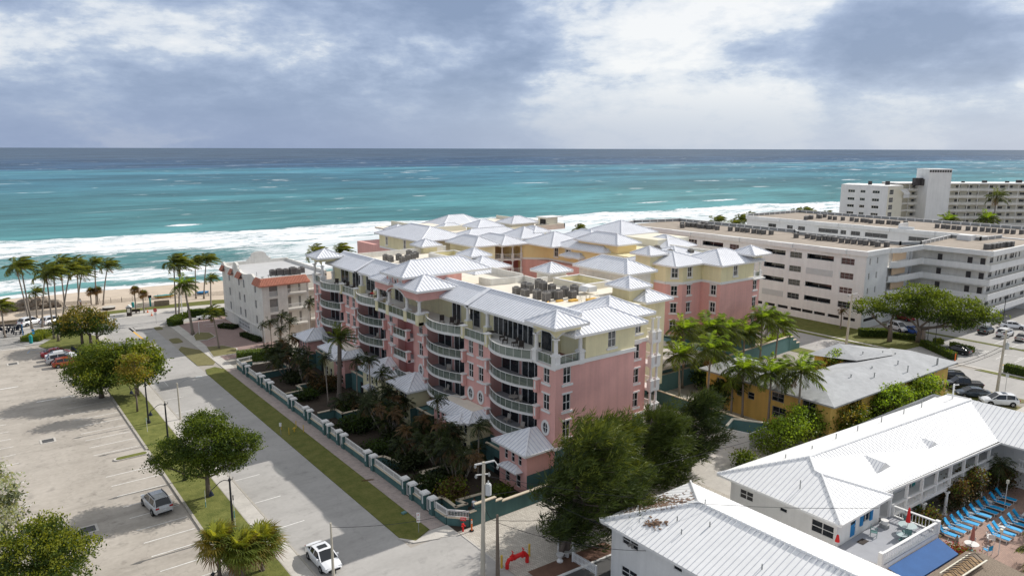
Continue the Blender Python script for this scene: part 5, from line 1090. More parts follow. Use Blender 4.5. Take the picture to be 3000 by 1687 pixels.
# stacked white loggias at the inner end
b = MB(); rl = MB(); cm = MB()
for z in FL+[FP]:
    b.box(64.41,56.6,z-.3,66.0,60.4,z); b.cut()
    for q in ((64.5,56.7,65.9,56.78),(65.82,56.8,65.9,60.3)):
        rl.box(q[0],q[1],z+.95,q[2],q[3],z+1.02)
        n = int(max(q[2]-q[0],q[3]-q[1])/.16)
        for i in range(n+1): t = i/n; x = q[0]+(q[2]-q[0])*t*(q[2]-q[0] > .5); y = q[1]+(q[3]-q[1])*t*(q[3]-q[1] > .5); rl.box(x,y,z,x+.03,y+.03,z+.96)
    for x, y in ((65.72,56.9),(64.72,56.9),(65.72,60.0)): cm.box(x-.3,y-.3,z,x+.3,y+.3,z+1.0); cm.box(x-.36,y-.36,z+.94,x+.36,y+.36,z+1.06); column(cm, x, y, z+1.06, z+2.72, .17); cm.cut()
    rl.cut()
for x, y in ((65.72,56.9),(64.72,56.9)): column(cm, x, y, 0, 4.3, .2); cm.cut()
o = P(b, 'loggia_floor', [M['trim']]); P(rl, 'loggia_rail', [M['trim']], o).location = (0,0,0); P(cm, 'loggia_column', [M['trim']])
r = MB(); hip_roof(r, 69.6,62.4,75.0,68.4,16.6,.45); P(r, 'loggia_roof', RM); b = MB(); b.box(69.0,63.2,4.7,74.2,67.9,16.4); P(b, 'courtyard_wall', [M['yellow']])
# townhouses in front of the lower floors
def townhouse(y0, y1, x0, cols, zE=4.8, flat=False, bay=None):
    b = MB(); r = MB(); k = (y1-y0)/len(cols); mats_ = [M['pink'], M['yellow'], M['teal'], M['beige_trim']]
    for i, c_ in enumerate(cols):
        a, d_ = y0+k*i, y0+k*(i+1); hs = [(f*k-.30,f*k+.30,3.0,4.3) for f in (.25,.5,.75)] + [(f*k-.38,f*k+.38,.5,1.9) for f in (.3,.7)]
        holed(b, (x0,d_),(x0,a), 0, zE-.1, hs, m={'p':0,'y':1,'t':2}[c_])
        for f in (.25,.5,.75): W(x0, d_-f*k, 3.0, '-X', .6, 1.3, trim=False, grid=(1,2))
        for f in (.3,.7): W(x0, d_-f*k, .5, '-X', .76, 1.4, trim=False, grid=(1,2))
    c0 = {'p':0,'y':1,'t':2}[cols[0]]
    holed(b, (x0,y0),(48.19,y0), 2.3, zE-.1, m=c0); holed(b, (x0,y0),(48.19,y0), 0, 2.3, m=2 if y0 > 56 else 2); holed(b, (48.19,y1),(x0,y1), 0, zE-.1, m=2)
    b.box(x0+.4,y0+.3,.1,48.1,y1-.3,zE-.2,2)
    P(b, 'townhouse_wall', mats_)
    if flat:
        roof_face(r, [(x0-.7,y1+.6,zE),(x0-.7,y0-.6,zE),(x0+.9,y0+.8,zE+.75),(x0+.9,y1-.8,zE+.75)]); roof_face(r, [(x0-.7,y0-.6,zE),(48.15,y0-.6,zE),(48.15,y0+.8,zE+.75),(x0+.9,y0+.8,zE+.75)]); roof_face(r, [(48.15,y1+.6,zE),(x0-.7,y1+.6,zE),(x0+.9,y1-.8,zE+.75),(48.15,y1-.8,zE+.75)])
        r.box(x0+.9,y0+.8,zE+.4,48.15,y1-.8,zE+.77,3); r.box(x0-.7,y0-.6,zE-.22,48.15,y1+.6,zE-.004,2)
        for p, q in (((x0-.7,y0-.6,zE+.05),(x0+.9,y0+.8,zE+.8)),((x0-.7,y1+.6,zE+.05),(x0+.9,y1-.8,zE+.8))): r.bar(p, q, .16, .1)
        r.poly([(x0-1.6,y0+.3,zE-.3),(x0-1.6,y0+3.0,zE-.3),(x0-.3,y0+1.7,zE+.35)]); hip_roof(r, x0-1.5,y0+.3,x0+1.5,y0+3.4,zE-.12,.4)
    else:
        h = (y1-y0+1.2)/2; zr = zE+h*.5; e = min(x0-.7+h, 48.1)
        roof_face(r, [(x0-.7,y1+.6,zE),(x0-.7,y0-.6,zE),(e,(y0+y1)/2,zr)]); roof_face(r, [(x0-.7,y0-.6,zE),(48.15,y0-.6,zE),(48.15,(y0+y1)/2,zr),(e,(y0+y1)/2,zr)]); roof_face(r, [(48.15,y1+.6,zE),(x0-.7,y1+.6,zE),(e,(y0+y1)/2,zr),(48.15,(y0+y1)/2,zr)])
        r.box(x0-.7,y0-.6,zE-.22,48.15,y1+.6,zE-.004,2)
        for yy in (y0-.6, y1+.6): r.bar((x0-.7,yy,zE+.05),(e,(y0+y1)/2,zr+.05),.16,.1)
    # small canopy roof over the ground floor bay
    ym = (y0+y1)/2; zc = 2.45
    if not flat: roof_face(r, [(x0-.9,ym+1.6,zc),(x0-.9,ym-1.6,zc),(x0-.02,ym-.8,zc+.45),(x0-.02,ym+.8,zc+.45)]); r.poly([(x0-.9,ym-1.6,zc),(x0-.02,ym-1.8,zc),(x0-.02,ym-.8,zc+.45)]); r.poly([(x0-.02,ym+1.8,zc),(x0-.9,ym+1.6,zc),(x0-.02,ym+.8,zc+.45)]); r.box(x0-.9,ym-1.6,zc-.14,x0-.02,ym+1.6,zc-.01,2)
    P(r, 'townhouse_roof', [M['metal_roof'], M['seam'], M['trim'], M['flat_roof']])
townhouse(55.9,60.7,44.9,'p'); townhouse(67.0,75.0,45.3,'yp',4.8,True); townhouse(80.9,85.6,45.2,'y'); townhouse(88.6,94.2,45.0,'y'); townhouse(100.2,108.2,44.9,'py',4.8,True); townhouse(113.6,117.8,44.6,'p')
b = MB()
for a, d_, z in ((60.9,64.2,3.0),(76.0,79.8,2.6),(86,88.4,2.8),(94.6,99.4,2.8),(109,113,3.0)):
    b.box(45.6,a,0,48.1,d_,z,0); b.box(45.5,a-.05,z,45.75,d_+.05,z+.16,1); b.box(45.5,a-.05,z+.001,48.1,a+.2,z+.161,1)
    b.box(45.55,a+.6,.02,45.62,a+1.7,2.0,2); b.cut()
P(b, 'porch_wall', [M['teal'], M['beige_trim'], M['dark']])
# chairs and tables on the balconies
def seat(b, x, y, z, m=0, s=1): b.box(x-.3*s,y-.3*s,z,x+.3*s,y+.3*s,z+.42,m); b.box(x+.18*s,y-.3*s,z+.42,x+.3*s,y+.3*s,z+.85,m)
GT = 'chairs and tables on the balconies'
def bchair(x, y, z, m, lab): b = MB(); [b.box(sx*.26-.03,sy*.26-.03,0,sx*.26+.03,sy*.26+.03,.42) for sx in (-1,1) for sy in (-1,1)]; b.box(-.3,-.3,.38,.3,.3,.46); b.bar((.24,0,.46),(.36,0,1.0),.6,.06,up=(1,0,0)); tag(b.build('terrace_chair', M[m], loc=(x,y,z), rz=U(-1,1)), lab, 'chair', GT)
def btable(x, y, z, m, lab): b = MB(); b.cyl(0,0,0,.7,.06,6); b.cyl(0,0,.7,.74,.6,12); tag(b.build('terrace_table', M[m], loc=(x,y,z)), lab, 'table', GT)
for i, (x, y) in enumerate([(50.0,64.6),(49.8,66.2),(50.4,67.6),(49.6,62.9),(50.6,61.4)]): bchair(x,y,FP+.02,'furniture','dark wicker chair on the penthouse terrace near the right turret')
for i, (x, y) in enumerate([(49.6,76.2),(49.8,77.6),(50.6,78.6),(49.4,79.4)]): bchair(x,y,FP+.02,'furniture','dark wicker chair on the penthouse terrace right of the pink centre')
for i, (x, y) in enumerate([(50.0,97.0),(49.8,98.6),(49.8,100.6),(50.2,107.6),(50,109.4),(50.2,111.4),(49.8,113)]): bchair(x,y,FP+.02,'furniture','dark chair on the penthouse terrace left of the pink centre')
btable(50.0,69.4,FP+.02,'furniture','dark round table on the terrace beside the single column'); btable(49.6,74.9,FP+.02,'furniture','dark round table on the terrace near the roof joint'); btable(49.9,99.6,FP+.02,'red','table with a red cloth on the penthouse terrace')
for (x, y, z) in ((48.9,76.5,10.6),(48.7,62.2,7.6),(49.0,63.8,7.6),(48.9,64.6,4.6),(48.6,61.6,4.6),(49.0,60.0,4.6),(48.8,77.0,7.6),(49.0,78.0,4.6),(48.9,97.4,7.6)): bchair(x,y,z,'pale_furniture','pale chair standing on a curved balcony of the pink block')
btable(48.6,63.0,7.6,'pale_furniture','pale round table on the middle balcony next to the gable')
# ------------------------------------------------------------------ air conditioning units
def ac_proto(w_, d_, h, round_=False):
    k = ('ac', w_, d_, h, round_)
    if k not in WC:
        b = MB(); f = MB()
        for x in (-w_/2+.06, w_/2-.06): b.box(x-.04,-d_/2,0,x+.04,d_/2,.14,1)
        b.box(-w_/2,-d_/2,.14,w_/2,d_/2,.14+h,0)
        for i in range(6): z = .22+h*.13*i; b.box(-w_/2-.012,-d_/2+.05,z,w_/2+.012,d_/2-.05,z+h*.07,1); b.box(-w_/2+.05,-d_/2-.012,z,w_/2-.05,d_/2+.012,z+h*.07,1)
        f.cyl(0,0,.14+h,.14+h+.06,min(w_,d_)*.42,12,1); f.cyl(0,0,.14+h+.06,.14+h+.09,min(w_,d_)*.40,12,0)
        WC[k] = (b.mesh('air_conditioner', [M['ac_grey'], M['ac_dark']]), f.mesh('fan_grille', [M['ac_dark'], M['ac_grey']]))
    return WC[k]
def ac(x, y, z, lab, group, s=(1.0,1.0,1.2), parts=True, rz=0):
    b, f = ac_proto(*s); t = thing('air_conditioner', lab, 'air conditioner', (x,y,z), rz, group); link('casing', b, t)
    if parts: link('fan_grille', f, t)
G1 = 'air conditioners on the pink block'; LB = 'grey air conditioner in the near cluster on the flat roof behind the street ridge'
for i, (x, y) in enumerate([(58.6,75.4),(60.5,76.0),(60.5,74.9),(58.6,73.5),(63.6,76.8),(62.9,75.0),(63.6,74.0),(58.6,71.1),(58.7,69.4),(60.8,70.7),(60.7,69.3),(62.7,70.4),(62.8,69.0),(64.6,70.6)]): ac(x,y,16.96,LB,G1,(.82,.82,1.15 if i % 3 else .85))
for x, y in [(58.7,112.3),(58.7,110.5),(60.8,111.5),(64.6,114.6),(59.9,108.6),(61.7,110.0),(63.5,111.3),(64.6,112.2)]: ac(x,y,16.96,'grey air conditioner in the far cluster on the flat roof near the left turret',G1,(.8,.8,.9))
b = MB()
for i in range(14): x, y = 59.5+U(0,6), 67.4+U(0,9); b.bar((x,y,17.05),(x+U(-2,2),y+U(-2,2),17.05),.09,.09,i % 2)
for i in range(9): x, y = 62+U(0,3.2), 66.0+U(0,2.2); b.box(x,y,16.96,x+.06,y+.06,17.5,1); b.bar((x,y,17.45),(x+U(.4,1),y+U(-.5,.5),17.45),.05,.05,1)
b.box(61,67.2,16.96,62.2,67.8,17.2,0); b.box(63,66.2,16.96,64.5,66.7,17.25,0); b.box(59.6,68.2,16.96,60.6,68.6,17.15,0)
P(b, 'roof_pipe', [M['yellow_line'], M['cream']])
b = MB(); b.prism([(66.0,69.2),(67.4,69.2),(67.4,71.0),(66.0,71.0)], 17.3, 18.0); b.bar((66,70.1,17.9),(65.4,70.1,17.4),1.6,.12); P(b, 'vent_hood', [M['white']])

# ------------------------------------------------------------------ rear pink wing to the right
T2 = thing('rear_condominium','rear pink and yellow wing with white hip roofs standing right of the palm alley','building',(103,90,0)); wpart(T2, (103,90,0))
b = MB()
def tri(pts, hs, zt=EAV, zb=FP):
    pass
segs = [((95,82.2),(95.4,81.0),[]),((95.4,81.0),(96.6,79.2),[.95]),((96.6,79.2),(101.9,78.6),[1.3]),((101.9,78.6),(102.3,75.2),[]),((102.3,75.2),(113,74.6),[5.0])]
pk = MB(); ye = MB(); tb = MB()
holed(pk,(95.0,88),(95.0,81.0),4.6,FP); holed(ye,(95.0,88),(95.0,81.0),FP,EAV)
holed(pk,(95.0,81.0),(97.0,79.0),4.6,FP,[(.9,2.0,z+.9,z+2.6) for z in FL]); holed(ye,(95.0,81.0),(97.0,79.0),FP,EAV,[(.9,2.0,14.6,16.3)])
holed(pk,(97.0,79.0),(102.0,79.0),4.6,FP,[(1.2,2.3,z+.9,z+2.6) for z in FL]); holed(ye,(97.0,79.0),(102.0,79.0),FP,EAV,[(1.2,2.3,14.6,16.3)])
holed(pk,(102.0,79.0),(102.0,75.0),4.6,FP,[(2.0,3.1,z+.9,z+2.6) for z in FL]); holed(ye,(102.0,79.0),(102.0,75.0),FP,EAV)
holed(pk,(102.0,75.0),(113.2,75.0),4.6,FP,[(9.3,10.4,z+.9,z+2.6) for z in FL]); holed(ye,(102.0,75.0),(111.2,75.0),FP,EAV,[(3.4,4.5,14.6,16.4)])
holed(pk,(113.2,75),(113.2,120),0,FP); holed(ye,(111.2,75),(111.2,79),FP,EAV); holed(ye,(113.2,80),(113.2,120),FP,EAV)
pk.box(95.4,82.0,.1,112.8,118,FP-.2); ye.box(97.4,79.6,FP-.19,110.8,118,16.6)
for p, q in (((95.0,88),(95.0,81.0)),((95.0,81.0),(97.0,79.0)),((97.0,79.0),(102.0,79.0)),((102.0,79.0),(102.0,75.0)),((102.0,75.0),(113.2,75.0))): holed(pk,p,q,0,4.6,m=1)
P(pk,'wall',PK); P(ye,'penthouse_wall',[M['yellow']])
sq = math.sqrt(.5)
for z in FL: W(96.03,79.97,z+.9,-PI/4,1.1,1.7,trim=True); W(98.75,79.0,z+.9,'-Y',1.1,1.7,trim=True); W(102.0,76.45,z+.9,'-X',1.1,1.7,trim=2); W(111.85,75.0,z+.9,'-Y',1.1,1.7,trim=True)
W(96.03,79.97,14.6,-PI/4,1.1,1.7,trim=2); W(98.75,79.0,14.6,'-Y',1.1,1.7,trim=2); W(105.95,75.0,14.6,'-Y',1.1,1.8,trim=2)
for (p, q) in (((95.0,88),(95.0,81.0)),((95.0,81.0),(97.0,79.0)),((97.0,79.0),(102.0,79.0)),((102.0,79.0),(102.0,75.0)),((102.0,75.0),(113.4,75.0))):
    for z0_, z1_ in ((FP-.14,FP+.28),(4.45,4.75)):
        d_ = (Vector(q)-Vector(p)).normalized(); n_ = Vector((d_.y,-d_.x))*.08; tb.bar((p[0]+n_.x,p[1]+n_.y,(z0_+z1_)/2),(q[0]+n_.x,q[1]+n_.y,(z0_+z1_)/2),.16,z1_-z0_); tb.cut()
tb.box(110.8,74.4,FP-.2,114.0,79,FP+.02); P(tb,'trim_band',[M['trim']])
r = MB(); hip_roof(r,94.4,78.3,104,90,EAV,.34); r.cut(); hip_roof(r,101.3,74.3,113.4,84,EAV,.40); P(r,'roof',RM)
r = MB(); hip_roof(r,109.2,73.6,114.4,78.8,18.0,.5); P(r,'turret_roof',RM)
cm = MB()
for x, y in ((111.6,75.3),(113.4,75.3),(113.4,77.6)): cm.box(x-.28,y-.28,FP,x+.28,y+.28,14.7); column(cm,x,y,14.7,17.6,.2); cm.cut()
P(cm,'turret_column',[M['trim']]); b = MB(); b.box(111.2,75.1,17.0,113.7,78.2,17.7); P(b,'turret_wall',[M['yellow']]); glass_rail([(111.4,75.15),(113.4,75.15)],FP+.03,T1i,1.0,'terrace_rail')
b = MB(); r = MB()
for x0,y0,x1,y1,h,zb,m in ((93.0,82.8,97.8,87.6,18.3,4.7,0),(97.6,95,104.2,107.2,18.4,10,2),(93.8,119.0,101.4,127,17.6,4.7,2)):
    b.box(x0+.75,y0+.75,zb,x1-.75,y1-.75,h-.02,m)
    b.cut(); hip_roof(r,x0,y0,x1,y1,h,.5); r.cut()
P(b,'stair_tower_wall',[M['yellow'],M['pink'],M['warm_yellow']]); P(r,'stair_tower_roof',RM)
for y in (98.4,101.2,104): W(98.35,y,16.4,'-X',.75,.8,trim=2,grid=(1,1))
b = MB(); r = MB(); b.box(98.1,95.6,0,103.6,106.6,15.2,1); b.cut(); b.box(98.0,95.5,15.2,103.7,106.7,15.5,2); b.cut(); hip_roof(r,95.4,103,99.4,109,15.2,.45); r.cut(); P(b,'courtyard_wall',[M['warm_yellow'],M['pink'],M['trim']]); 
hip_roof(r,111,107,122.5,118.5,18.2,.42); r.cut(); hip_roof(r,104,109,112,120,17.2,.45); r.cut(); hip_roof(r,112,95,121,105,16.6,.45); r.cut(); hip_roof(r,103.8,86,113.6,96,16.3,.3); P(r,'courtyard_roof',RM)
b = MB(); b.box(104.5,84.5,16.2,114,112,16.55); b.box(113.6,80,16.2,114,112,17.2,1); P(b,'flat_roof',[M['flat_roof'],M['stain_white']])
cw = MB(); cw.box(112,98,0,121.7,117.5,18.0,0); P(cw,'rear_wall',[M['cream']])
for x, y in ((106.5,90),(108,91),(106.8,93),(109,95.5),(110,88)): ac(x,y,16.56,'small grey air conditioner between the rear hip roofs','air conditioners on the rear pink wing',(.9,.9,.7))
# ------------------------------------------------------------------ seafront wing beyond the courtyard
T3 = thing('seafront_condominium','pale yellow seafront wing with arched loggias and many white hip roofs beyond the courtyard','building',(95,135,0)); wpart(T3, (95,135,0))
b = MB(); pk = MB()
holed(pk,(78.2,152.4),(78.2,133.5),0,FP); holed(b,(78.2,152.4),(78.2,133.5),FP,EAV,[(3.2,4.0,14.4,16.2),(11.5,12.3,14.4,16.2)]); W(78.2,148.8,14.4,'-X',.8,1.8,trim=2); W(78.2,140.5,14.4,'-X',.8,1.8,trim=2)
holed(pk,(78.2,133.5),(88,133.5),0,FP); holed(b,(78.2,133.5),(88,133.5),FP,EAV)
pk.box(78.6,134,.1,125,165,FP); b.box(78.8,134.2,FP,110,150,16.6)
# courtyard front with two storeys of arches
holed(b,(88.2,128),(88.2,121.0),FP,EAV,m=1); holed(pk,(88.2,128),(88.2,121.0),0,FP)
holed(b,(94.8,116.4),(97.0,114.2),FP,EAV,m=1); holed(b,(97.0,114.2),(97.0,98),FP,EAV,[(2.0,3.1,14.4,16.2),(5.4,7.0,14.7,16.2),(9.4,10.2,14.6,15.8)],m=1); holed(pk,(94.8,116.4),(97.0,114.2),0,FP); holed(pk,(97.0,114.2),(97.0,98),0,FP,[(1.0,2.0,11.6,13.2)])
holed(b,(93.2,118.2),(94.8,116.4),FP,EAV,m=1); holed(pk,(93.2,118.2),(94.8,116.4),0,FP); b.box(97.4,98.5,FP,104,134,16.5,1); pk.box(97.4,98.5,0,104,134,FP-.1); b.box(92.2,121,FP,97,134,16.5,1); pk.box(92.2,121,0,97,134,FP-.1,2)
W(97.0,111.65,14.4,'-X',1.1,1.8,trim=2); W(97.0,108.0,14.7,'-X',1.6,1.5,trim=2); W(97.0,104.4,14.6,'-X',.8,1.2,trim=2); W(97.0,112.7,11.6,'-X',1.0,1.6,trim=True)
P(b,'penthouse_wall',[M['yellow'],M['warm_yellow']]); P(pk,'wall',PK)
tb = MB(); cm = MB(); ar = MB()
pl = [(88.2,122.5),(89.2,119.6),(91.0,118.4),(92.9,118.0)]
for z in (10.6,FP):
    tb.cut(); tb.prism([(88.0,125)]+pl+[(93.4,118.2),(93.4,125)], z-.3, z+.03)
    for p, q in zip(pl, pl[1:]):
        tb.bar((p[0],p[1],z+1.0),(q[0],q[1],z+1.0),.08,.08); nn = 7
        for i in range(nn): t = i/nn; x, y = p[0]+(q[0]-p[0])*t, p[1]+(q[1]-p[1])*t; tb.box(x-.02,y-.02,z,x+.02,y+.02,z+1)
    for p in pl: cm.box(p[0]-.2,p[1]-.2,z,p[0]+.2,p[1]+.2,z+1.08); column(cm,p[0],p[1],z+1.08,z+2.7,.15); cm.cut()
for p, q in zip(pl, pl[1:]):
    prev = None
    for i in range(11):
        t = i/10; c_ = (p[0]+(q[0]-p[0])*t, p[1]+(q[1]-p[1])*t, 15.75+.5*math.sin(PI*t)**.6 if 0 < t < 1 else 15.75)
        if prev: ar.poly([prev,c_,(c_[0],c_[1],16.75),(prev[0],prev[1],16.75)])
        prev = c_
for p, q in (((94.8,116.3),(97,114.1)),((97,114.1),(97,98)),((93.2,118.1),(94.8,116.3)),((78.1,152),(78.1,133.4)),((78.1,133.4),(88,133.4)),((88.1,128),(88.1,121))): (tb.cut(), tb.bar((p[0],p[1],FP+.05),(q[0],q[1],FP+.05),.2,.4))
P(tb,'trim_band',[M['trim']]); P(cm,'loggia_column',[M['trim']]); P(ar,'loggia_arch',[M['yellow']])
b = MB(); r = MB()
r_ = [(77.4,132.4,90,153.4,EAV,.36),(87.4,117.2,94.6,130,EAV,.42),(94.0,109.5,104.6,120,EAV,.44),(96.2,97.4,104.6,112,EAV,.44),(86,128,104,137,EAV,.40)]
for q in r_: hip_roof(r,*q); r.cut()
for x0,y0,x1,y1,h,m in ((81.2,150.8,86.2,156.2,17.2,0),(93.6,134.6,101.2,141.0,18.5,0),(106.2,138.4,114.4,145.2,18.3,1),(98.2,120.2,103.0,126.6,18.4,0),(98.5,157.5,114.5,169,16.2,1),(92,147,100,153,16.9,1)):
    b.box(x0+.8,y0+.8,0 if h < 18 else 12,x1-.8,y1-.8,h-.02,m); b.cut(); hip_roof(r,x0,y0,x1,y1,h,.44); r.cut()
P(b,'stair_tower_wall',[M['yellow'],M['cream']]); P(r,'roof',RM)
W(107.0,140.2,16.8,'-X',.9,1.0,trim=False)
b = MB(); b.box(84,137.2,16.3,122,166,16.7,0); b.box(88.6,146,16.7,88.9,166,17.9,1); b.box(88.9,146,16.7,98,146.3,17.9,1); b.box(121.7,137.2,16.7,122,166,17.6,1); b.box(104,137.2,16.7,122,137.5,17.6,1); P(b,'flat_roof',[M['flat_roof'],M['cream']])
b = MB(); b.box(118,139.5,16.7,121.5,143,19.0,1); b.box(117.6,139.2,19.0,123.2,143.4,19.15,2); b.box(117.8,140,16.75,117.98,142,18.6,0); P(b,'roof_shed',[M['dark'],M['cream'],M['white']])
for x, y in ((104,141),(105,142.4),(114.4,138.6),(116,139),(117,138.4)): ac(x,y,16.71,'small dark air conditioner among the seafront roofs','air conditioners on the seafront wing',(.9,.9,.8),False)
# ------------------------------------------------------------------ white building with terracotta mansard
T4 = thing('spanish_style_building','white four-storey building with terracotta tile eaves and curved parapets by the beach','building',(51,146,0)); wpart(T4,(51,146,0))
b = MB(); XW, YA, YB_, XE = 44.3, 133.9, 158.6, 58.5
rows = [2.9,5.9,8.9]
ws = [153.9,147.6,144.6,137.9]
hl = []
for z in rows:
    for y in ws: hl.append((YB_-y-.5, YB_-y+.5, z, z+1.7))
holed(b,(XW,YB_),(XW,YA),0,11.3,hl+[(YB_-149.4,YB_-142.6,.15,2.1)],.15)
holed(b,(XW,YA),(49.1,YA),0,11.3,[(1.3,2.9,z-.2,z+2.3) for z in rows],.5)
holed(b,(49.1,YA),(49.1,YA+1.8),0,11.3); holed(b,(49.1,YA+1.8),(53.6,YA+1.8),0,11.3); holed(b,(53.6,YA+1.8),(53.6,YA+3.4),0,11.3); holed(b,(53.6,YA+3.4),(XE,YA+3.4),0,11.3); holed(b,(XE,YA+3.4),(XE,YB_),0,11.3); holed(b,(XE,YB_),(XW,YB_),0,11.3)
b.box(XW+.6,YA+3.8,.1,XE-.4,YB_-.4,11.0); b.box(XW+.6,YA+.6,.1,48.7,YA+3.7,11.0)
b.box(XW-.16,YA-.02,2.3,XW-.004,YB_,2.5)
P(b,'wall',[M['stain_white']])
for z in rows:
    for y in ws: W(XW,y,z,'-X',1.0,1.7,trim=False,grid=(2,1),frame='white')
    q = MB(); q.box(XW+1.31,YA+.30,z+.75,XW+2.89,YA+.38,z+2.3); P(q,'shutter',[M['tan_panel' if False else 'ac_grey']])
    q = MB(); q.box(XW+1.31,YA+.1,z+.62,XW+2.89,YA+.16,z+.70); [q.box(XW+1.36+i*.15,YA+.1,z-.2,XW+1.40+i*.15,YA+.15,z+.64) for i in range(10)]; P(q,'railing',[M['white']])
# garage gate
q = MB(); g = MB()
for i in range(5): y = 142.7+i*1.66; q.box(XW+.05,y-.05,.1,XW+.13,y+.05,2.1)
for z in (.12,.75,1.4,2.02): q.box(XW+.05,142.65,z,XW+.13,149.35,z+.07)
for i in range(26): y = 142.8+i*.25; q.bar((XW+.09,y,.2),(XW+.09,y+.22,2.0),.03,.03); q.bar((XW+.09,y+.22,.2),(XW+.09,y,2.0),.03,.03)
g.poly([(XW+.14,142.6,.15),(XW+.14,149.4,.15),(XW+.14,149.4,2.1),(XW+.14,142.6,2.1)]); o = P(q,'garage_gate',[M['white']]); g.build('opening',M['dark'],o)
# balconies
for z in (2.8,5.8,8.8):
    for x0,x1,yy in ((49.15,53.2,YA),(53.7,57.5,YA+1.7)):
        q = MB(); q.box(x0,yy,z-.2,x1,yy+1.7,z); o = P(q,'balcony',[M['stain_white']])
        rr = MB(); rr.box(x0,yy,z+.95,x1,yy+.08,z+1.03); [rr.box(x0+i*.16,yy+.02,z,x0+i*.16+.04,yy+.06,z+.96) for i in range(int((x1-x0)/.16))]; P(rr,'railing',[M['white']],o).location = (0,0,0)
        dd = MB(); dd.box(x0+.4,yy+1.72,z,x0+1.2,yy+1.78,z+2.0); dd.box(x1-1.3,yy+1.72,z,x1-.9,yy+1.78,z+2.0); P(dd,'balcony_door',[M['ac_grey']],o).location = (0,0,0)
q = MB(); 
for x, y in ((53.1,YA+.1),(57.3,YA+1.8)): q.box(x-.15,y-.08,0,x+.15,y+.2,11.2); q.cut()
P(q,'balcony_pillar',[M['stain_white']])
# parapet with curved gables
b = MB()
def para(p, q, z0, prof, th=.35):
    """prof: list of (t, height) along p->q"""
    p = Vector(p); q = Vector(q); d_ = (q-p).normalized(); n_ = Vector((-d_.y,d_.x))*th; L_ = (q-p).length
    for (a, h0), (c_, h1) in zip(prof, prof[1:]):
        A, B_ = p+d_*a, p+d_*c_
        v = [(A.x,A.y,z0),(B_.x,B_.y,z0),(B_.x,B_.y,h1),(A.x,A.y,h0)]; v2 = [(x+n_.x,y+n_.y,z) for x,y,z in v]
        b.faces(v+v2,[(0,1,2,3),(7,6,5,4),(3,2,6,7),(0,3,7,4),(1,5,6,2),(0,4,5,1)])
def gable(c_, w_, h0, h1): return [(c_-w_,h0),(c_-w_+.02,h0+.35)] + [(c_-w_*.8*math.cos(PI*i/12), h0+.45+(h1-h0-.45)*math.sin(PI*i/12)**.7) for i in range(13)] + [(c_+w_-.02,h0+.35),(c_+w_,h0)]
para((XW-.05,YB_),(XW-.05,YA+1.6),11.0,[(0,12.3),(1.2,12.5),(2.2,11.9),(3.6,11.8)]+[(7.2,11.9)]+gable(9.2,1.7,12.1,13.4)+[(11.6,12.3),(12.6,11.8),(14.2,11.75),(16.2,11.9),(17.8,12.2),(19.2,12.4),(20.5,11.95),(23,11.9)],.45)
para((XE,YB_),(XW,YB_),11.0,[(0,12.1),(3.8,12.1),(3.85,12.5)]+gable(6.4,2.1,12.5,14.0)+[(8.9,12.5),(9.0,12.1),(14.2,12.1)],.4); para((XE,YA+3.4),(XE,YB_),11.0,[(0,12.0),(21,12.0)],.35)
para((XW,YA+.4),(53.0,YA+.4),11.1,[(0,12.2),(8.7,12.2)],.3)
P(b,'parapet',[M['stain_white']])
b = MB(); b.box(XW+.4,YA+.8,11.3,53.6,YB_-.4,11.45); b.box(53.6,YA+3.5,11.3,XE-.35,YB_-.4,11.45); P(b,'flat_roof',[M['grey_roof']])
r = MB()
def tile(pts, sp_=.30): r.poly(pts,0); ribs(r, pts, sp_, .15, .10, 0)
tile([(XW-.75,YA-.75,10.85),(53.4,YA-.75,10.85),(52.9,YA+.38,12.15),(XW,YA+.38,12.15)]); tile([(XW-.75,YA+3.6,10.85),(XW-.75,YA-.75,10.85),(XW,YA+.38,12.15),(XW,YA+3.2,12.15)])
r.poly([(53.4,YA-.75,10.85),(53.4,YA+.38,10.85),(52.9,YA+.38,12.15)]); r.box(XW-.75,YA-.75,10.72,53.4,YA-.02,10.84); r.box(XW-.75,YA-.02,10.72,XW-.02,YA+3.6,10.84); r.cut()
for ya, yb in ((145.2,148.0),(150.9,152.4),(156.6,158.3)): tile([(XW-.7,yb,10.7),(XW-.7,ya,10.7),(XW-.06,ya,11.75),(XW-.06,yb,11.75)]); r.box(XW-.7,ya,10.6,XW-.02,yb,10.69); r.cut()
P(r,'tile_eave',[M['terracotta']])
b = MB(); b.box(46.6,134.6,12.15,51.6,134.7,12.2); b.box(46.6,137.4,12.15,51.6,137.5,12.2)
for x in (46.8,48.2,49.6,51.2):
    for y in (134.7,137.4): b.box(x,y,11.45,x+.07,y+.07,12.2)
for y in (135,136,137): b.box(46.6,y,12.12,51.6,y+.08,12.18)
P(b,'unit_rack',[M['grey_metal']])
for x, y, s in ((47.2,136.0,1),(48.4,135.8,1.1),(49.6,135.6,1),(50.9,135.4,1.2)): ac(x,y,12.2,'air conditioner raised on a steel rack on the white building with tiled eaves','air conditioners on the white tiled building',(1.0*s,1.0*s,1.0*s))
for x, y in ((52.2,139.6),(53.2,139.0),(54.6,140.4)): ac(x,y,11.46,'dark air conditioner standing on the roof of the white building behind the rack','air conditioners on the white tiled building',(1.0,.9,1.0))
b = MB(); b.cyl(46.0,141.6,11.45,12.3,.06,6); b.cut(); b.cyl(45.6,137.2,11.45,11.9,.18,8); b.cyl(45.6,137.2,11.9,12.0,.3,8); P(b,'roof_vent',[M['grey_metal']])

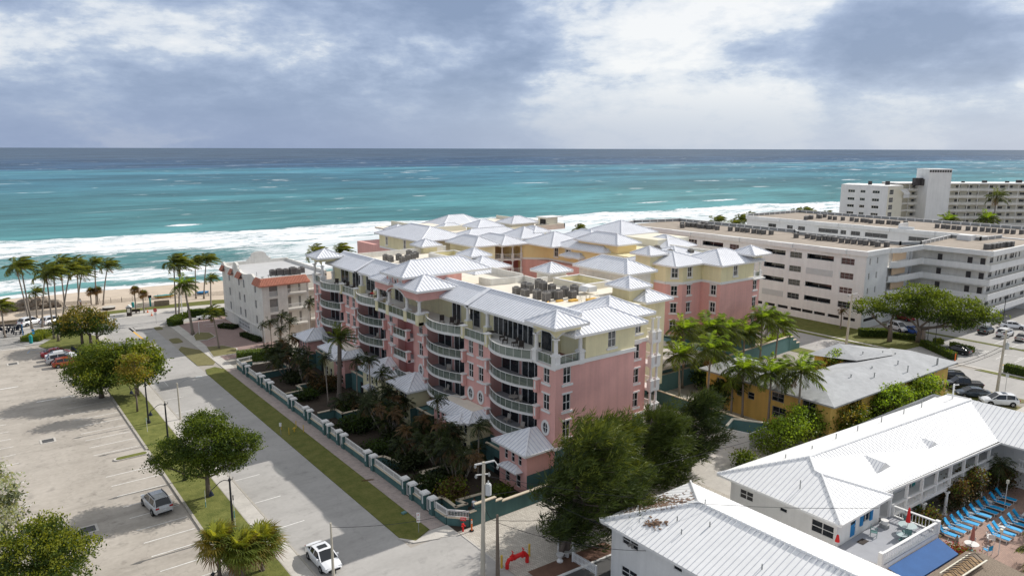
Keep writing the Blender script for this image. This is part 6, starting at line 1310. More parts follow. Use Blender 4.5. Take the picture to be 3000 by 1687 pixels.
# ------------------------------------------------------------------ large white apartment block on the right
T5 = thing('white_apartment_block','long white five-storey apartment block with brown gravel roofs and rows of rooftop units','building',(165,90,0)); wpart(T5,(165,90,0))
b = MB(); WX = 144.0; wd = []; lg = []
for k in range(4):
    y = 75.35 + 16.1*k*(.86 if k == 0 else .86)
for y0 in (75.3,): pass
ycols = [(75.3,2.8,'w'),(81.3,6.0,'l'),(86.9,2.8,'w'),(92.0,5.2,'l'),(102.7,2.6,'w'),(108.8,6.0,'l'),(114.9,2.8,'w'),(120.6,5.2,'l'),(126.4,2.2,'w')]
YN = 138.0
for r_, zt in enumerate((14.2,11.2,8.2,5.2)):
    for j, (yc, w_, k) in enumerate(ycols):
        if k == 'w': lg.append((YN-yc-w_/2,YN-yc+w_/2,zt-1.3,zt)); wd.append(('w',yc,w_,zt-1.3,1.3))
        elif (r_+j) % 4 != 2 or r_ == 0 and j < 4: lg.append((YN-yc-w_/2,YN-yc+w_/2,zt-1.05,zt)); wd.append(('l',yc,w_,zt-1.05,1.05))
        else: wd.append(('s',yc,w_,zt-1.3,1.3))
pk_ = [(YN-y-1.25,YN-y+1.25,1.45,2.1) for y in [74.0,77.4,80.5,83.3,86.0,89.2,92.4,95.6,98.8,102]]
holed(b,(WX,YN),(WX,71.5),0,15.5,lg+pk_,.22)
holed(b,(WX,71.5),(153,71.5),0,15.5,[(u,u+.55,z-1.35,z) for z in (14.5,11.5,8.5,5.5) for u in (1.3,4.3)]+[(1.0,7.0,1.4,2.1)],.22)
holed(b,(165,YN),(WX,YN),0,15.5); holed(b,(164,71.6),(164,YN),0,15.5)
b.box(WX+2.6,74,.1,163.6,137.6,15.2); b.box(WX+.3,72.9,2.5,WX+2.6,137.6,2.7); b.box(146,72,.1,163.6,73.9,15.2)
# floors inside the loggias
for z in (4.0,7.0,10.0,13.0): b.box(WX+.24,71.8,z-.3,WX+2.6,137.6,z)
# set-back galleries
holed(b,(153,72.4),(166,72.4),0,15.4,m=2); holed(b,(153,71.5),(153,72.4),0,15.5)
holed(b,(166,72.4),(166,57.9),0,15.4,m=2); holed(b,(166,57.9),(205,57.9),3,15.4,[(u,u+w_,z-1.1,z) for z in (14.3,11.3,8.3,5.3) for u,w_ in ((1.5,1.8),(5.2,.8),(6.9,.8),(9.2,1.2),(12,2.4),(15,.8),(17,.8),(21,2),(25,2))],.15,m=2)
b.box(166.4,58.3,3.1,204.6,72,15.2); b.box(166.4,60.5,.1,204.6,72,3.1)
b.box(164.6,56.6,0,168.2,58.4,3.0)
P(b,'wall',[M['white'],M['dark'],M['stain_white']])
for k, yc, w_, z, h in wd:
    if k == 'w': W(WX,yc,z,'-X',w_,h,trim=False,grid=(3,2),recess=.16,frame='grey_metal' if (yc*z) % 3 > 1 else 'white')
    elif k == 's': q = MB(); q.box(WX-.05,yc-w_/2,z,WX-.003,yc+w_/2,z+h); [q.box(WX-.08,yc-w_/2+i*w_/14,z,WX-.05,yc-w_/2+i*w_/14+.06,z+h) for i in range(14)]; P(q,'storm_shutter',[M['shutter_grey']])
    else:
        q = MB(); g = MB(); q.box(WX+.30,yc-w_/2,z,WX+.36,yc-w_/2+.06,z+h); q.box(WX+.3,yc-.03,z,WX+.36,yc+.03,z+h); q.box(WX+.3,yc-w_/2,z,WX+.36,yc+w_/2,z+.05); o = P(q,'loggia_opening',[M['grey_metal']])
        g.poly([(WX+1.6,yc-w_/2-.4,z-.5),(WX+1.6,yc+w_/2+.4,z-.5),(WX+1.6,yc+w_/2+.4,z+h+.4),(WX+1.6,yc-w_/2-.4,z+h+.4)]); g.build('glass',M['pane'],o)
for y in [74.0,77.4,80.5,83.3,86.0,89.2,92.4,95.6,98.8,102]: q = MB(); q.poly([(WX+.24,y-1.3,1.4),(WX+.24,y+1.3,1.4),(WX+.24,y+1.3,2.15),(WX+.24,y-1.3,2.15)]); P(q,'garage_vent',[M['dark']])
q = MB(); q.poly([(145.0,71.74,1.35),(151.1,71.74,1.35),(151.1,71.74,2.15),(145,71.74,2.15)]); P(q,'garage_vent',[M['dark']])
for z in (14.5,11.5,8.5,5.5):
    for u in (1.575,4.575): W(WX+u,71.5,z-1.35,'-Y',.55,1.35,grid=(1,1),recess=.16)
for z in (14.3,11.3,8.3,5.3):
    for u,w_ in ((1.5,1.8),(5.2,.8),(6.9,.8),(9.2,1.2),(12,2.4),(15,.8),(17,.8),(21,2),(25,2)): W(166+u+w_/2,57.9,z-1.1,'-Y',w_,1.1,grid=(2 if w_ > 1 else 1,1),recess=.1,frame='grey_metal')
# roof edges: thick fascia bands, gravel, glass-block style parapets
b = MB()
b.box(WX-.35,71.15,15.0,WX+.5,138.3,16.0); b.box(WX+.5,71.15,15.0,153.2,71.9,16.0)
for y in (78.5,90.5,104,118,131): b.box(WX-.75,y-2.9,15.02,WX-.35,y+2.9,15.98); b.box(WX-.12,y-3.4,14.25,WX-.004,y+3.4,15.0)
def gallery(pts, z0, z1, th=.22):
    for p, q in zip(pts, pts[1:]): b.bar((p[0],p[1],(z0+z1)/2),(q[0],q[1],(z0+z1)/2),th,z1-z0)
gp = [(153.1,71.2),(155,70.2),(164.4,69.8),(164.6,69.4),(164.6,56.6),(205,56.6)]
gallery(gp,15.0,16.0,.5)
for z in (12.0,9.0,6.0,3.0): gallery(gp,z,z+1.15); b.prism([(153.1,71.3),(155,70.3),(164.4,69.9),(164.7,69.4),(164.7,56.7),(205,56.7),(205,57.85),(165.95,57.85),(165.95,72.35),(153.1,72.35)],z-.25,z+.02)
P(b,'gallery',[M['white']])
b = MB()
for z in (12.05,9.05,6.05):
    b.box(154.2,71.0,z+1.2,159.8,71.2,z+2.9,0); b.cut()
    for x in (160.9,163.5): (b.box(x,72.3,z+.1,x+.8,72.38,z+2.2,1), b.cut())
    for y in (66.8,61.0,58.6): (b.box(165.9,y-.45,z+.1,165.98,y+.45,z+2.2,1), b.cut())
P(b,'gallery_door',[M['tan_panel'],M['ac_dark']])
b = MB(); b.box(WX+.5,71.9,15.5,164.6,138,15.8); b.box(164.6,57.3,15.5,193.4,72.2,15.8); b.box(193.9,57.3,15.5,219,133.6,15.8); P(b,'gravel_roof',[M['gravel']])
b = MB()
def lowpar(p, q, z=15.8, h=.75):
    p = Vector((p[0],p[1],0)); q = Vector((q[0],q[1],0)); L_ = (q-p).length; n_ = int(L_/2.4); 
    b.bar(p+Vector((0,0,z+h*.5)),q+Vector((0,0,z+h*.5)),.16,h*.86,1); b.bar(p+Vector((0,0,z+h)),q+Vector((0,0,z+h)),.26,.12,0)
    for i in range(n_+1): c_ = p.lerp(q,i/n_); b.box(c_.x-.16,c_.y-.16,z,c_.x+.16,c_.y+.16,z+h+.1,0)
for p, q in (((WX,138),(150,140)),((150,140),(164.5,136)),((164.5,136),(164.5,100)),((164.5,100),(161,97)),((161,97),(161,73)),((161,73),(165,70.6)),((165,70.6),(184,72.2)),((184,72.2),(184,66)),((184,66),(193,65)),((193,133.5),(219,132)),((219,132),(219,57.3))): lowpar(p,q)
P(b,'parapet',[M['white'],M['grey_metal']])
# far parallel wing
b = MB(); X2 = 193.5; hh = [(125.2,2.6),(119.4,1.9),(115.7,2.2),(107.6,5.8),(103.2,1.6),(99.8,2.6),(94.2,6.0),(83,5.8),(76,2.4),(70,5.6),(63,2.4)]
holed(b,(X2,134),(X2,57.5),0,15.4,[(134-y-w_/2,134-y+w_/2,13.1,14.25) for y,w_ in hh],.25)
b.box(X2-.35,57.2,15.0,X2+.5,134.2,16.0); b.box(X2+1.5,58,.1,218.6,133.6,15.3); holed(b,(219,134),(X2,134),0,15.4); b.box(X2+.5,133.6,15,219.2,134.2,16)
for y in (126,108,94,83,70): b.box(X2-.8,y-3.4,15.02,X2-.35,y+3.4,15.98)
P(b,'far_wing_wall',[M['white']])
for y, w_ in hh: W(X2,y,13.1,'-X',w_,1.15,grid=(3 if w_ > 3 else 2,1),recess=.18,frame='grey_metal')
b = MB(); b.box(194,88.5,15.8,198.5,88.9,17.2); b.box(194,85,15.8,194.3,88.5,16.6); b.cut(); b.box(181.5,67,15.8,184,70,17.0); P(b,'roof_wall',[M['white']])
GD = 'rooftop units on the white apartment block'
for k, (x, y) in enumerate([(154.9,93.8),(156.1,91.7),(155.5,89.9),(154.8,88.1),(155.7,87.2),(155.7,86.0),(155.7,84.8),(154.8,82.8),(154.9,81.4),(155.0,80.1),(155.3,78.8),(155.0,77.5),(155.9,76.4),(154.6,74.7),(155.8,73.4),(150.6,123.6),(154.6,125.2),(158.2,124.2),(154,119.6),(154.5,117.7),(154,115.2),(154.7,111.8),(155.4,110.2),(155.4,108.7),(155.3,107.2),(155,105.2),(155.1,103.8),(154.9,102.4),(155.9,101),(160,124.4),(156.4,123.0),(158.4,122)]+[(154.2+U(-.6,.8),126.5-1.15*i) for i in range(9)]): ac(x,y,15.8,'grey rooftop unit in the long row on the nearer gravel roof of the white block',GD,(.85,.85,.95),False)
for x, y in [(196.9,116.6),(204.6,116.7),(208.8,117.6),(204.1,113.3),(203.8,111.6),(204.2,109.4),(204.9,107.1),(203.2,104.8),(204.2,103.6),(203.8,102.2),(202.5,100.4),(203.6,99),(203.3,97.6),(204.4,96.4),(204.4,95.1),(204.2,93.8),(205.7,92.5),(204.8,84.0),(204.8,82.5),(204.5,81.2),(204.4,79.8),(204.2,78.5),(204.8,76.6),(205,75.1),(205.2,73.5),(205,72.1),(205,70.8),(204.9,69.4),(205.1,68),(205.2,66.7),(206.4,65.3),(199,117.5),(200.5,117),(202,118),(206,118)]: ac(x,y,15.8,'grey rooftop unit in the long row on the farther gravel roof of the white block',GD,(.85,.85,.95),False)
for x, y in [(169.0,59.2),(170.6,58.9),(172.2,58.8),(173.6,58.7),(175.4,58.8),(176.6,58.3),(178,58)]: ac(x,y,15.8,'grey rooftop unit in the short cluster on the projecting corner roof at right',GD,(1.1,1.1,1.0),False)
b = MB(); b.box(165.2,57.4,0,165.4,57.6,1.1); [b.box(158+i*.5,56.9,0,158.04+i*.5,56.94,1.1) for i in range(16)]; b.box(158,56.9,1.05,166,56.94,1.1); P(b,'yard_railing',[M['black_metal']])

# ------------------------------------------------------------------ far seafront hotel with tower
RT = Vector((math.cos(RAD(-37.5)), math.sin(RAD(-37.5)))); FW = Vector((math.sin(RAD(37.5)), math.cos(RAD(37.5))))
def LD(l, d_): v = RT*l + FW*d_; return (v.x, v.y)
e0 = LD(150,290); T6 = thing('seafront_hotel','far white and pale yellow hotel with open galleries and a tall blank stair tower','building',(e0[0],e0[1],0),RAD(-37.5))
# local axes: x to the right across the facade, y away
def E(mb, name, mats): return mb.build(name, mats, T6)
b = MB(); A = (-15.5,11.5); Bp = (-3.6,-3.0); Cp = (5.2,2.6)
hs = []
nz_ = [(z,) for z in (19.2,15.9,13.1,10.3,7.5,4.7)]
for z in (18.9,15.8,13.0,10.1,7.2): hs += [(u,u+w_,z,z+1.1) for u,w_ in ((3.0,2.8),(8.0,2.0),(12.8,2.8))]
holed(b,A,Bp,0,21.8,hs,.2); holed(b,Bp,Cp,0,21.8,[(1.2,4.0,z,z+1.9) for z in (18.6,15.5,12.7,9.8,7)],.2,m=1); holed(b,Cp,(5.2,16),0,21.8,m=1); holed(b,(5.2,16),A,0,21.8)
holed(b,(5.2,9.5),(66,9.5),0,22.6,m=1); holed(b,(66,9.5),(66,20),0,22.6,m=1)
holed(b,(66,20),(5.2,20),0,22.6)
b.prism([A,Bp,Cp,(5.2,16),(-8,22)],21.7,21.95); b.box(5.2,7.2,22.3,66.3,20,22.7)
P6 = E(b,'wall',[M['white'],M['cream']])
dA = (Vector(Bp)-Vector(A)).normalized(); an = math.atan2(dA.y,dA.x)
for z in (18.9,15.8,13.0,10.1,7.2):
    for u,w_ in ((3.0,2.8),(8.0,2.0),(12.8,2.8)): c_ = Vector(A)+dA*(u+w_/2); window(T6,c_.x,c_.y,z,an,w_,1.1,grid=(3,1),recess=.15,frame='cream')
dB = (Vector(Cp)-Vector(Bp)).normalized(); anb = math.atan2(dB.y,dB.x)
for z in (18.6,15.5,12.7,9.8,7): c_ = Vector(Bp)+dB*2.6; window(T6,c_.x,c_.y,z,anb,2.8,1.9,grid=(3,2),recess=.15,frame='white')
b = MB(); zs_ = [19.9,17.1,14.3,11.5,8.7,5.9,3.1]
for z in zs_:
    b.box(10,7.2,z-.3,66,9.48,z); b.box(10,7.2,z+.05,66,7.35,z+.62)
    b.bar((5.0,4.0,z+.3),(10,7.2,z+.3),.15,.7); b.bar((10,7.25,z+1.0),(66,7.25,z+1.0),.10,.09)
    for i in range(15): b.box(10+i*4,7.2,z+.6,10.25+i*4,7.45,z+2.6)
E(b,'gallery',[M['stain_white']])
for z in zs_:
    for i in range(12):
        x = 13+i*4.4
        if 15 < x < 24: continue
        window(T6,x+((i*7) % 3)*.4,9.5,z+.7,0,1.9 if i % 3 else 1.1,1.1,grid=(3,1),recess=-.06,frame='grey_metal')
b = MB(); b.box(13.6,.5,0,22.6,9.4,28.3); b.box(13.5,.4,28.3,22.7,9.5,28.5); b.cut(); b.box(66,2,0,80,12,29); b.box(65.9,1.9,29,80,12.1,29.4,1); E(b,'stair_tower',[M['white'],M['grey_metal']])
b = MB()
for i in range(9): b.box(13.8+i*.98,.38,27.2,14.5+i*.98,.42,28.0)
E(b,'tower_grille',[M['ac_dark']])
b = MB(); b.poly([(1.5,-2.0,20.6),(5.6,.6,20.6),(8.8,3.2,18.6),(5.2,.4,18.6)]); b.poly([(5.2,2.0,19),(9.4,5.4,19),(9.4,5.2,17),(5.2,1.8,17)]); E(b,'canopy',[M['white']])
b = MB()
for x, y, s in ((-6,8,.8),(0,6,.9),(10.4,4,2.2),(12.6,3,1.8),(24,11,1.2),(26,12,.8),(34,12,.7),(42,11,1.0),(52,12,.8),(56,11,1.2),(60,12,1.1)): b.box(x,y,21.9,x+s*1.6,y+s,21.9+s+.7); b.cut()
E(b,'roof_unit',[M['ac_dark']])

# ------------------------------------------------------------------ yellow house with grey shingle roofs
T7 = thing('yellow_house','long mustard yellow two-storey house with grey shingle hip roofs beyond the white motel','house',(95,50,0)); wpart(T7,(95,50,0))
b = MB(); ZE = 5.15
hw = [(63-61.2,63-60.0,3.0,4.3),(63-57.8,63-56.8,2.6,3.9),(63-56.0,63-55.0,2.6,3.6),(63-52.2,63-50.2,1.2,2.7),(63-52.4,63-50.6,3.4,4.6),(63-48.0,63-46.2,3.2,4.7)]
holed(b,(83.6,63),(83.6,44.2),0,ZE,hw,.12); hs2 = [(6,7.2,3.3,4.4),(13,14.2,3.3,4.4),(20,21.2,3.3,4.4),(25.5,26.9,3.3,4.5)]
holed(b,(83.6,44.2),(114.9,43.4),0,ZE,hs2,.12); holed(b,(114.9,43.4),(114.9,51.5),0,ZE); holed(b,(114.9,51.5),(92,52.5),0,ZE); holed(b,(92,52.5),(92,63),0,ZE); holed(b,(92,63),(83.6,63),0,ZE); b.box(102.5,51,0,111,57.5,ZE-.02); b.box(83.9,44.7,.1,91.6,62.6,5); b.box(91.6,44.7,.1,114.4,51,5)
P(b,'wall',[M['house_yellow']])
for u0,u1,z0,z1 in hw: W(83.6,63-(u0+u1)/2,z0,'-X',u1-u0,z1-z0,grid=(2 if u1-u0 > 1.3 else 1,2),frame='grey_metal')
for u0,u1,z0,z1 in hs2: W(83.6+(u0+u1)/2,44.2-(u0+u1)/2*.0256,z0,RAD(-1.46),u1-u0,z1-z0,grid=(2,2),frame='grey_metal')
r = MB()
def shp(*q): r.poly(q)
zr = 6.5; A_,B__,C_,D_ = (82.8,43.4,ZE),(115.7,42.5,ZE),(115.7,52.3,ZE),(82.8,53,ZE)
shp(A_,B__,(111.6,47.6,zr),(88,48.4,zr)); shp(B__,C_,(111.6,47.6,zr)); shp(C_,(93,53.1,ZE),(88,48.4,zr),(111.6,47.6,zr)); shp((82.8,63.8,ZE),A_,(88,48.4,zr),(88,60.4,zr)); shp((92.9,63.8,ZE),(82.8,63.8,ZE),(88,60.4,zr)); shp((93,53.1,ZE),(92.9,63.8,ZE),(88,60.4,zr),(88,48.4,zr))
r.cut(); shp((101.6,50.5,6.0),(101.6,58.4,ZE),(106.7,56,6.6),(106.7,47.8,6.6)); shp((111.8,58.4,ZE),(111.8,50.5,6.0),(106.7,47.8,6.6),(106.7,56,6.6)); shp((101.6,58.4,ZE),(111.8,58.4,ZE),(106.7,56,6.6)); r.cut()
r.box(82.8,43.4,ZE-.2,83.5,63.8,ZE-.02); r.bar((82.8,43.45,ZE-.1),(115.7,42.55,ZE-.1),.2,.2); r.box(115.2,42.6,ZE-.2,115.7,52.3,ZE-.02); r.box(82.8,43.5,ZE-.06,93,63.8,ZE-.01); r.box(92.8,43.2,ZE-.06,115.6,52.3,ZE-.01); P(r,'roof',[M['grey_shingle']])
b = MB()
for x, y, h in ((93,46.8,.45),(99,47.0,.4),(104.4,46.0,.5),(96.5,45.4,.35),(108.2,48.2,.5),(107.3,49.6,.6),(104.6,51.2,.6),(103.5,44.2,.35)): b.cyl(x,y,5.4,5.75+h+.35,.07,6); b.cyl(x,y,5.75+h+.3,5.75+h+.36,.14,6); b.cut()
P(b,'roof_vent',[M['grey_metal']])
b = MB(); b.box(83.2,50.5,1.2,83.6,51.1,1.65); b.cut(); b.box(83.15,47.3,2.2,83.6,47.9,2.6); P(b,'window_air_conditioner',[M['white']])
b = MB(); b.box(113.2,43.32,1.8,113.7,43.44,2.1); b.cut(); b.box(113.2,43.32,2.25,113.7,43.44,2.5); b.cut(); b.box(110.9,43.4,4.2,111.2,43.55,6.4); P(b,'meter_box',[M['grey_metal']])
# ------------------------------------------------------------------ white roofed motels
def motel_roof(r, f, ax=None): r.poly(f[0],0); ribs(r, f[0], .46, .05, .035, f[1])
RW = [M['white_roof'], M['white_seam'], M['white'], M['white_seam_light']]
T8 = thing('front_motel','nearest white motel with a white ribbed metal roof littered with brown pine needles','motel',(46,30,0)); wpart(T8,(46,30,0))
b = MB(); WX = 41.2
hw = [(1.2,3.0,3.9,4.75),(1.2,3.0,1.0,1.95),(6.6,7.5,4.2,4.7),(9.2,10.4,3.6,4.6),(13,15,3.7,4.7),(9,11,1.0,2.0)]
holed(b,(WX,39.8),(WX,4),0,5.3,hw,.10); holed(b,(51.4,4),(51.4,39.8),0,5.3); holed(b,(51.4,39.8),(WX,39.8),0,5.3); holed(b,(WX,4),(51.4,4),0,5.3); P(b,'wall',[M['white']])
for u0,u1,z0,z1 in hw: W(WX,39.8-(u0+u1)/2,z0,'-X',u1-u0,z1-z0,grid=(2,2) if u1-u0 > 1 else (1,1),recess=.08,trim=False,frame='white')
r = MB(); xa, xb, ya, yb, ze, zr, xm = 40.4,52.2,3,40.5,5.4,7.35,46.3
F1 = [(xa,yb,ze),(xa,ya,ze),(xm,ya,zr),(xm,35.0,zr)]; F2 = [(xb,ya,ze),(xb,yb,ze),(xm,35.0,zr),(xm,ya,zr)]; F3 = [(xb,yb,ze),(xa,yb,ze),(xm,35.0,zr)]
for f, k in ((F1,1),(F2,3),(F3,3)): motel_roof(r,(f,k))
for p, q in (((xa,yb,ze),(xm,35,zr)),((xb,yb,ze),(xm,35,zr)),((xm,35,zr),(xm,ya,zr))):
    n_ = int(math.dist(p,q)/.42)
    for i in range(n_): a = Vector(p).lerp(Vector(q),i/n_); c_ = Vector(p).lerp(Vector(q),(i+.86)/n_); r.tube([a+Vector((0,0,.05)),c_+Vector((0,0,.07))],.13,6,0)
r.box(xa,ya,ze-.22,xb,yb,ze-.02,2)
# hip at the near right: a dormer-like cross gable
P(r,'roof',RW)
b = MB(); rg = random.Random(5)
def onF3(x, y): return 5.4 + (40.5-y)/(40.5-35.0)*1.95
for _ in range(520):
    y = 40.4-rg.random()**1.1*4.2; cxm = 45.2+rg.gauss(0,1.3)
    x = max(xa+(40.5-y)*1.07+.1, min(xb-(40.5-y)*1.07-.1, cxm)); z = onF3(x,y)+.03; a = rg.uniform(0,3.14); l = rg.uniform(.12,.34); b.bar((x,y,z),(x+l*math.cos(a)*.5,y-l*math.sin(a),z+l*math.sin(a)*.35),.13,.03)
for _ in range(70): y = 36.4+rg.gauss(0,.42); x = 42.6+rg.gauss(0,.26)-(y-36.4)*.3; z = 5.4+(x-40.4)/5.9*1.95+.04; b.bar((x,y,z),(x+rg.uniform(-.2,.2),y+rg.uniform(-.3,.3),z+.02),.14,.03)
P(b,'pine_litter',[M['litter']])['kind'] = 'stuff'
b = MB()
for x, y in ((43.8,35.1),(44.7,32.6),(42.9,33.9),(43.4,27),(46.9,34.8),(43.0,38.6)): z = 5.4+(min(x,92.6-x)-40.4)/5.9*1.95; b.cyl(x,y,z-.1,z+.42,.05,6); b.cut()
P(b,'roof_vent',[M['grey_metal']])
b = MB(); b.bar((WX,37.3,4.5),(WX-.25,37.3,4.42),.06,.06); b.bar((WX-.2,37.2,4.45),(WX-.42,37.1,4.25),.16,.16); b.bar((WX-.2,37.4,4.45),(WX-.42,37.55,4.25),.16,.16); P(b,'flood_light',[M['ac_grey']])
b = MB(); b.box(WX-.06,36.2,1.2,WX-.004,37.0,1.7); P(b,'wall_sign',[M['red']])
# rear motel with the pool court
T9 = thing('courtyard_motel','white two-storey motel wrapping round the lounger court, with balustrades and small roof gables','motel',(75,30,0)); wpart(T9,(75,30,0))
b = MB(); ze = 5.5
hl_ = [(1.0,2.5,3.6,4.55),(5.2,6.0,3.95,4.4),(8.3,10.4,3.4,4.6)]
holed(b,(56.4,39),(56.4,28.4),0,5.4,hl_,.1); hf = [(2.3,3.25,2.9,4.75),(4.3,5.7,3.55,4.75)]
holed(b,(56.4,28.4),(63.9,28.4),0,5.4,hf,.1); holed(b,(63.9,28.4),(63.9,30.4),0,5.4); holed(b,(63.9,30.4),(88.6,29.2),0,5.4); holed(b,(88.6,29.2),(88.6,2),0,5.4); holed(b,(97,2),(97,38),0,5.4); holed(b,(97,38),(56.4,39),0,5.4)
b.box(56.8,31,.1,96.5,37.6,5.2); b.box(89.2,3,.1,96.5,31,5.2)
P(b,'wall',[M['white']])
for u0,u1,z0,z1 in hl_: W(56.4,39-(u0+u1)/2,z0,'-X',u1-u0,z1-z0,grid=(2,2) if u1-u0 > 1 else (1,1),recess=.08,frame='white')
W(61.4,28.4,3.55,'-Y',1.4,1.2,grid=(2,1),recess=.08,frame='white')
def door(p, x, y, z, face, w_, h, m='blue_paint'):
    d_ = MB(); d_.box(-w_/2,.03,0,w_/2,.09,h); d_.box(-w_/2-.08,-.03,0,-w_/2,.02,h+.08,1); d_.box(w_/2,-.03,0,w_/2+.08,.02,h+.08,1); d_.box(-w_/2-.08,-.03,h,w_/2+.08,.02,h+.08,1); d_.box(w_/2-.16,-.0,h*.46,w_/2-.08,.03,h*.5,1)
    for i in range(3): d_.box(-w_/2+.12+i*.24,.012,h*.62,-w_/2+.30+i*.24,.03,h*.88,2)
    return d_.build('door',[M[m],M['white'],M['pane']],T1i,loc=(x-OFF.x,y-OFF.y,z-OFF.z),rz=FACE[face])
door(T9,59.2,28.4,2.9,'-Y',.95,1.85)
for x in (60.55,62.25):
    q = MB(); q.box(x-.22,28.30,3.5,x+.22,28.39,4.8); [q.box(x-.18,28.28,3.56+i*.11,x+.18,28.30,3.63+i*.11) for i in range(11)]; P(q,'shutter',[M['blue_paint']])
for x in (68.5,73.5,78.5,83.5): door(T9,x,29.9-(x-68)*.04,2.9,'-Y',.9,1.85,'teal_paint'); door(T9,x+1.5,29.85-(x-68)*.04,.05,'-Y',.9,2.0,'teal_paint')
for y in (26.5,21): door(T9,88.6,y,2.9,'-X',.9,1.85,'blue_paint'); door(T9,88.6,y,.05,'-X',.9,2.0,'blue_paint')
for y in (24.2,22.6): W(88.6,y,.9,'-X',1.0,1.0,grid=(2,1),recess=.02,frame='blue_paint')
r = MB()
k_ = .37; zr_ = ze+5.9*k_
LF = [(55.5,40,ze),(55.5,27.6,ze),(59.9,32.0,ze+4.4*k_),(61.4,34.1,zr_)]
r.poly([(55.5,40,ze),(55.5,27.6,ze),(59.9,32.0,ze+4.4*k_),(59.9,32.6,ze+4.4*k_),(61.4,34.1,zr_)],0); ribs(r, LF, .46, .05, .035, 1)
motel_roof(r,([(55.5,27.6,ze),(64.3,27.6,ze),(59.9,32.0,ze+4.4*k_)],3))
r.poly([(64.3,27.6,ze),(64.3,28.35,ze),(60.1,32.7,ze+4.3*k_),(59.9,32.0,ze+4.4*k_)],0)
motel_roof(r,([(63.0,28.5,ze),(85.8,26.74,ze),(91.0,31.79,zr_),(61.4,34.1,zr_),(60.0,32.5,ze+4.3*k_)],3))
r.poly([(97.8,36.7,ze),(55.5,40,ze),(61.4,34.1,zr_),(91.0,31.79,zr_)],0)
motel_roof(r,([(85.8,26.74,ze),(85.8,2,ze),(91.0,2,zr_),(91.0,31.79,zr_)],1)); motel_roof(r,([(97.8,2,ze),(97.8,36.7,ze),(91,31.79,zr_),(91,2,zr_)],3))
for p, q in (((55.5,40,ze),(61.4,34.1,zr_)),((55.5,27.6,ze),(59.9,32.0,ze+4.4*k_)),((59.9,32.0,ze+4.4*k_),(60.0,32.7,ze+4.45*k_)),((60,32.7,ze+4.45*k_),(61.4,34.1,zr_)),((64.3,27.6,ze),(59.9,32.0,ze+4.4*k_)),((61.4,34.1,zr_),(91,31.6,zr_)),((91,31.6,zr_),(97.8,36.7,ze))):
    n_ = int(math.dist(p,q)/.42)
    for i in range(n_): a = Vector(p).lerp(Vector(q),i/n_); c_ = Vector(p).lerp(Vector(q),(i+.86)/n_); r.tube([a+Vector((0,0,.03)),c_+Vector((0,0,.05))],.11,6,0)
r.poly([(55.5,27.6,ze-.18),(64.3,27.6,ze-.18),(64.3,28.5,ze-.18),(85.8,26.5,ze-.18),(85.8,2,ze-.18),(97.8,2,ze-.18),(97.8,36.7,ze-.18),(55.5,40,ze-.18)],2)
for p, q in (((55.5,40),(55.5,27.6)),((55.5,27.6),(64.3,27.6)),((64.3,27.6),(64.3,28.3)),((64.3,28.3),(85.8,26.5)),((85.8,26.5),(85.8,2)),((97.8,36.7),(55.5,40))): r.bar((p[0],p[1],ze-.10),(q[0],q[1],ze-.10),.10,.2,2)
P(r,'roof',RW)
for x, y in ((67.4,31.6),(76.8,31.2)):
    g = MB(); z0 = ze+(y-28)/6.0*2.1; a = (x-1.4,y-1.6,z0-.55); c_ = (x+1.4,y-1.7,z0-.55); p_ = (x,y-1.7,z0+.18); q_ = (x,y+.9,z0+.30)
    roof_face(g,[a,p_,q_],.3,.05,.05,0,1); roof_face(g,[p_,c_,q_],.3,.05,.05,0,2); g.poly([a,c_,p_],2); P(g,'roof_gable',[M['white_roof'],M['white_seam'],M['white']])
b = MB()
for x, y in ((61.5,36.6),(65.5,36.2),(70.4,36.4),(74.4,36.2),(79.2,36.0),(84,35.8),(88,35.6),(57.5,32.6),(93.5,33.5),(94,27)): z = 5.9; b.cyl(x,y,z,z+1.15,.05,6); b.cut()
P(b,'roof_vent',[M['grey_metal']])
b = MB(); b.tube([(92.8,34.2,6.6),(92.8,34.2,8.4),(92.8,33.7,8.6)],.09,6); b.bar((92.6,34.2,8.3),(93.0,34.2,8.3),.06,.5); b.bar((92.8,34.2,6.9),(93.1,34.4,6.9),.05,.4); P(b,'service_mast',[M['white']])
# upper gallery along the court and its balustrade
b = MB(); b.prism([(64.5,28.3),(85.6,26.9),(88.5,26.7),(88.5,29.2),(64.5,30.3)],2.55,2.85); b.prism([(86.8,26.6),(88.5,26.6),(88.5,2),(86.8,2)],2.55,2.85); P(b,'gallery_floor',[M['white']])
def baluster_rail(pts, z, nm='balustrade', h=.95, step=.27, m='white'):
    b = MB()
    for p, q in zip(pts, pts[1:]):
        L_ = math.dist(p,q); b.bar((p[0],p[1],z+h),(q[0],q[1],z+h),.24,.10); b.bar((p[0],p[1],z+.07),(q[0],q[1],z+.07),.2,.10)
        for i in range(int(L_/step)+1):
            t = (i+.5)*step/L_
            if t > 1: break
            x, y = p[0]+(q[0]-p[0])*t, p[1]+(q[1]-p[1])*t; b.tube([(x,y,z+.1),(x,y,z+.30),(x,y,z+.55),(x,y,z+h-.05)],[.022,.05,.025,.035],5,cap=False)
    return P(b,nm,[M[m]])
gy = lambda x: 28.3-(x-64.5)*.066
baluster_rail([(66,gy(66)),(85.6,gy(85.6))],2.88); baluster_rail([(86.9,25),(86.9,4)],2.88)
for x in (65.4,68.2,70.9,73.6,76.3,79.0,81.7,84.4): q = MB(); q.box(x-.12,gy(x)-.12,2.85,x+.12,gy(x)+.12,5.3); P(q,'gallery_post',[M['white']])
for x in (68.2,71.4,75.8,79.5,83.2,86.6): q = MB(); column(q,x,gy(x)-.15 if x < 86 else 26.9,.03,2.55,.16); P(q,'court_column',[M['white']])
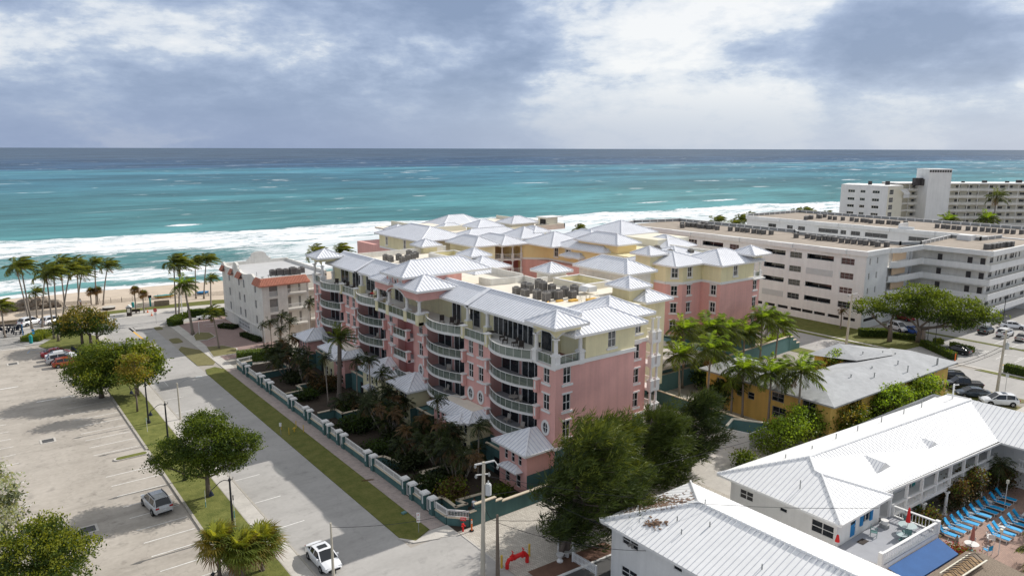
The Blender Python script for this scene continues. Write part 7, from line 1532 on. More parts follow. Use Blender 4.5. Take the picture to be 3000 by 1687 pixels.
b = MB(); b.bar((86.2,26.8,2.9),(80.5,27.0,2.9),.2,.1); P(b,'gallery_edge',[M['white']])
# roof terrace over the ground floor
b = MB(); b.prism([(56.45,28.35),(56.9,24.6),(66.2,24.2),(66.2,28.3)],0,2.78,1,0); P(b,'terrace',[M['loungefloor'],M['white']])
baluster_rail([(56.8,24.75),(66.0,24.3)],2.8,'terrace_balustrade',1.0,.28); baluster_rail([(66.0,24.3),(65.9,28.2)],2.8,'terrace_balustrade',1.0,.28)
for x, y in ((56.8,24.75),(66.0,24.3),(65.9,28.2)): q = MB(); q.box(x-.18,y-.18,2.78,x+.18,y+.18,3.95); P(q,'terrace_post',[M['white']])
b = MB(); b.poly([(57.6,24.5,2.42),(57.7,22.6,1.95),(65.4,22.2,1.95),(65.9,24.1,2.42)]); b.poly([(57.7,22.6,1.95),(65.4,22.2,1.95),(65.4,22.22,1.75),(57.7,22.62,1.75)]); P(b,'awning',[M['awning_blue']])
# ------------------------------------------------------------------ walls, fence and gates along the garden
T = thing('garden_wall','long low teal garden wall with white rail panels and capped pillars along the brick walk','wall',(34.9,88,0)); wpart(T,(34.9,88,0))
XG = 34.98
gates = [(60.0,58.5),(64.1,62.5),(72.8,71.3),(80.6,79.1),(84.7,83.3),(91.0,89.6),(96.8,95.4),(105.8,104.4),(109.7,108.2),(116.7,114.9)]
cuts = [57.9]+[y for a, b_ in gates[::1] for y in (b_, a)]+[120.6]
cuts = sorted(cuts); runs = [(cuts[i],cuts[i+1]) for i in range(0,len(cuts),2)]
b = MB(); rl = MB()
def wallrun(p, q, h=.80):
    b.bar((p[0],p[1],h/2),(q[0],q[1],h/2),.24,h,0); b.bar((p[0],p[1],h+.05),(q[0],q[1],h+.05),.34,.10,1)
    m_ = MB(); L_ = math.dist(p,q); m_.bar((p[0],p[1],h+.82),(q[0],q[1],h+.82),.07,.07); m_.bar((p[0],p[1],h+.72),(q[0],q[1],h+.72),.05,.05); m_.bar((p[0],p[1],h+.16),(q[0],q[1],h+.16),.06,.06)
    for i in range(int(L_/.15)+1): t = min(1,i*.15/L_); x, y = p[0]+(q[0]-p[0])*t, p[1]+(q[1]-p[1])*t; m_.box(x-.018,y-.018,h+.12,x+.018,y+.018,h+.8)
    for i in range(int(L_/2.2)+1): t = min(1,i*2.2/L_); x, y = p[0]+(q[0]-p[0])*t, p[1]+(q[1]-p[1])*t; m_.box(x-.04,y-.04,h+.1,x+.04,y+.04,h+.86)
    P(m_,'rail_panel',[M['trim']])
for a, d_ in runs: wallrun((XG,a+.3),(XG,d_-.3))
wallrun((XG,57.9),(35.05,56.0)); wallrun((35.05,55.95),(36.55,54.35)); wallrun((XG,120.6),(37.6,121.0))
P(b,'wall',[M['teal'],M['beige_trim']])
for a, b_ in gates:
    for y in (a, b_):
        q = MB(); q.box(XG-.30,y-.30,0,XG+.30,y+.30,1.72,0); q.box(XG-.42,y-.42,1.72,XG+.42,y+.42,1.84,1); q.box(XG-.36,y-.36,1.84,XG+.36,y+.36,1.93,1); q.box(XG-.33,y-.10,.7,XG-.30,y+.10,1.62,1); P(q,'pillar',[M['teal'],M['trim']])
    g = MB(); y0, y1 = min(a,b_)+.32, max(a,b_)-.32; g.box(XG-.03,y0,.1,XG+.03,y0+.05,1.4); g.box(XG-.03,y1-.05,.1,XG+.03,y1,1.4); g.box(XG-.03,y0,.12,XG+.03,y1,.18); g.box(XG-.03,y0,1.34,XG+.03,y1,1.4)
    for i in range(7): y = y0+(y1-y0)*(i+.5)/7; g.box(XG-.015,y-.015,.15,XG+.015,y+.015,1.36)
    P(g,'gate',[M['trim']])
def lowwall(name, label, pts, h, th=.22, cap=True, m='teal', z0=0):
    b = MB()
    for p, q in zip(pts, pts[1:]):
        d_ = (Vector(q)-Vector(p)).normalized()*th/2
        b.bar((p[0]-d_.x,p[1]-d_.y,z0+h/2),(q[0]+d_.x,q[1]+d_.y,z0+h/2),th,h,0)
        if cap: b.bar((p[0]-d_.x,p[1]-d_.y,z0+h+.05),(q[0]+d_.x,q[1]+d_.y,z0+h+.05),th+.12,.10,1)
    o = b.build(name,[M[m],M['beige_trim']]); return tag(o,label,'wall')
lowwall('planter_wall','beige-capped zigzag planter wall just behind the nearest garden gate',[(35.4,59.3),(36.7,59.5),(36.6,56.8),(37.8,56.7),(37.5,57.9),(40.2,57.6)],1.0)
lowwall('planter_wall','beige-capped zigzag planter wall behind the second garden gate',[(36.0,63.4),(38.0,63.3),(37.9,65.8),(41.0,65.7),(41.3,63.6)],1.0)
lowwall('planter_wall','beige-capped planter wall beside the dark palm thicket',[(35.5,72.4),(36.6,72.1),(37.3,69.6)],1.0)
lowwall('planter_wall','beige-capped planter wall in front of the date palm',[(36.2,89.8),(38.6,89.8),(38.6,87.6),(41,87.6)],1.1); lowwall('planter_wall','beige-capped planter wall in the far half of the garden',[(35.8,100.4),(38.4,100.4),(38.4,103),(42.4,103)],1.0); lowwall('planter_wall','short beige-capped planter wall by the pale hedge',[(36.4,112.4),(41,112.4),(41,118)],1.0)
b = MB()
for x0, x1, h in ((36.55,37.2,1.5),(37.2,39.6,2.15),(39.6,40.4,1.75),(40.4,48,1.5)): b.box(x0,54.15,0,x1,54.4,h,0); b.box(x0-.06,54.1,h,x1+.06,54.46,h+.10,1)
tag(b.build('drive_wall',[M['teal'],M['beige_trim']]),'stepped teal wall with a beige cap along the paved driveway','wall')
lowwall('alley_wall','long low teal wall with a pale cap beside the coconut palms',[(77.9,67.4),(77.9,50.4)],1.9,.25)
lowwall('podium_wall','tall teal wall running behind the palms below the rear pink wing',[(80.5,69.9),(92,69.9),(118,71.4)],2.7,.3,True,'teal_light')
b = MB(); b.box(78.5,70.5,0,95,82,4.2,0); b.box(78.3,70.3,4.2,95.1,70.6,4.4,1); b.box(79.5,70.44,.1,82,70.49,3,2); b.box(84,70.44,.1,92,70.49,2.6,2); tag(b.build('garage_podium',[M['teal_light'],M['beige_trim'],M['dark']]),'flat teal garage podium at the foot of the rear pink wing','garage')
b = MB(); [ (b.box(118.1+i*1.1,71.2,0,119.2+i*1.1,71.5,2.5-.7*i,0), b.box(118.05+i*1.1,71.15,2.5-.7*i,119.25+i*1.1,71.55,2.6-.7*i,1)) for i in range(3)]; tag(b.build('stepped_wall',[M['teal_light'],M['beige_trim']]),'stepped end of a teal wall beside the round clipped shrub','wall')
t = thing('shed','small white board enclosure with blue inside and beige top near the dark pine','shed',(74,50.6,0)); b = MB()
for p, q in (((73.0,51.6),(73.9,48.9)),((73.9,48.9),(77.4,48.9))): b.bar((p[0],p[1],1.1),(q[0],q[1],1.1),.1,2.2,0)
for p, q in (((73.0,51.6),(75.6,52.6)),((75.6,52.6),(77.8,49.0))): b.bar((p[0],p[1],1.25),(q[0],q[1],1.25),.12,2.5,1); b.bar((p[0],p[1],2.55),(q[0],q[1],2.55),.3,.14,2)
for o in (b.build('enclosure_wall',[M['white'],M['teal_light'],M['cream']],t),): o.location = (-74,-50.6,0)

# ------------------------------------------------------------------ poles, wires, lamps, signs
def utility(x, y, h, label, lean=(0,0), arms=True, r=.17, m='pole_concrete', transformer=True, name='utility_pole', rz=0):
    t = thing(name,label,'utility pole',(x,y,0),rz); b = MB(); b.tube([(0,0,0),(lean[0],lean[1],h)],[r*1.25,r*.75],8); b.build('pole',M[m],t)
    if arms:
        b = MB(); X_, Y_ = lean; b.bar((X_-.75,Y_,h-.25),(X_+.9,Y_,h+.1),.10,.12); b.bar((X_-.6,Y_,h-1.15),(X_+.5,Y_,h-1.05),.08,.08); b.bar((X_+.9,Y_,h+.1),(X_+1.2,Y_,h-.35),.05,.05); b.build('crossarm',M['trim'],t)
        for k, (dx, dz) in enumerate(((-.7,-.25),(1.15,-.35),(-.65,-1.15),(.45,-1.0))):
            q = MB(); q.cyl(X_+dx,Y_,h+dz-.30,h+dz+.04,.06,6); q.cyl(X_+dx,Y_,h+dz-.2,h+dz-.12,.11,8); q.build('insulator',M['grey_metal'],t)
    if transformer: q = MB(); q.cyl(lean[0]+.38,lean[1]-.05,h-2.9,h-2.0,.26,12); q.cyl(lean[0]+.38,lean[1]-.05,h-2.0,h-1.9,.20,12); q.cyl(lean[0]+.38,lean[1]-.05,h-1.9,h-1.65,.05,6); q.build('transformer',M['shutter_grey'],t)
    return t
utility(32.75,46.7,10.5,'tall pale concrete utility pole with crossarms in front of the driveway',(.12,-.12),rz=-.6); utility(33.75,45.9,5.7,'short dark wooden post just right of the tall concrete pole',(.0,.05),False,.15,'pole_wood',False,'wooden_post')
utility(22.55,54.4,5.0,'short bare wooden post standing in front of the white sedan',(-.03,0),False,.11,'pole_concrete',False,'wooden_post')
utility(122.5,63.1,11.4,'tall concrete utility pole behind the grey shingle roof, against the white block',(.25,-.2),True,.2,transformer=False,rz=-.6); utility(121.2,38.8,10.0,'utility pole with a grey transformer at the right beside the white suv',(.15,-.1),True,.18,rz=-.6)
def wire(name, label, pts_, r=.022, sag=.6):
    b = MB()
    for p, q in pts_:
        P_ = [Vector(p).lerp(Vector(q),i/10)+Vector((0,0,-sag*4*(i/10)*(1-i/10))) for i in range(11)]; b.tube(P_,r,4,0,False)
    tag(b.build(name,M['black_metal']),label,'cable')
wire('overhead_cable','thin dark cables fanning from the big concrete pole over the driveway',[((33.3,46.4,10.2),(41.3,38.5,4.9)),((32.9,46.7,6.6),(33.75,45.9,5.3)),((33.75,45.9,5.2),(47,40,5.2)),((33.75,45.9,5.0),(41.2,36.0,4.4)),((32.9,46.7,7.4),(60,38,8.8))])
wire('overhead_cable','single cable hanging across the street from the bare wooden post',[((22.5,54.4,4.6),(32.8,46.8,6.4))],.02,.5)
wire('overhead_cable','two black cables dropping from the right utility pole to the yellow house',[((121.2,38.8,7.6),(113.5,43.3,4.8)),((121.2,38.8,6.9),(111.2,43.4,4.6)),((121.3,38.8,7.0),(150,20,8.0))],.035,.5)
wire('overhead_cable','long thin cable running toward the motel roofs at the lower middle',[((33.1,46.4,9.2),(56,25,8.0))],.02,.9)
def lamp(x, y, label, arm=(-1,0), h=5.5, al=1.7, bell=True):
    t = thing('street_lamp',label,'street lamp',(x,y,.1),0,'black street lamps on the grass strip'); b = MB()
    b.cyl(0,0,0,.12,.26,10); b.tube([(0,0,.1),(0,0,.35),(0,0,.5),(0,0,.75)],[.24,.22,.14,.11],10); b.cyl(0,0,.7,h,.12,8,0,.085); b.tube([(0,0,h-.12),(0,0,h),(0,0,h+.12)],[.13,.15,.08],8); b.tube([(0,0,h+.1),(0,0,h+.45)],[.05,.01],6); b.build('post',M['black_metal'],t)
    a = MB(); d_ = Vector((arm[0],arm[1],0)).normalized(); pts_ = [Vector((0,0,h-.15))+d_*(al*s)+Vector((0,0,.28*math.sin(s*PI*1.4)-.12*s)) for s in [i/10 for i in range(11)]]; a.tube(pts_,.035,6); e = -d_*.3; a.tube([(0,0,h-.1),(e.x,e.y,h),(e.x*1.1,e.y*1.1,h+.2)],.03,5); a.build('arm',M['black_metal'],t)
    e = pts_[-1]; l = MB(); l.tube([e,e-Vector((0,0,.12)),e-Vector((0,0,.2)),e-Vector((0,0,.42)),e-Vector((0,0,.52))],[.04,.06,.12,.21,.24],12); l.tube([e-Vector((0,0,.52)),e-Vector((0,0,.60))],[.16,.09],10); l.build('lamp_head',M['navy'],t)
    return t
lamp(17.9,66.6,'nearest black street lamp with a bell head, below the broad leafy tree'); lamp(17.8,102.4,'black street lamp between the slender forked tree and the sea grapes'); lamp(18.4,94.4,'black street lamp just behind the broad leafy tree',h=4.8); lamp(17.2,81.5,'black street lamp half hidden behind the broad leafy tree trunk',h=4.6)
lamp(13.8,58.2,'dark lamp tip at the bottom edge between the fan palms',h=1.6,al=.3)
t = thing('arm_light','wooden street light pole with a curved arm over the roadway','street light',(21.5,101.4,.1)); b = MB(); b.tube([(0,0,0),(-.03,0,5.1)],[.13,.09],7); b.build('pole',M['pole_concrete'],t); b = MB(); b.tube([(0,0,4.7),(.7,-.2,5.3),(1.5,-.5,5.6),(2.3,-.8,5.65)],.035,6); b.build('arm',M['grey_metal'],t); b = MB(); b.bar((2.2,-.75,5.65),(2.95,-1.0,5.66),.22,.12); b.build('lamp_head',M['shutter_grey'],t)
def signpost(x, y, h, label, plates, m='grey_metal', cat='sign', name='street_sign', rz=-.65, z=.06, r=.03):
    t = thing(name,label,cat,(x,y,z),rz); b = MB(); b.cyl(0,0,0,h,r,6); b.build('post',M[m],t)
    for nm, z0, w_, h_, mm in plates:
        q = MB()
        if nm == 'octagon': q.tube([(0,-.05,z0),(0,-.08,z0)],w_/2,8,0); q.build('sign_plate',M[mm],t)
        else: q.box(-w_/2,-.06,z0,w_/2,-.035,z0+h_); q.build('sign_plate',M[mm],t)
    return t
def text(t, s, size, loc, m, nm='lettering', rz=0, tilt=PI/2, align='CENTER'):
    cu = bpy.data.curves.new(nm,'FONT'); cu.body = s; cu.size = size; cu.align_x = align; cu.align_y = 'CENTER'; cu.extrude = .004
    o = bpy.data.objects.new(nm,cu); COL.objects.link(o); dg = bpy.context.evaluated_depsgraph_get(); me = bpy.data.meshes.new_from_object(o.evaluated_get(dg)); bpy.data.objects.remove(o)
    me.materials.clear(); me.materials.append(M[m]); q = link(nm, me, t, loc); q.rotation_euler = (tilt,0,rz); return q
t = signpost(31.5,162.7,2.5,'red stop sign with a small white plate at the beach road junction',[('octagon',2.85,.85,0,'red'),('p',1.75,.5,.55,'white')]); text(t,'STOP',.30,(0,-.092,2.85),'white'); t.children[0].scale = (1,1,1.1)
t = signpost(32.05,56.3,2.05,'small white parking sign with red lettering on the verge near the corner',[('p',1.55,.34,.5,'white'),('p',1.05,.34,.42,'white')]); text(t,'P',.28,(0,-.067,1.8),'red'); text(t,'←',.3,(0,-.067,1.26),'red')
signpost(30.3,87.8,1.6,'plain white sign post beside the yellow utility markers',[('p',1.2,.3,.5,'white')]); signpost(17.0,99.2,1.9,'thin sign post with a green plate on the grass strip',[('p',1.5,.06,.4,'teal_paint')],'white'); signpost(17.3,73.6,1.9,'thin leaning pale post with a green foot beside the tree trunk',[('p',.1,.07,.55,'teal_paint')],'white'); signpost(18.2,66.9,3.9,'pale sign post hidden behind the nearest black lamp',[('p',3.3,.1,.5,'ac_dark'),('p',1.5,.07,.7,'teal_paint')],'white')
signpost(12.6,130.4,1.0,'white sign with a yellow base on the kerb island by the orange car',[('p',.9,.45,.85,'white'),('p',.45,.35,.38,'yellow_post')]); signpost(9.9,161.3,2.4,'blue parking sign beside the teal bin',[('p',1.9,.5,.4,'blue_paint'),('p',1.4,.45,.35,'sling_blue')])
signpost(36.1,147.7,2.6,'slim white post on the island under the driveway palm',[],'white',r=.06); signpost(36.9,163.6,5.2,'tall white pole among the palms near the stop sign',[],'white',r=.09,cat='pole',name='white_pole')
signpost(122.6,38.2,3.4,'grey street sign post by the right road',[('p',2.6,.5,.5,'shutter_grey')]); signpost(141.6,56.2,5.5,'slim black parking lamp post beside the square bush',[('p',5.3,.5,.12,'black_metal')],'black_metal',r=.06,cat='lamp post',name='lamp_post'); signpost(144.9,58.9,4.6,'second slim dark lamp post near the forked tree',[],'black_metal',r=.05,cat='lamp post',name='lamp_post')
signpost(170.6,55.2,6.2,'tall dark lamp post in front of the gallery at the right edge',[('p',6.0,1.2,.12,'black_metal')],'black_metal',r=.07,cat='lamp post',name='lamp_post')
# fire line things at the drive corner
t = signpost(35.7,54.1,1.35,'red plate reading FDC on a post at the teal wall corner',[('p',1.0,.55,.36,'red')],'pole_wood',rz=-.75,z=.03); text(t,'FDC',.24,(0,-.067,1.18),'white')
t = thing('fire_standpipe','red fire standpipe with two outlets under the FDC plate','standpipe',(35.55,53.95,.03)); b = MB(); b.cyl(0,0,0,.62,.09,8); b.cyl(0,0,.58,.78,.13,8); b.tube([(0,0,.66),(-.22,-.12,.60)],.07,8); b.tube([(0,0,.66),(.12,-.22,.60)],.07,8); b.build('pipe',M['red'],t)
t = thing('delineator_post','orange delineator post with pale bands beside the red standpipe','post',(36.25,53.5,.03)); b = MB(); b.cyl(0,0,0,.08,.22,10,1); b.cyl(0,0,.08,1.2,.085,8,0,.06); b.cyl(0,0,.82,.92,.082,8,2); b.cyl(0,0,1.0,1.08,.078,8,2); b.build('post',[M['orange'],M['dark'],M['white']],t)
t = thing('backflow_preventer','large red double valve pipe assembly arched beside the driveway','pipe assembly',(35.1,46.35,.03),-.12); b = MB(); b.tube([(0,0,0),(0,0,.45),(.18,0,.78),(.45,0,.82),(.8,0,.84),(1.15,0,.90),(1.5,0,.95),(1.85,0,.86),(2.05,0,.62),(2.05,0,0)],[.17,.17,.17,.17,.2,.2,.17,.17,.17,.17],10); b.build('pipe',M['red'],t)
for x in (.55,1.62):
    q = MB(); q.cyl(x,0,.9,1.15,.13,8); q.cyl(x,0,1.15,1.5,.04,6); q.tube([(x,-.2,1.42),(x,0,1.42),(x,.2,1.42)],.035,6); q.tube([(x-.16,0,.84),(x-.06,0,.84)],.27,10); q.tube([(x+.10,0,.86),(x+.2,0,.86)],.27,10); q.build('valve',M['red'],t)
def bollard(x, y, h, lab, r=.10, m='yellow_post', grp=None, name='bollard'): b = MB(); b.cyl(0,0,0,h,r,8); b.cyl(0,0,h,h+.05,r*.9,8,0,r*.3); tag(b.build(name,M[m],loc=(x,y,.03)),lab,'bollard',grp)
bollard(34.8,46.75,1.15,'yellow bollard left of the red valve assembly'); bollard(37.9,46.75,1.15,'yellow bollard right of the red valve assembly'); bollard(135.6,50.3,1.25,'orange bollard at the end of the clipped hedge beside the road',.10,'orange')
for x, y, l in ((31.0,89.6,'yellow marker post on the verge, leftmost by the kerb'),(31.2,87.4,'yellow marker post on the verge, nearest the camera'),(32.8,89.1,'yellow marker post beside the brick walk, farthest'),(33.0,87.1,'yellow marker post beside the brick walk, nearest')): bollard(x,y,.95,l,.055,'yellow_post','yellow marker posts on the verge','marker_post')
b = MB(); b.cyl(0,0,0,.4,.09,8); b.cyl(0,0,.4,.55,.14,8); b.tube([(-.2,0,.42),(.2,0,.42)],.06,6); tag(b.build('fire_hydrant',M['yellow_post'],loc=(32.1,87.9,.07)),'small yellow hydrant between the marker posts','hydrant')
b = MB(); b.box(-.25,-.18,0,.25,.18,.14); tag(b.build('utility_cover',M['teal_light'],loc=(32.75,60.4,.07),rz=.2),'small pale green utility cover on the verge near the parking sign','cover')
t = thing('fallen_frond','dry brown palm frond lying across the verge and brick walk','palm frond',(32.6,69.6,.12),-.1); b = MB(); frond(b,(0,0,0),-.25,.08,1.9,.0,.06,.7,random.Random(3),0,leaf=.5); b.build('leaves',M['palm_dead'],t)
# ------------------------------------------------------------------ person in the garden and one by the beach
def person(x, y, z, rz, label, shirt='shirt', trousers='denim', hair='hair'):
    t = thing('person',label,'person',(x,y,z),rz); me = bpy.data.meshes.new('body'); V_ = [(0,0,.95),(0,0,1.15),(0,.01,1.38),(0,.01,1.50),(0,-.02,1.60),(0,-.02,1.72),(.18,.01,1.42),(.24,-.02,1.14),(.22,-.16,.95),(-.18,.01,1.42),(-.24,0,1.14),(-.22,-.12,.93),(.10,0,.90),(.11,-.02,.50),(.11,.03,.08),(.11,-.12,.04),(-.10,0,.90),(-.11,-.06,.50),(-.11,.02,.08),(-.11,-.14,.04)]
    E_ = [(0,1),(1,2),(2,3),(3,4),(4,5),(2,6),(6,7),(7,8),(2,9),(9,10),(10,11),(0,12),(12,13),(13,14),(14,15),(0,16),(16,17),(17,18),(18,19)]
    me.from_pydata(V_,E_,[]); o = link('body',me,t); me.materials.append(M['skin'])
    m_ = o.modifiers.new('skin','SKIN'); rr = [.13,.14,.15,.06,.09,.08,.07,.05,.04,.07,.05,.04,.10,.07,.05,.04,.10,.07,.05,.04]
    for v, r_ in zip(me.skin_vertices[0].data, rr): v.radius = (r_, r_*.85)
    me.skin_vertices[0].data[0].use_root = True; s_ = o.modifiers.new('sub','SUBSURF'); s_.levels = 1; s_.render_levels = 2
    def sleeve(nm, pts_, rad, mm): b = MB(); b.tube(pts_,rad,9); b.build(nm,M[mm],t,True)
    sleeve('shirt',[(0,0,.90),(0,0,1.05),(0,.0,1.25),(0,.01,1.42),(0,.01,1.50)],[.17,.165,.18,.185,.08],shirt)
    for sx, a in ((1,((.16,.01,1.43),(.22,0,1.22))),(-1,((-.16,.01,1.43),(-.22,.01,1.22)))): sleeve('sleeve',a,[.085,.075],shirt)
    sleeve('trousers',[(.10,0,.95),(.11,-.02,.5),(.11,.03,.1)],[.125,.09,.075],trousers); sleeve('trousers',[(-.10,0,.95),(-.11,-.06,.5),(-.11,.02,.1)],[.125,.09,.075],trousers)
    b = MB(); b.blob((0,.015,1.70),.115,8,6); b.build('hair',M[hair],t,True); return t
person(38.3,56.0,.04,-.8,'person in a white shirt and dark trousers standing in the near garden corner'); person(21.5,191.2,.1,.6,'person in a white top standing on the promenade edge behind the palm trunks','shirt','skin')
# ------------------------------------------------------------------ promenade and beach things
t = thing('information_kiosk','dark little kiosk with a pale pitched roof and a framed board on the promenade','kiosk',(28.5,174.0,.02),-.4); b = MB(); b.box(-.45,-.35,0,.45,.35,1.95); b.build('body',M['furniture'],t); b = MB(); b.poly([(-.6,-.5,1.95),(.6,-.5,1.95),(0,-.5,2.5)]); b.poly([(-.6,-.5,1.95),(0,-.5,2.5),(0,.5,2.5),(-.6,.5,1.95)]); b.poly([(.6,-.5,1.95),(.6,.5,1.95),(0,.5,2.5),(0,-.5,2.5)]); b.poly([(-.6,.5,1.95),(0,.5,2.5),(.6,.5,1.95)]); b.build('roof',M['shutter_grey'],t); b = MB(); b.box(-.3,-.39,.8,.3,-.36,1.7); b.build('notice_board',M['cream'],t)
t = thing('park_bench','low dark bench between the kiosk and the fan palm','bench',(30.0,176.0,.02),-.2); b = MB(); b.box(-1,-.25,.38,1,.25,.45); b.build('seat',M['furniture'],t); b = MB(); b.box(-1,.2,.45,1,.27,.85); b.build('backrest',M['furniture'],t); [ (lambda q: (q.box(x-.05,-.22,0,x+.05,.22,.38), q.build('leg',M['furniture'],t)))(MB()) for x in (-.8,.8)]
def cone(x, y, lab): b = MB(); b.box(-.22,-.22,0,.22,.22,.04); b.cyl(0,0,.04,.75,.17,10,0,.03); b.cyl(0,0,.38,.50,.115,10,1,.09); tag(b.build('traffic_cone',[M['orange'],M['white']],loc=(x,y,.03)),lab,'traffic cone','traffic cones')
cone(32.4,175.4,'orange traffic cone on the promenade beside the right fan palm'); cone(32.4,171.4,'orange traffic cone standing on the road edge near the stop sign')
def bin_(x, y, h, lab, m='teal_paint'): t = thing('litter_bin',lab,'bin',(x,y,.05)); b = MB(); b.tube([(0,0,0),(0,0,h*.8)],[.28,.30],12); b.build('body',M[m],t); b = MB(); b.tube([(0,0,h*.8),(0,0,h*.86),(0,0,h)],[.32,.31,.12],12); b.build('lid',M[m],t)
bin_(9.3,159.9,1.6,'teal round bin at the edge of the clipped mound on the left lawn'); bin_(30.9,183.2,1.2,'teal bin on the seaside lawn left of the shower post')
t = thing('beach_shower','teal shower post with a blue sign head by the sand fence','shower post',(34.3,181.8,.03)); b = MB(); b.cyl(0,0,0,2.0,.2,8); b.build('post',M['teal_paint'],t); b = MB(); b.box(-.35,-.08,2.0,.35,.08,2.6); b.build('sign_plate',M['navy'],t)
b = MB(); b.box(-.5,-.35,0,.5,.35,.95); b.box(-.55,-.4,.95,.55,.4,1.02); tag(b.build('utility_cabinet',M['cream'],loc=(32.3,182.4,.03),rz=-.3),'pale utility cabinet between the teal bin and the shower post','cabinet')
b = MB(); b.box(-1.6,-.3,0,1.6,.3,.95); b.box(-1.6,-.1,.95,1.6,.1,1.2); tag(b.build('wooden_counter',M['thatch'],loc=(36.6,181.2,.03),rz=-.2),'brown low counter right of the beach shower','counter')
b = MB(); b.cyl(0,0,0,.55,1.3,16); b.cyl(0,0,.55,.62,1.4,16,1); tag(b.build('round_planter',[M['furniture'],M['concrete']],loc=(26.1,184.0,.03)),'dark round planter with a pale rim behind the sea grape','planter')
def boat(x, y, lab, m, rz, L_=2.2):
    b = MB(); n = 8
    sec = [[(s*L_/1-L_,0,0) for s in (0,)] for _ in (0,)]
    prof_ = [(-L_,.05,.30),(-L_*.8,.55,.12),(-L_*.3,.8,.0),(L_*.3,.75,.0),(L_*.8,.4,.1),(L_,.04,.34)]
    for (a, w0, z0), (c_, w1, z1) in zip(prof_, prof_[1:]):
        b.poly([(a,-w0,.5),(c_,-w1,.5),(c_,-w1*.5,z1),(a,-w0*.5,z0)]); b.poly([(a,w0*.5,z0),(c_,w1*.5,z1),(c_,w1,.5),(a,w0,.5)]); b.poly([(a,-w0*.5,z0),(c_,-w1*.5,z1),(c_,w1*.5,z1),(a,w0*.5,z0)]); b.poly([(a,-w0,.5),(a,w0,.5),(c_,w1,.56),(c_,-w1,.56)],1)
    tag(b.build('beach_boat',[M[m],M[m if m == 'blue_paint' else 'teal_paint']],loc=(x,y,.35),rz=rz),lab,'boat')
boat(39.0,189.5,'yellow and turquoise boat lying on the sand behind the fence','yellow_post',-.1,2.4); boat(47.6,188.6,'blue covered boat on the sand near the slim palms','blue_paint',-.1,1.5)
t = thing('sand_fence','long low brown slatted sand fence along the beach','fence',(38,187,.15)); b = MB(); pts_ = [(25.3,190.6),(32,189.6),(40,187.6),(52.4,185.2)]
for p, q in zip(pts_, pts_[1:]):
    n_ = int(math.dist(p,q)/.18)
    for i in range(n_): x, y = p[0]+(q[0]-p[0])*i/n_-38, p[1]+(q[1]-p[1])*i/n_-187; b.box(x,y,0,x+.05,y+.02,.95+U(-.06,.06))
b.build('slat',M['pole_wood'],t)['kind'] = 'stuff'
for k in range(10): q = MB(); i = k/9*2.999; s = int(i); p, w_ = pts_[s], pts_[s+1]; x, y = p[0]+(w_[0]-p[0])*(i-s)-38, p[1]+(w_[1]-p[1])*(i-s)-187; q.cyl(x,y,0,1.35,.05,5); q.build('post',M['furniture'],t)
b = MB()
for i in range(60): t_ = i/59; x = 14+t_*9.5; y = 194.6-t_*2.6; b.box(x,y,0,x+.08,y+.03,.9)
tag(b.build('sand_fence',M['pole_wood'],loc=(0,0,.2)),'short brown slatted fence left of the low dry fan palms','fence')
b = MB(); rg = random.Random(9)
for i in range(150): x, y = 7+rg.random()*11, 194.8-rg.random()*2.2; h = 2.4*(1-((x-12.5)/6.4)**2); b.blob((x,y,max(.1,h*rg.random()**.5)),.5+.5*rg.random(),6,4,0,.8)
tag(b.build('rock_mound',M['rock']),'long grey brown rock mound on the beach behind the left palms','rocks')
b = MB(); b.box(2.5,181.5,0,12,182.2,.55); b.box(1,178.8,0,13,179.2,.5); tag(b.build('sea_wall',M['thatch']),'low brown sea wall behind the white suvs','wall')
t = thing('beach_pavilion','grey-roofed beach pavilion cut by the left edge','pavilion',(3.4,206,.1),-.2); b = MB(); hip_roof(b,-3,-2.6,3,2.6,2.5,.6,.4); b.build('roof',[M['shutter_grey'],M['seam'],M['trim']],t)
for x in (-2.2,2.2):
    for y in (-1.9,1.9): q = MB(); q.box(x-.12,y-.12,-.3,x+.12,y+.12,2.3); q.build('post',M['trim'],t)
t = thing('mural_screen','dark blue openwork screen with pale fish shapes at the left edge of the car park','screen',(6.7,168.9,.02)); b = MB(); d_ = Vector((8.6-4.6,167.6-170.3)); n_ = 26
for k in range(5): z = .25+k*.42; b.bar((-2.1,1.4,z),(1.9,-1.3,z),.06,.14)
for i in range(n_): s = i/(n_-1); z = rng.uniform(.4,1.7); b.bar((-2.1+4*s,1.4-2.7*s,z-.3),(-2.1+4*s+.1,1.4-2.7*s,z+.35),.07,.22)
b.bar((-2.1,1.4,2.15),(1.9,-1.3,2.15),.08,.12); b.build('panel',M['navy'],t); [ (lambda q: (q.box(x-.07,y-.07,0,x+.07,y+.07,2.25), q.build('post',M['blue_paint'],t)))(MB()) for x, y in ((-2.1,1.4),(1.9,-1.3))]
t = thing('surf_scooter','small dark scooter parked beside the white suv on the beach road','scooter',(17.3,178.4,.02),-.7); b = MB(); b.bar((0,-.55,.45),(0,.2,.5),.3,.25); b.bar((0,.2,.4),(0,.55,1.0),.14,.1); b.build('body',M['navy'],t); b = MB(); b.box(-.16,-.6,.58,.16,0,.72); b.build('seat',M['dark'],t)
for y in (-.55,.6): q = MB(); q.tube([(-.06,y,.24),(.06,y,.24)],.24,12); q.build('wheel',M['tyre'],t)
q = MB(); q.bar((-.32,.55,1.02),(.32,.55,1.02),.05,.05); q.build('handlebar',M['black_metal'],t)
t = thing('parking_barrier','low blue and yellow sloping wall end beside the red sedan','barrier',(14.6,146.4,.02)); b = MB(); b.bar((0,2.4,.7),(.7,-1.8,.35),.25,.5,0); b.bar((.7,-1.8,.35),(.8,-2.8,.3),.25,.4,1); b.build('rail',[M['navy'],M['yellow_post']],t)
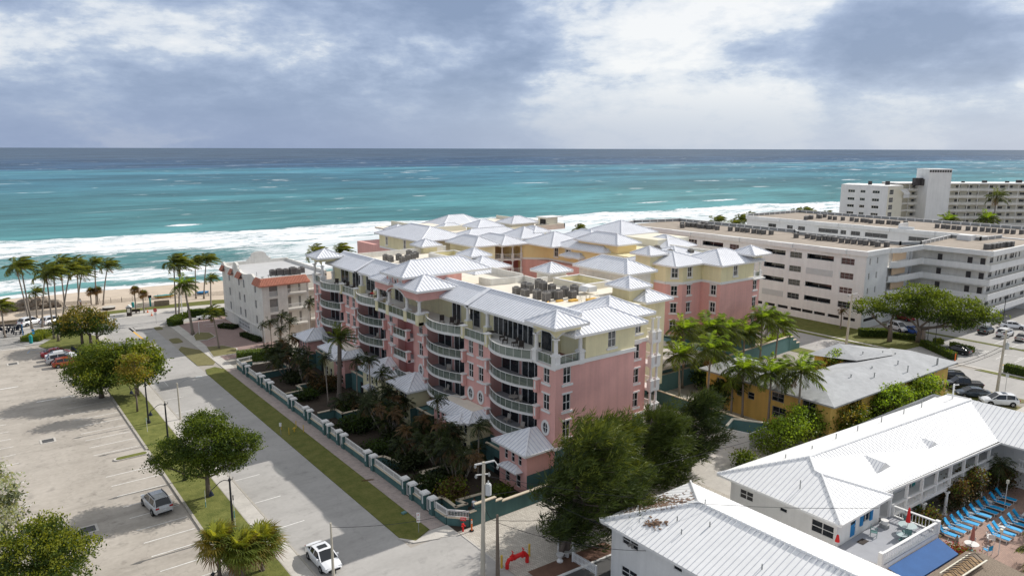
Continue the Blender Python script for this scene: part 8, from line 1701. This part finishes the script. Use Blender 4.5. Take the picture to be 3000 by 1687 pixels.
t = thing('golf_cart','white low vehicle on the paved lot of the white building','cart',(40.6,161.0,.03),-.2); b = MB(); b.prism([(-1.5,-.6),(1.5,-.6),(1.7,0),(1.5,.6),(-1.5,.6)],.3,.65); b.bar((-.9,0,.66),(.6,0,.95),.9,.12); b.build('body',M['paint_white'],t)
for x in (-1,1):
    for y in (-.55,.55): q = MB(); q.tube([(x,y-.06,.25),(x,y+.06,.25)],.25,10); q.build('wheel',M['tyre'],t)
# ------------------------------------------------------------------ motel court
GLg = 'blue sun loungers in the motel court'
def lounger_proto():
    t = thing('sun_lounger','blue sun lounger','sun lounger',(0,0,0),0,GLg); f = MB()
    for sx in (-.32,.32): f.bar((sx,-.95,.30),(sx,.95,.30),.05,.05); f.bar((sx,.25,.34),(sx,.25,.60),.04,.04); f.bar((sx,.0,.58),(sx,.45,.58),.05,.04)
    f.bar((-.32,-.95,.30),(.32,-.95,.30),.05,.05); f.bar((-.32,.95,.30),(.32,.95,.30),.05,.05); f.build('frame',M['trim'],t)
    for sx in (-.32,.32):
        for sy in (-.8,.7): q = MB(); q.box(sx-.03,sy-.03,0,sx+.03,sy+.03,.30); q.build('leg',M['trim'],t)
    s = MB(); s.box(-.29,-.95,.32,.29,.35,.37); s.build('seat_sling',M['sling_blue'],t)
    s = MB(); s.bar((0,.35,.35),(0,.98,1.02),.58,.05,up=(1,0,0)) if False else s.poly([(-.29,.35,.36),(.29,.35,.36),(.29,.92,1.0),(-.29,.92,1.0)]); s.poly([(-.29,.42,.33),(-.29,.99,.97),(.29,.99,.97),(.29,.42,.33)]); s.bar((-.29,.95,1.0),(.29,.95,1.0),.09,.06); s.build('back_sling',M['sling_blue'],t)
    return t
back = [(71.8,26.2),(73.6,26.0),(74.8,26.0),(75.9,25.9),(77.2,25.8),(78.6,25.7),(79.8,25.6),(81.2,25.7),(83.2,25.6),(70.4,26.2)]
back = [(71.6,25.4),(73.0,25.4),(74.2,25.3),(75.5,25.2),(76.8,25.2),(78.2,25.1),(79.6,25.0),(80.9,24.9),(82.6,24.9),(84.2,24.9)]
front = [(74.9,22.3),(76.1,22.3),(77.6,22.2),(79.0,22.0),(80.3,22.0),(82.3,21.6),(84.2,21.6)]
proto = lounger_proto(); nm = ['first','second','third','fourth','fifth','sixth','seventh','eighth','ninth','tenth']
for i, (x, y) in enumerate(back):
    lab = f'blue sun lounger, {nm[i]} from the left in the back row by the columns'
    if i == 0: proto.location = (x,y,.02); proto.rotation_euler = (0,0,.06); proto['label'] = lab
    else: dup(proto,(x,y,.02),U(-.02,.12),lab)
for i, (x, y) in enumerate(front): dup(proto,(x,y,.02),U(-.02,.12),f'blue sun lounger, {nm[i]} from the left in the front row on sunlit pavers')
def side_table(x, y, lab): t = thing('side_table',lab,'table',(x,y,.02),U(-.2,.2),'white side tables between the loungers'); b = MB(); b.box(-.26,-.26,.40,.26,.26,.44); b.build('table_top',M['trim'],t); [ (lambda q: (q.box(a-.03,c_-.03,0,a+.03,c_+.03,.40), q.build('leg',M['trim'],t)))(MB()) for a in (-.2,.2) for c_ in (-.2,.2)]
for i, (x, y) in enumerate([(72.3,26.0),(74.9,26.0),(77.5,25.8),(78.9,25.7),(81.7,25.6)]): side_table(x,y,f'white side table, {nm[i]} from the left in the back row of loungers')
for i, (x, y) in enumerate([(74.2,22.7),(76.9,22.7),(81.3,22.2)]): side_table(x,y,f'white side table, {nm[i]} from the left in the front row of loungers')
def closed_umbrella(x, y, z, h, m, lab):
    t = thing('closed_umbrella',lab,'umbrella',(x,y,z)); b = MB(); b.cyl(0,0,0,h,.03,6); b.build('pole',M['trim'],t); b = MB(); b.tube([(0,0,h*.42),(0,0,h*.5),(0,0,h*.75),(0,0,h*.92),(0,0,h)],[.20,.19,.13,.10,.03],9); b.build('canopy',M[m],t)
def chair_(x, y, z, rz, lab, m='trim', seatm='teal_light'):
    t = thing('garden_chair',lab,'chair',(x,y,z),rz,'chairs on the motel terrace and court'); f = MB()
    for sx in (-.27,.27): f.bar((sx,-.25,0),(sx,-.25,.62),.04,.04); f.bar((sx,.25,0),(sx,.30,.95),.04,.04); f.bar((sx,-.27,.62),(sx,.27,.64),.05,.04)
    f.build('frame',M[m],t); s = MB(); s.box(-.26,-.26,.38,.26,.24,.42); s.build('seat',M[seatm],t); s = MB(); s.poly([(-.26,.26,.45),(.26,.26,.45),(.26,.31,.92),(-.26,.31,.92)]); s.build('backrest',M[seatm],t)
def rtable(x, y, z, r, h, lab, m='table_glass'): t = thing('round_table',lab,'table',(x,y,z)); b = MB(); b.cyl(0,0,h-.03,h,r,20); b.build('table_top',M[m],t); b = MB(); b.cyl(0,0,0,h-.03,.05,6); b.cyl(0,0,0,.05,r*.5,8); b.build('base',M['teal_light'],t)
rtable(63.9,25.9,2.8,.75,.72,'glass round table under the closed red umbrella on the roof terrace'); closed_umbrella(63.9,25.9,2.8,2.4,'red','closed bright red umbrella standing in the glass table on the roof terrace'); rtable(62.2,25.6,2.8,.45,.55,'small glass side table left of the big terrace table')
chair_(62.9,25.5,2.8,2.4,'green framed chair left of the glass table on the roof terrace','teal_light'); chair_(64.9,26.4,2.8,-1.2,'green framed chair right of the glass table on the roof terrace','teal_light'); chair_(61.0,27.4,2.8,.4,'green framed chair by the blue door on the roof terrace','teal_light')
closed_umbrella(55.9,28.0,3.3,1.1,'red','small closed red umbrella behind the eave of the front motel')
b = MB(); b.cyl(0,0,0,.30,.42,14,1); b.cyl(0,0,.30,.62,.30,14); b.cyl(0,0,.62,.66,.33,14); tag(b.build('terrace_stool',[M['trim'],M['grey_metal']],loc=(63.3,27.6,2.8)),'white round container on a dark base by the shuttered window','container')
b = MB(); b.box(-.5,-.3,0,.5,.3,.015); tag(b.build('door_mat',M['furniture'],loc=(59.3,27.5,2.8)),'dark door mat in front of the blue terrace door','mat')
rtable(70.6,23.0,.02,.6,.72,'white round table under the folded rose umbrella in the court','trim'); closed_umbrella(70.6,23.0,.02,2.5,'umbrella_rose','folded rose brown umbrella in the court beside the red flowers')
chair_(71.8,23.4,.02,1.9,'white chair right of the rose umbrella','trim','trim'); chair_(71.2,21.9,.02,2.8,'white chair with a blue seat nearest the thatched hut','trim','sling_blue'); chair_(69.3,24.2,.02,.3,'white chair left of the rose umbrella','trim','trim'); chair_(73.6,22.5,.02,2.2,'folded white chair at the left end of the front lounger row','trim','trim')
b = MB(); b.tube([(0,0,0),(0,0,.9),(.05,0,1.3)],[.22,.16,.05],7); b.box(-.35,-.06,.8,.35,.06,.95); tag(b.build('stone_fountain',M['rock'],loc=(69.9,24.0,.02)),'small grey stone ornament beside the folded rose umbrella','ornament')
def court_lamp(x, y, lab, h=2.6): t = thing('court_lamp',lab,'lamp post',(x,y,.02)); b = MB(); b.cyl(0,0,0,h,.04,6); b.build('post',M['trim'],t); b = MB(); b.box(-.16,-.10,h,.16,.10,h+.34); b.build('lamp_head',M['cream'],t)
court_lamp(82.5,24.4,'white lamp post standing among the back row of loungers'); court_lamp(71.8,21.2,'slim white lamp post near the thatched roof',2.2)
tree('flowering_bush','bush with red flowers beside the blue awning',67.2,23.2,[(0,0,.7,1.2,1.0,.7),(.7,-.3,.5,.7,.7,.5)],2600,.10,('brown_leaf','leaf_mid','flower','leaf_olive'),.05,.4,71,'bush')
for i, (x, y, h, lab) in enumerate([(66.6,27.6,1.6,'reddish climbing plant over the terrace corner balustrade'),(71.0,27.3,1.9,'leafy pot plant between the first two court columns'),(77.2,27.3,3.0,'large brown-green climber over the gallery rail, left'),(80.3,27.0,3.4,'large brown-green climber over the gallery rail, right'),(69.3,27.0,1.3,'small climber hanging under the gallery near the stair'),(85.6,26.0,2.6,'dark plant mass in the shaded inner corner of the court')]):
    tree('climbing_plant',lab,x,y,[(0,0,h*.62,.9,.7,h*.45),(.3,-.1,h*.9,.7,.6,h*.25)],int(900*h),.12,('garden_mid','brown_leaf','leaf_mid','flower') if i in (0,4) else ('garden_mid','brown_leaf','leaf_mid'),.05,.8,80+i,'climber')
t = thing('thatched_hut','thatched bar roof with an open wooden ridge frame at the lower right','hut',(62.5,19.6,0)); b = MB(); b.poly([(-4.6,1.6,2.5),(-6,-3.5,1.6),(4,-4.5,1.6),(3.6,1.0,2.5)][::1]); b.poly([(-4.6,1.6,2.5),(3.6,1.0,2.5),(3.6,2.3,2.1),(-4.6,2.7,2.1)]); rg = random.Random(4)
for i in range(900): x = rg.uniform(-5,3.6); y = rg.uniform(-4,1.4); z = 2.52-(1.4-y)*.17; b.bar((x,y,z),(x+rg.uniform(-.1,.1),y-rg.uniform(.2,.5),z-.05),.05,.03)
b.build('thatch',M['thatch'],t); f = MB(); f.bar((-2.9,1.75,2.75),(2.2,1.5,2.75),.10,.08); f.bar((-2.7,.5,2.8),(2.1,.2,2.8),.12,.08); f.build('ridge_beam',M['cream'],t)
for i in range(9): x = -2.6+i*.55; q = MB(); q.bar((x,1.7,2.7),(x+.1,1.0,3.1),.06,.05); q.bar((x+.1,1.0,3.1),(x+.05,.35,2.75),.06,.05); q.build('rafter',M['furniture'],t)
f = MB(); f.poly([(-2.8,1.6,2.6),(2.1,1.4,2.6),(2.0,.3,2.62),(-2.7,.5,2.62)]); f.build('deck',M['wood'],t)
for x in (-4.2,3.2):
    for y in (-3.2,1.8): q = MB(); q.cyl(x,y,0,2.2,.09,6); q.build('post',M['wood'],t)
palm('coco',(71.6,17.6),(71.6,17.6,2.2),'low palm with long fronds at the bottom right corner',None,(.16,.12),.75); palm('coco',(80.2,19.6),(80.2,19.6,2.8),'palm fronds cut by the right edge beside the front loungers',None,(.16,.12),.7); palm('garden',(84.6,25.9),(84.6,25.9,3.6),'small palm in the shaded inner corner of the motel court',None,(.1,.07),1.0)
b = MB(); b.prism(rounded(-2,-1.6,2.2,1.6,1.2),0,.10,1); b.prism(rounded(-1.7,-1.3,1.9,1.3,1.0),.10,.13,0); tag(b.build('pool_step',[M['pool'],M['trim']],loc=(76.6,17.2,.02),rz=.3),'light blue pool edge with a white coping at the right edge','pool')
t = thing('picket_fence','white picket fence beside the front motel under the pine','fence',(40.4,42.6,0)); b = MB()
for i in range(18): y = 1.0-i*.16; b.box(-.03+i*.01,y-.05,.1,.0+i*.01,y+.05,1.0); 
b.build('picket',M['white'],t)['kind'] = 'stuff'
for z in (.3,.8): q = MB(); q.bar((0,1.05,z),(.18,-1.8,z),.03,.08); q.build('rail',M['white'],t)
for y in (1.1,-1.85): q = MB(); q.box(-.07,y-.06,0,.07,y+.06,1.9 if y > 0 else 1.1); q.build('post',M['white'],t)
b = MB(); b.tube([(0,0,0),(0,0,.12),(0,0,.3),(0,0,.55),(0,0,.75)],[.28,.3,.12,.26,.36],12); tag(b.build('garden_urn',M['white'],loc=(39.5,44.4,.02)),'white stone urn at the end of the planting strip','urn'); b = MB(); b.box(-.7,-.22,.38,.7,.22,.5); b.box(-.5,-.18,0,-.3,.18,.38); b.box(.3,-.18,0,.5,.18,.38); tag(b.build('stone_bench',M['white'],loc=(40.9,44.6,.02)),'white stone bench beside the garden urn','bench'); b = MB(); b.box(-.05,-.05,0,.05,.05,2.9); tag(b.build('white_post',M['white'],loc=(39.9,45.1,.02)),'thin white post standing by the garden urn','post')
b = MB()
for i in range(6): x = 97.5+i*.9; b.blob((x,53.8+U(-.4,.4),.5+U(0,.5)),.5,6,4,i % 3)
tag(b.build('stacked_gear',[M['furniture'],M['orange'],M['white']],loc=(1.5,2.6,0)),'pile of mixed coloured gear behind the grey shingle roof','gear')
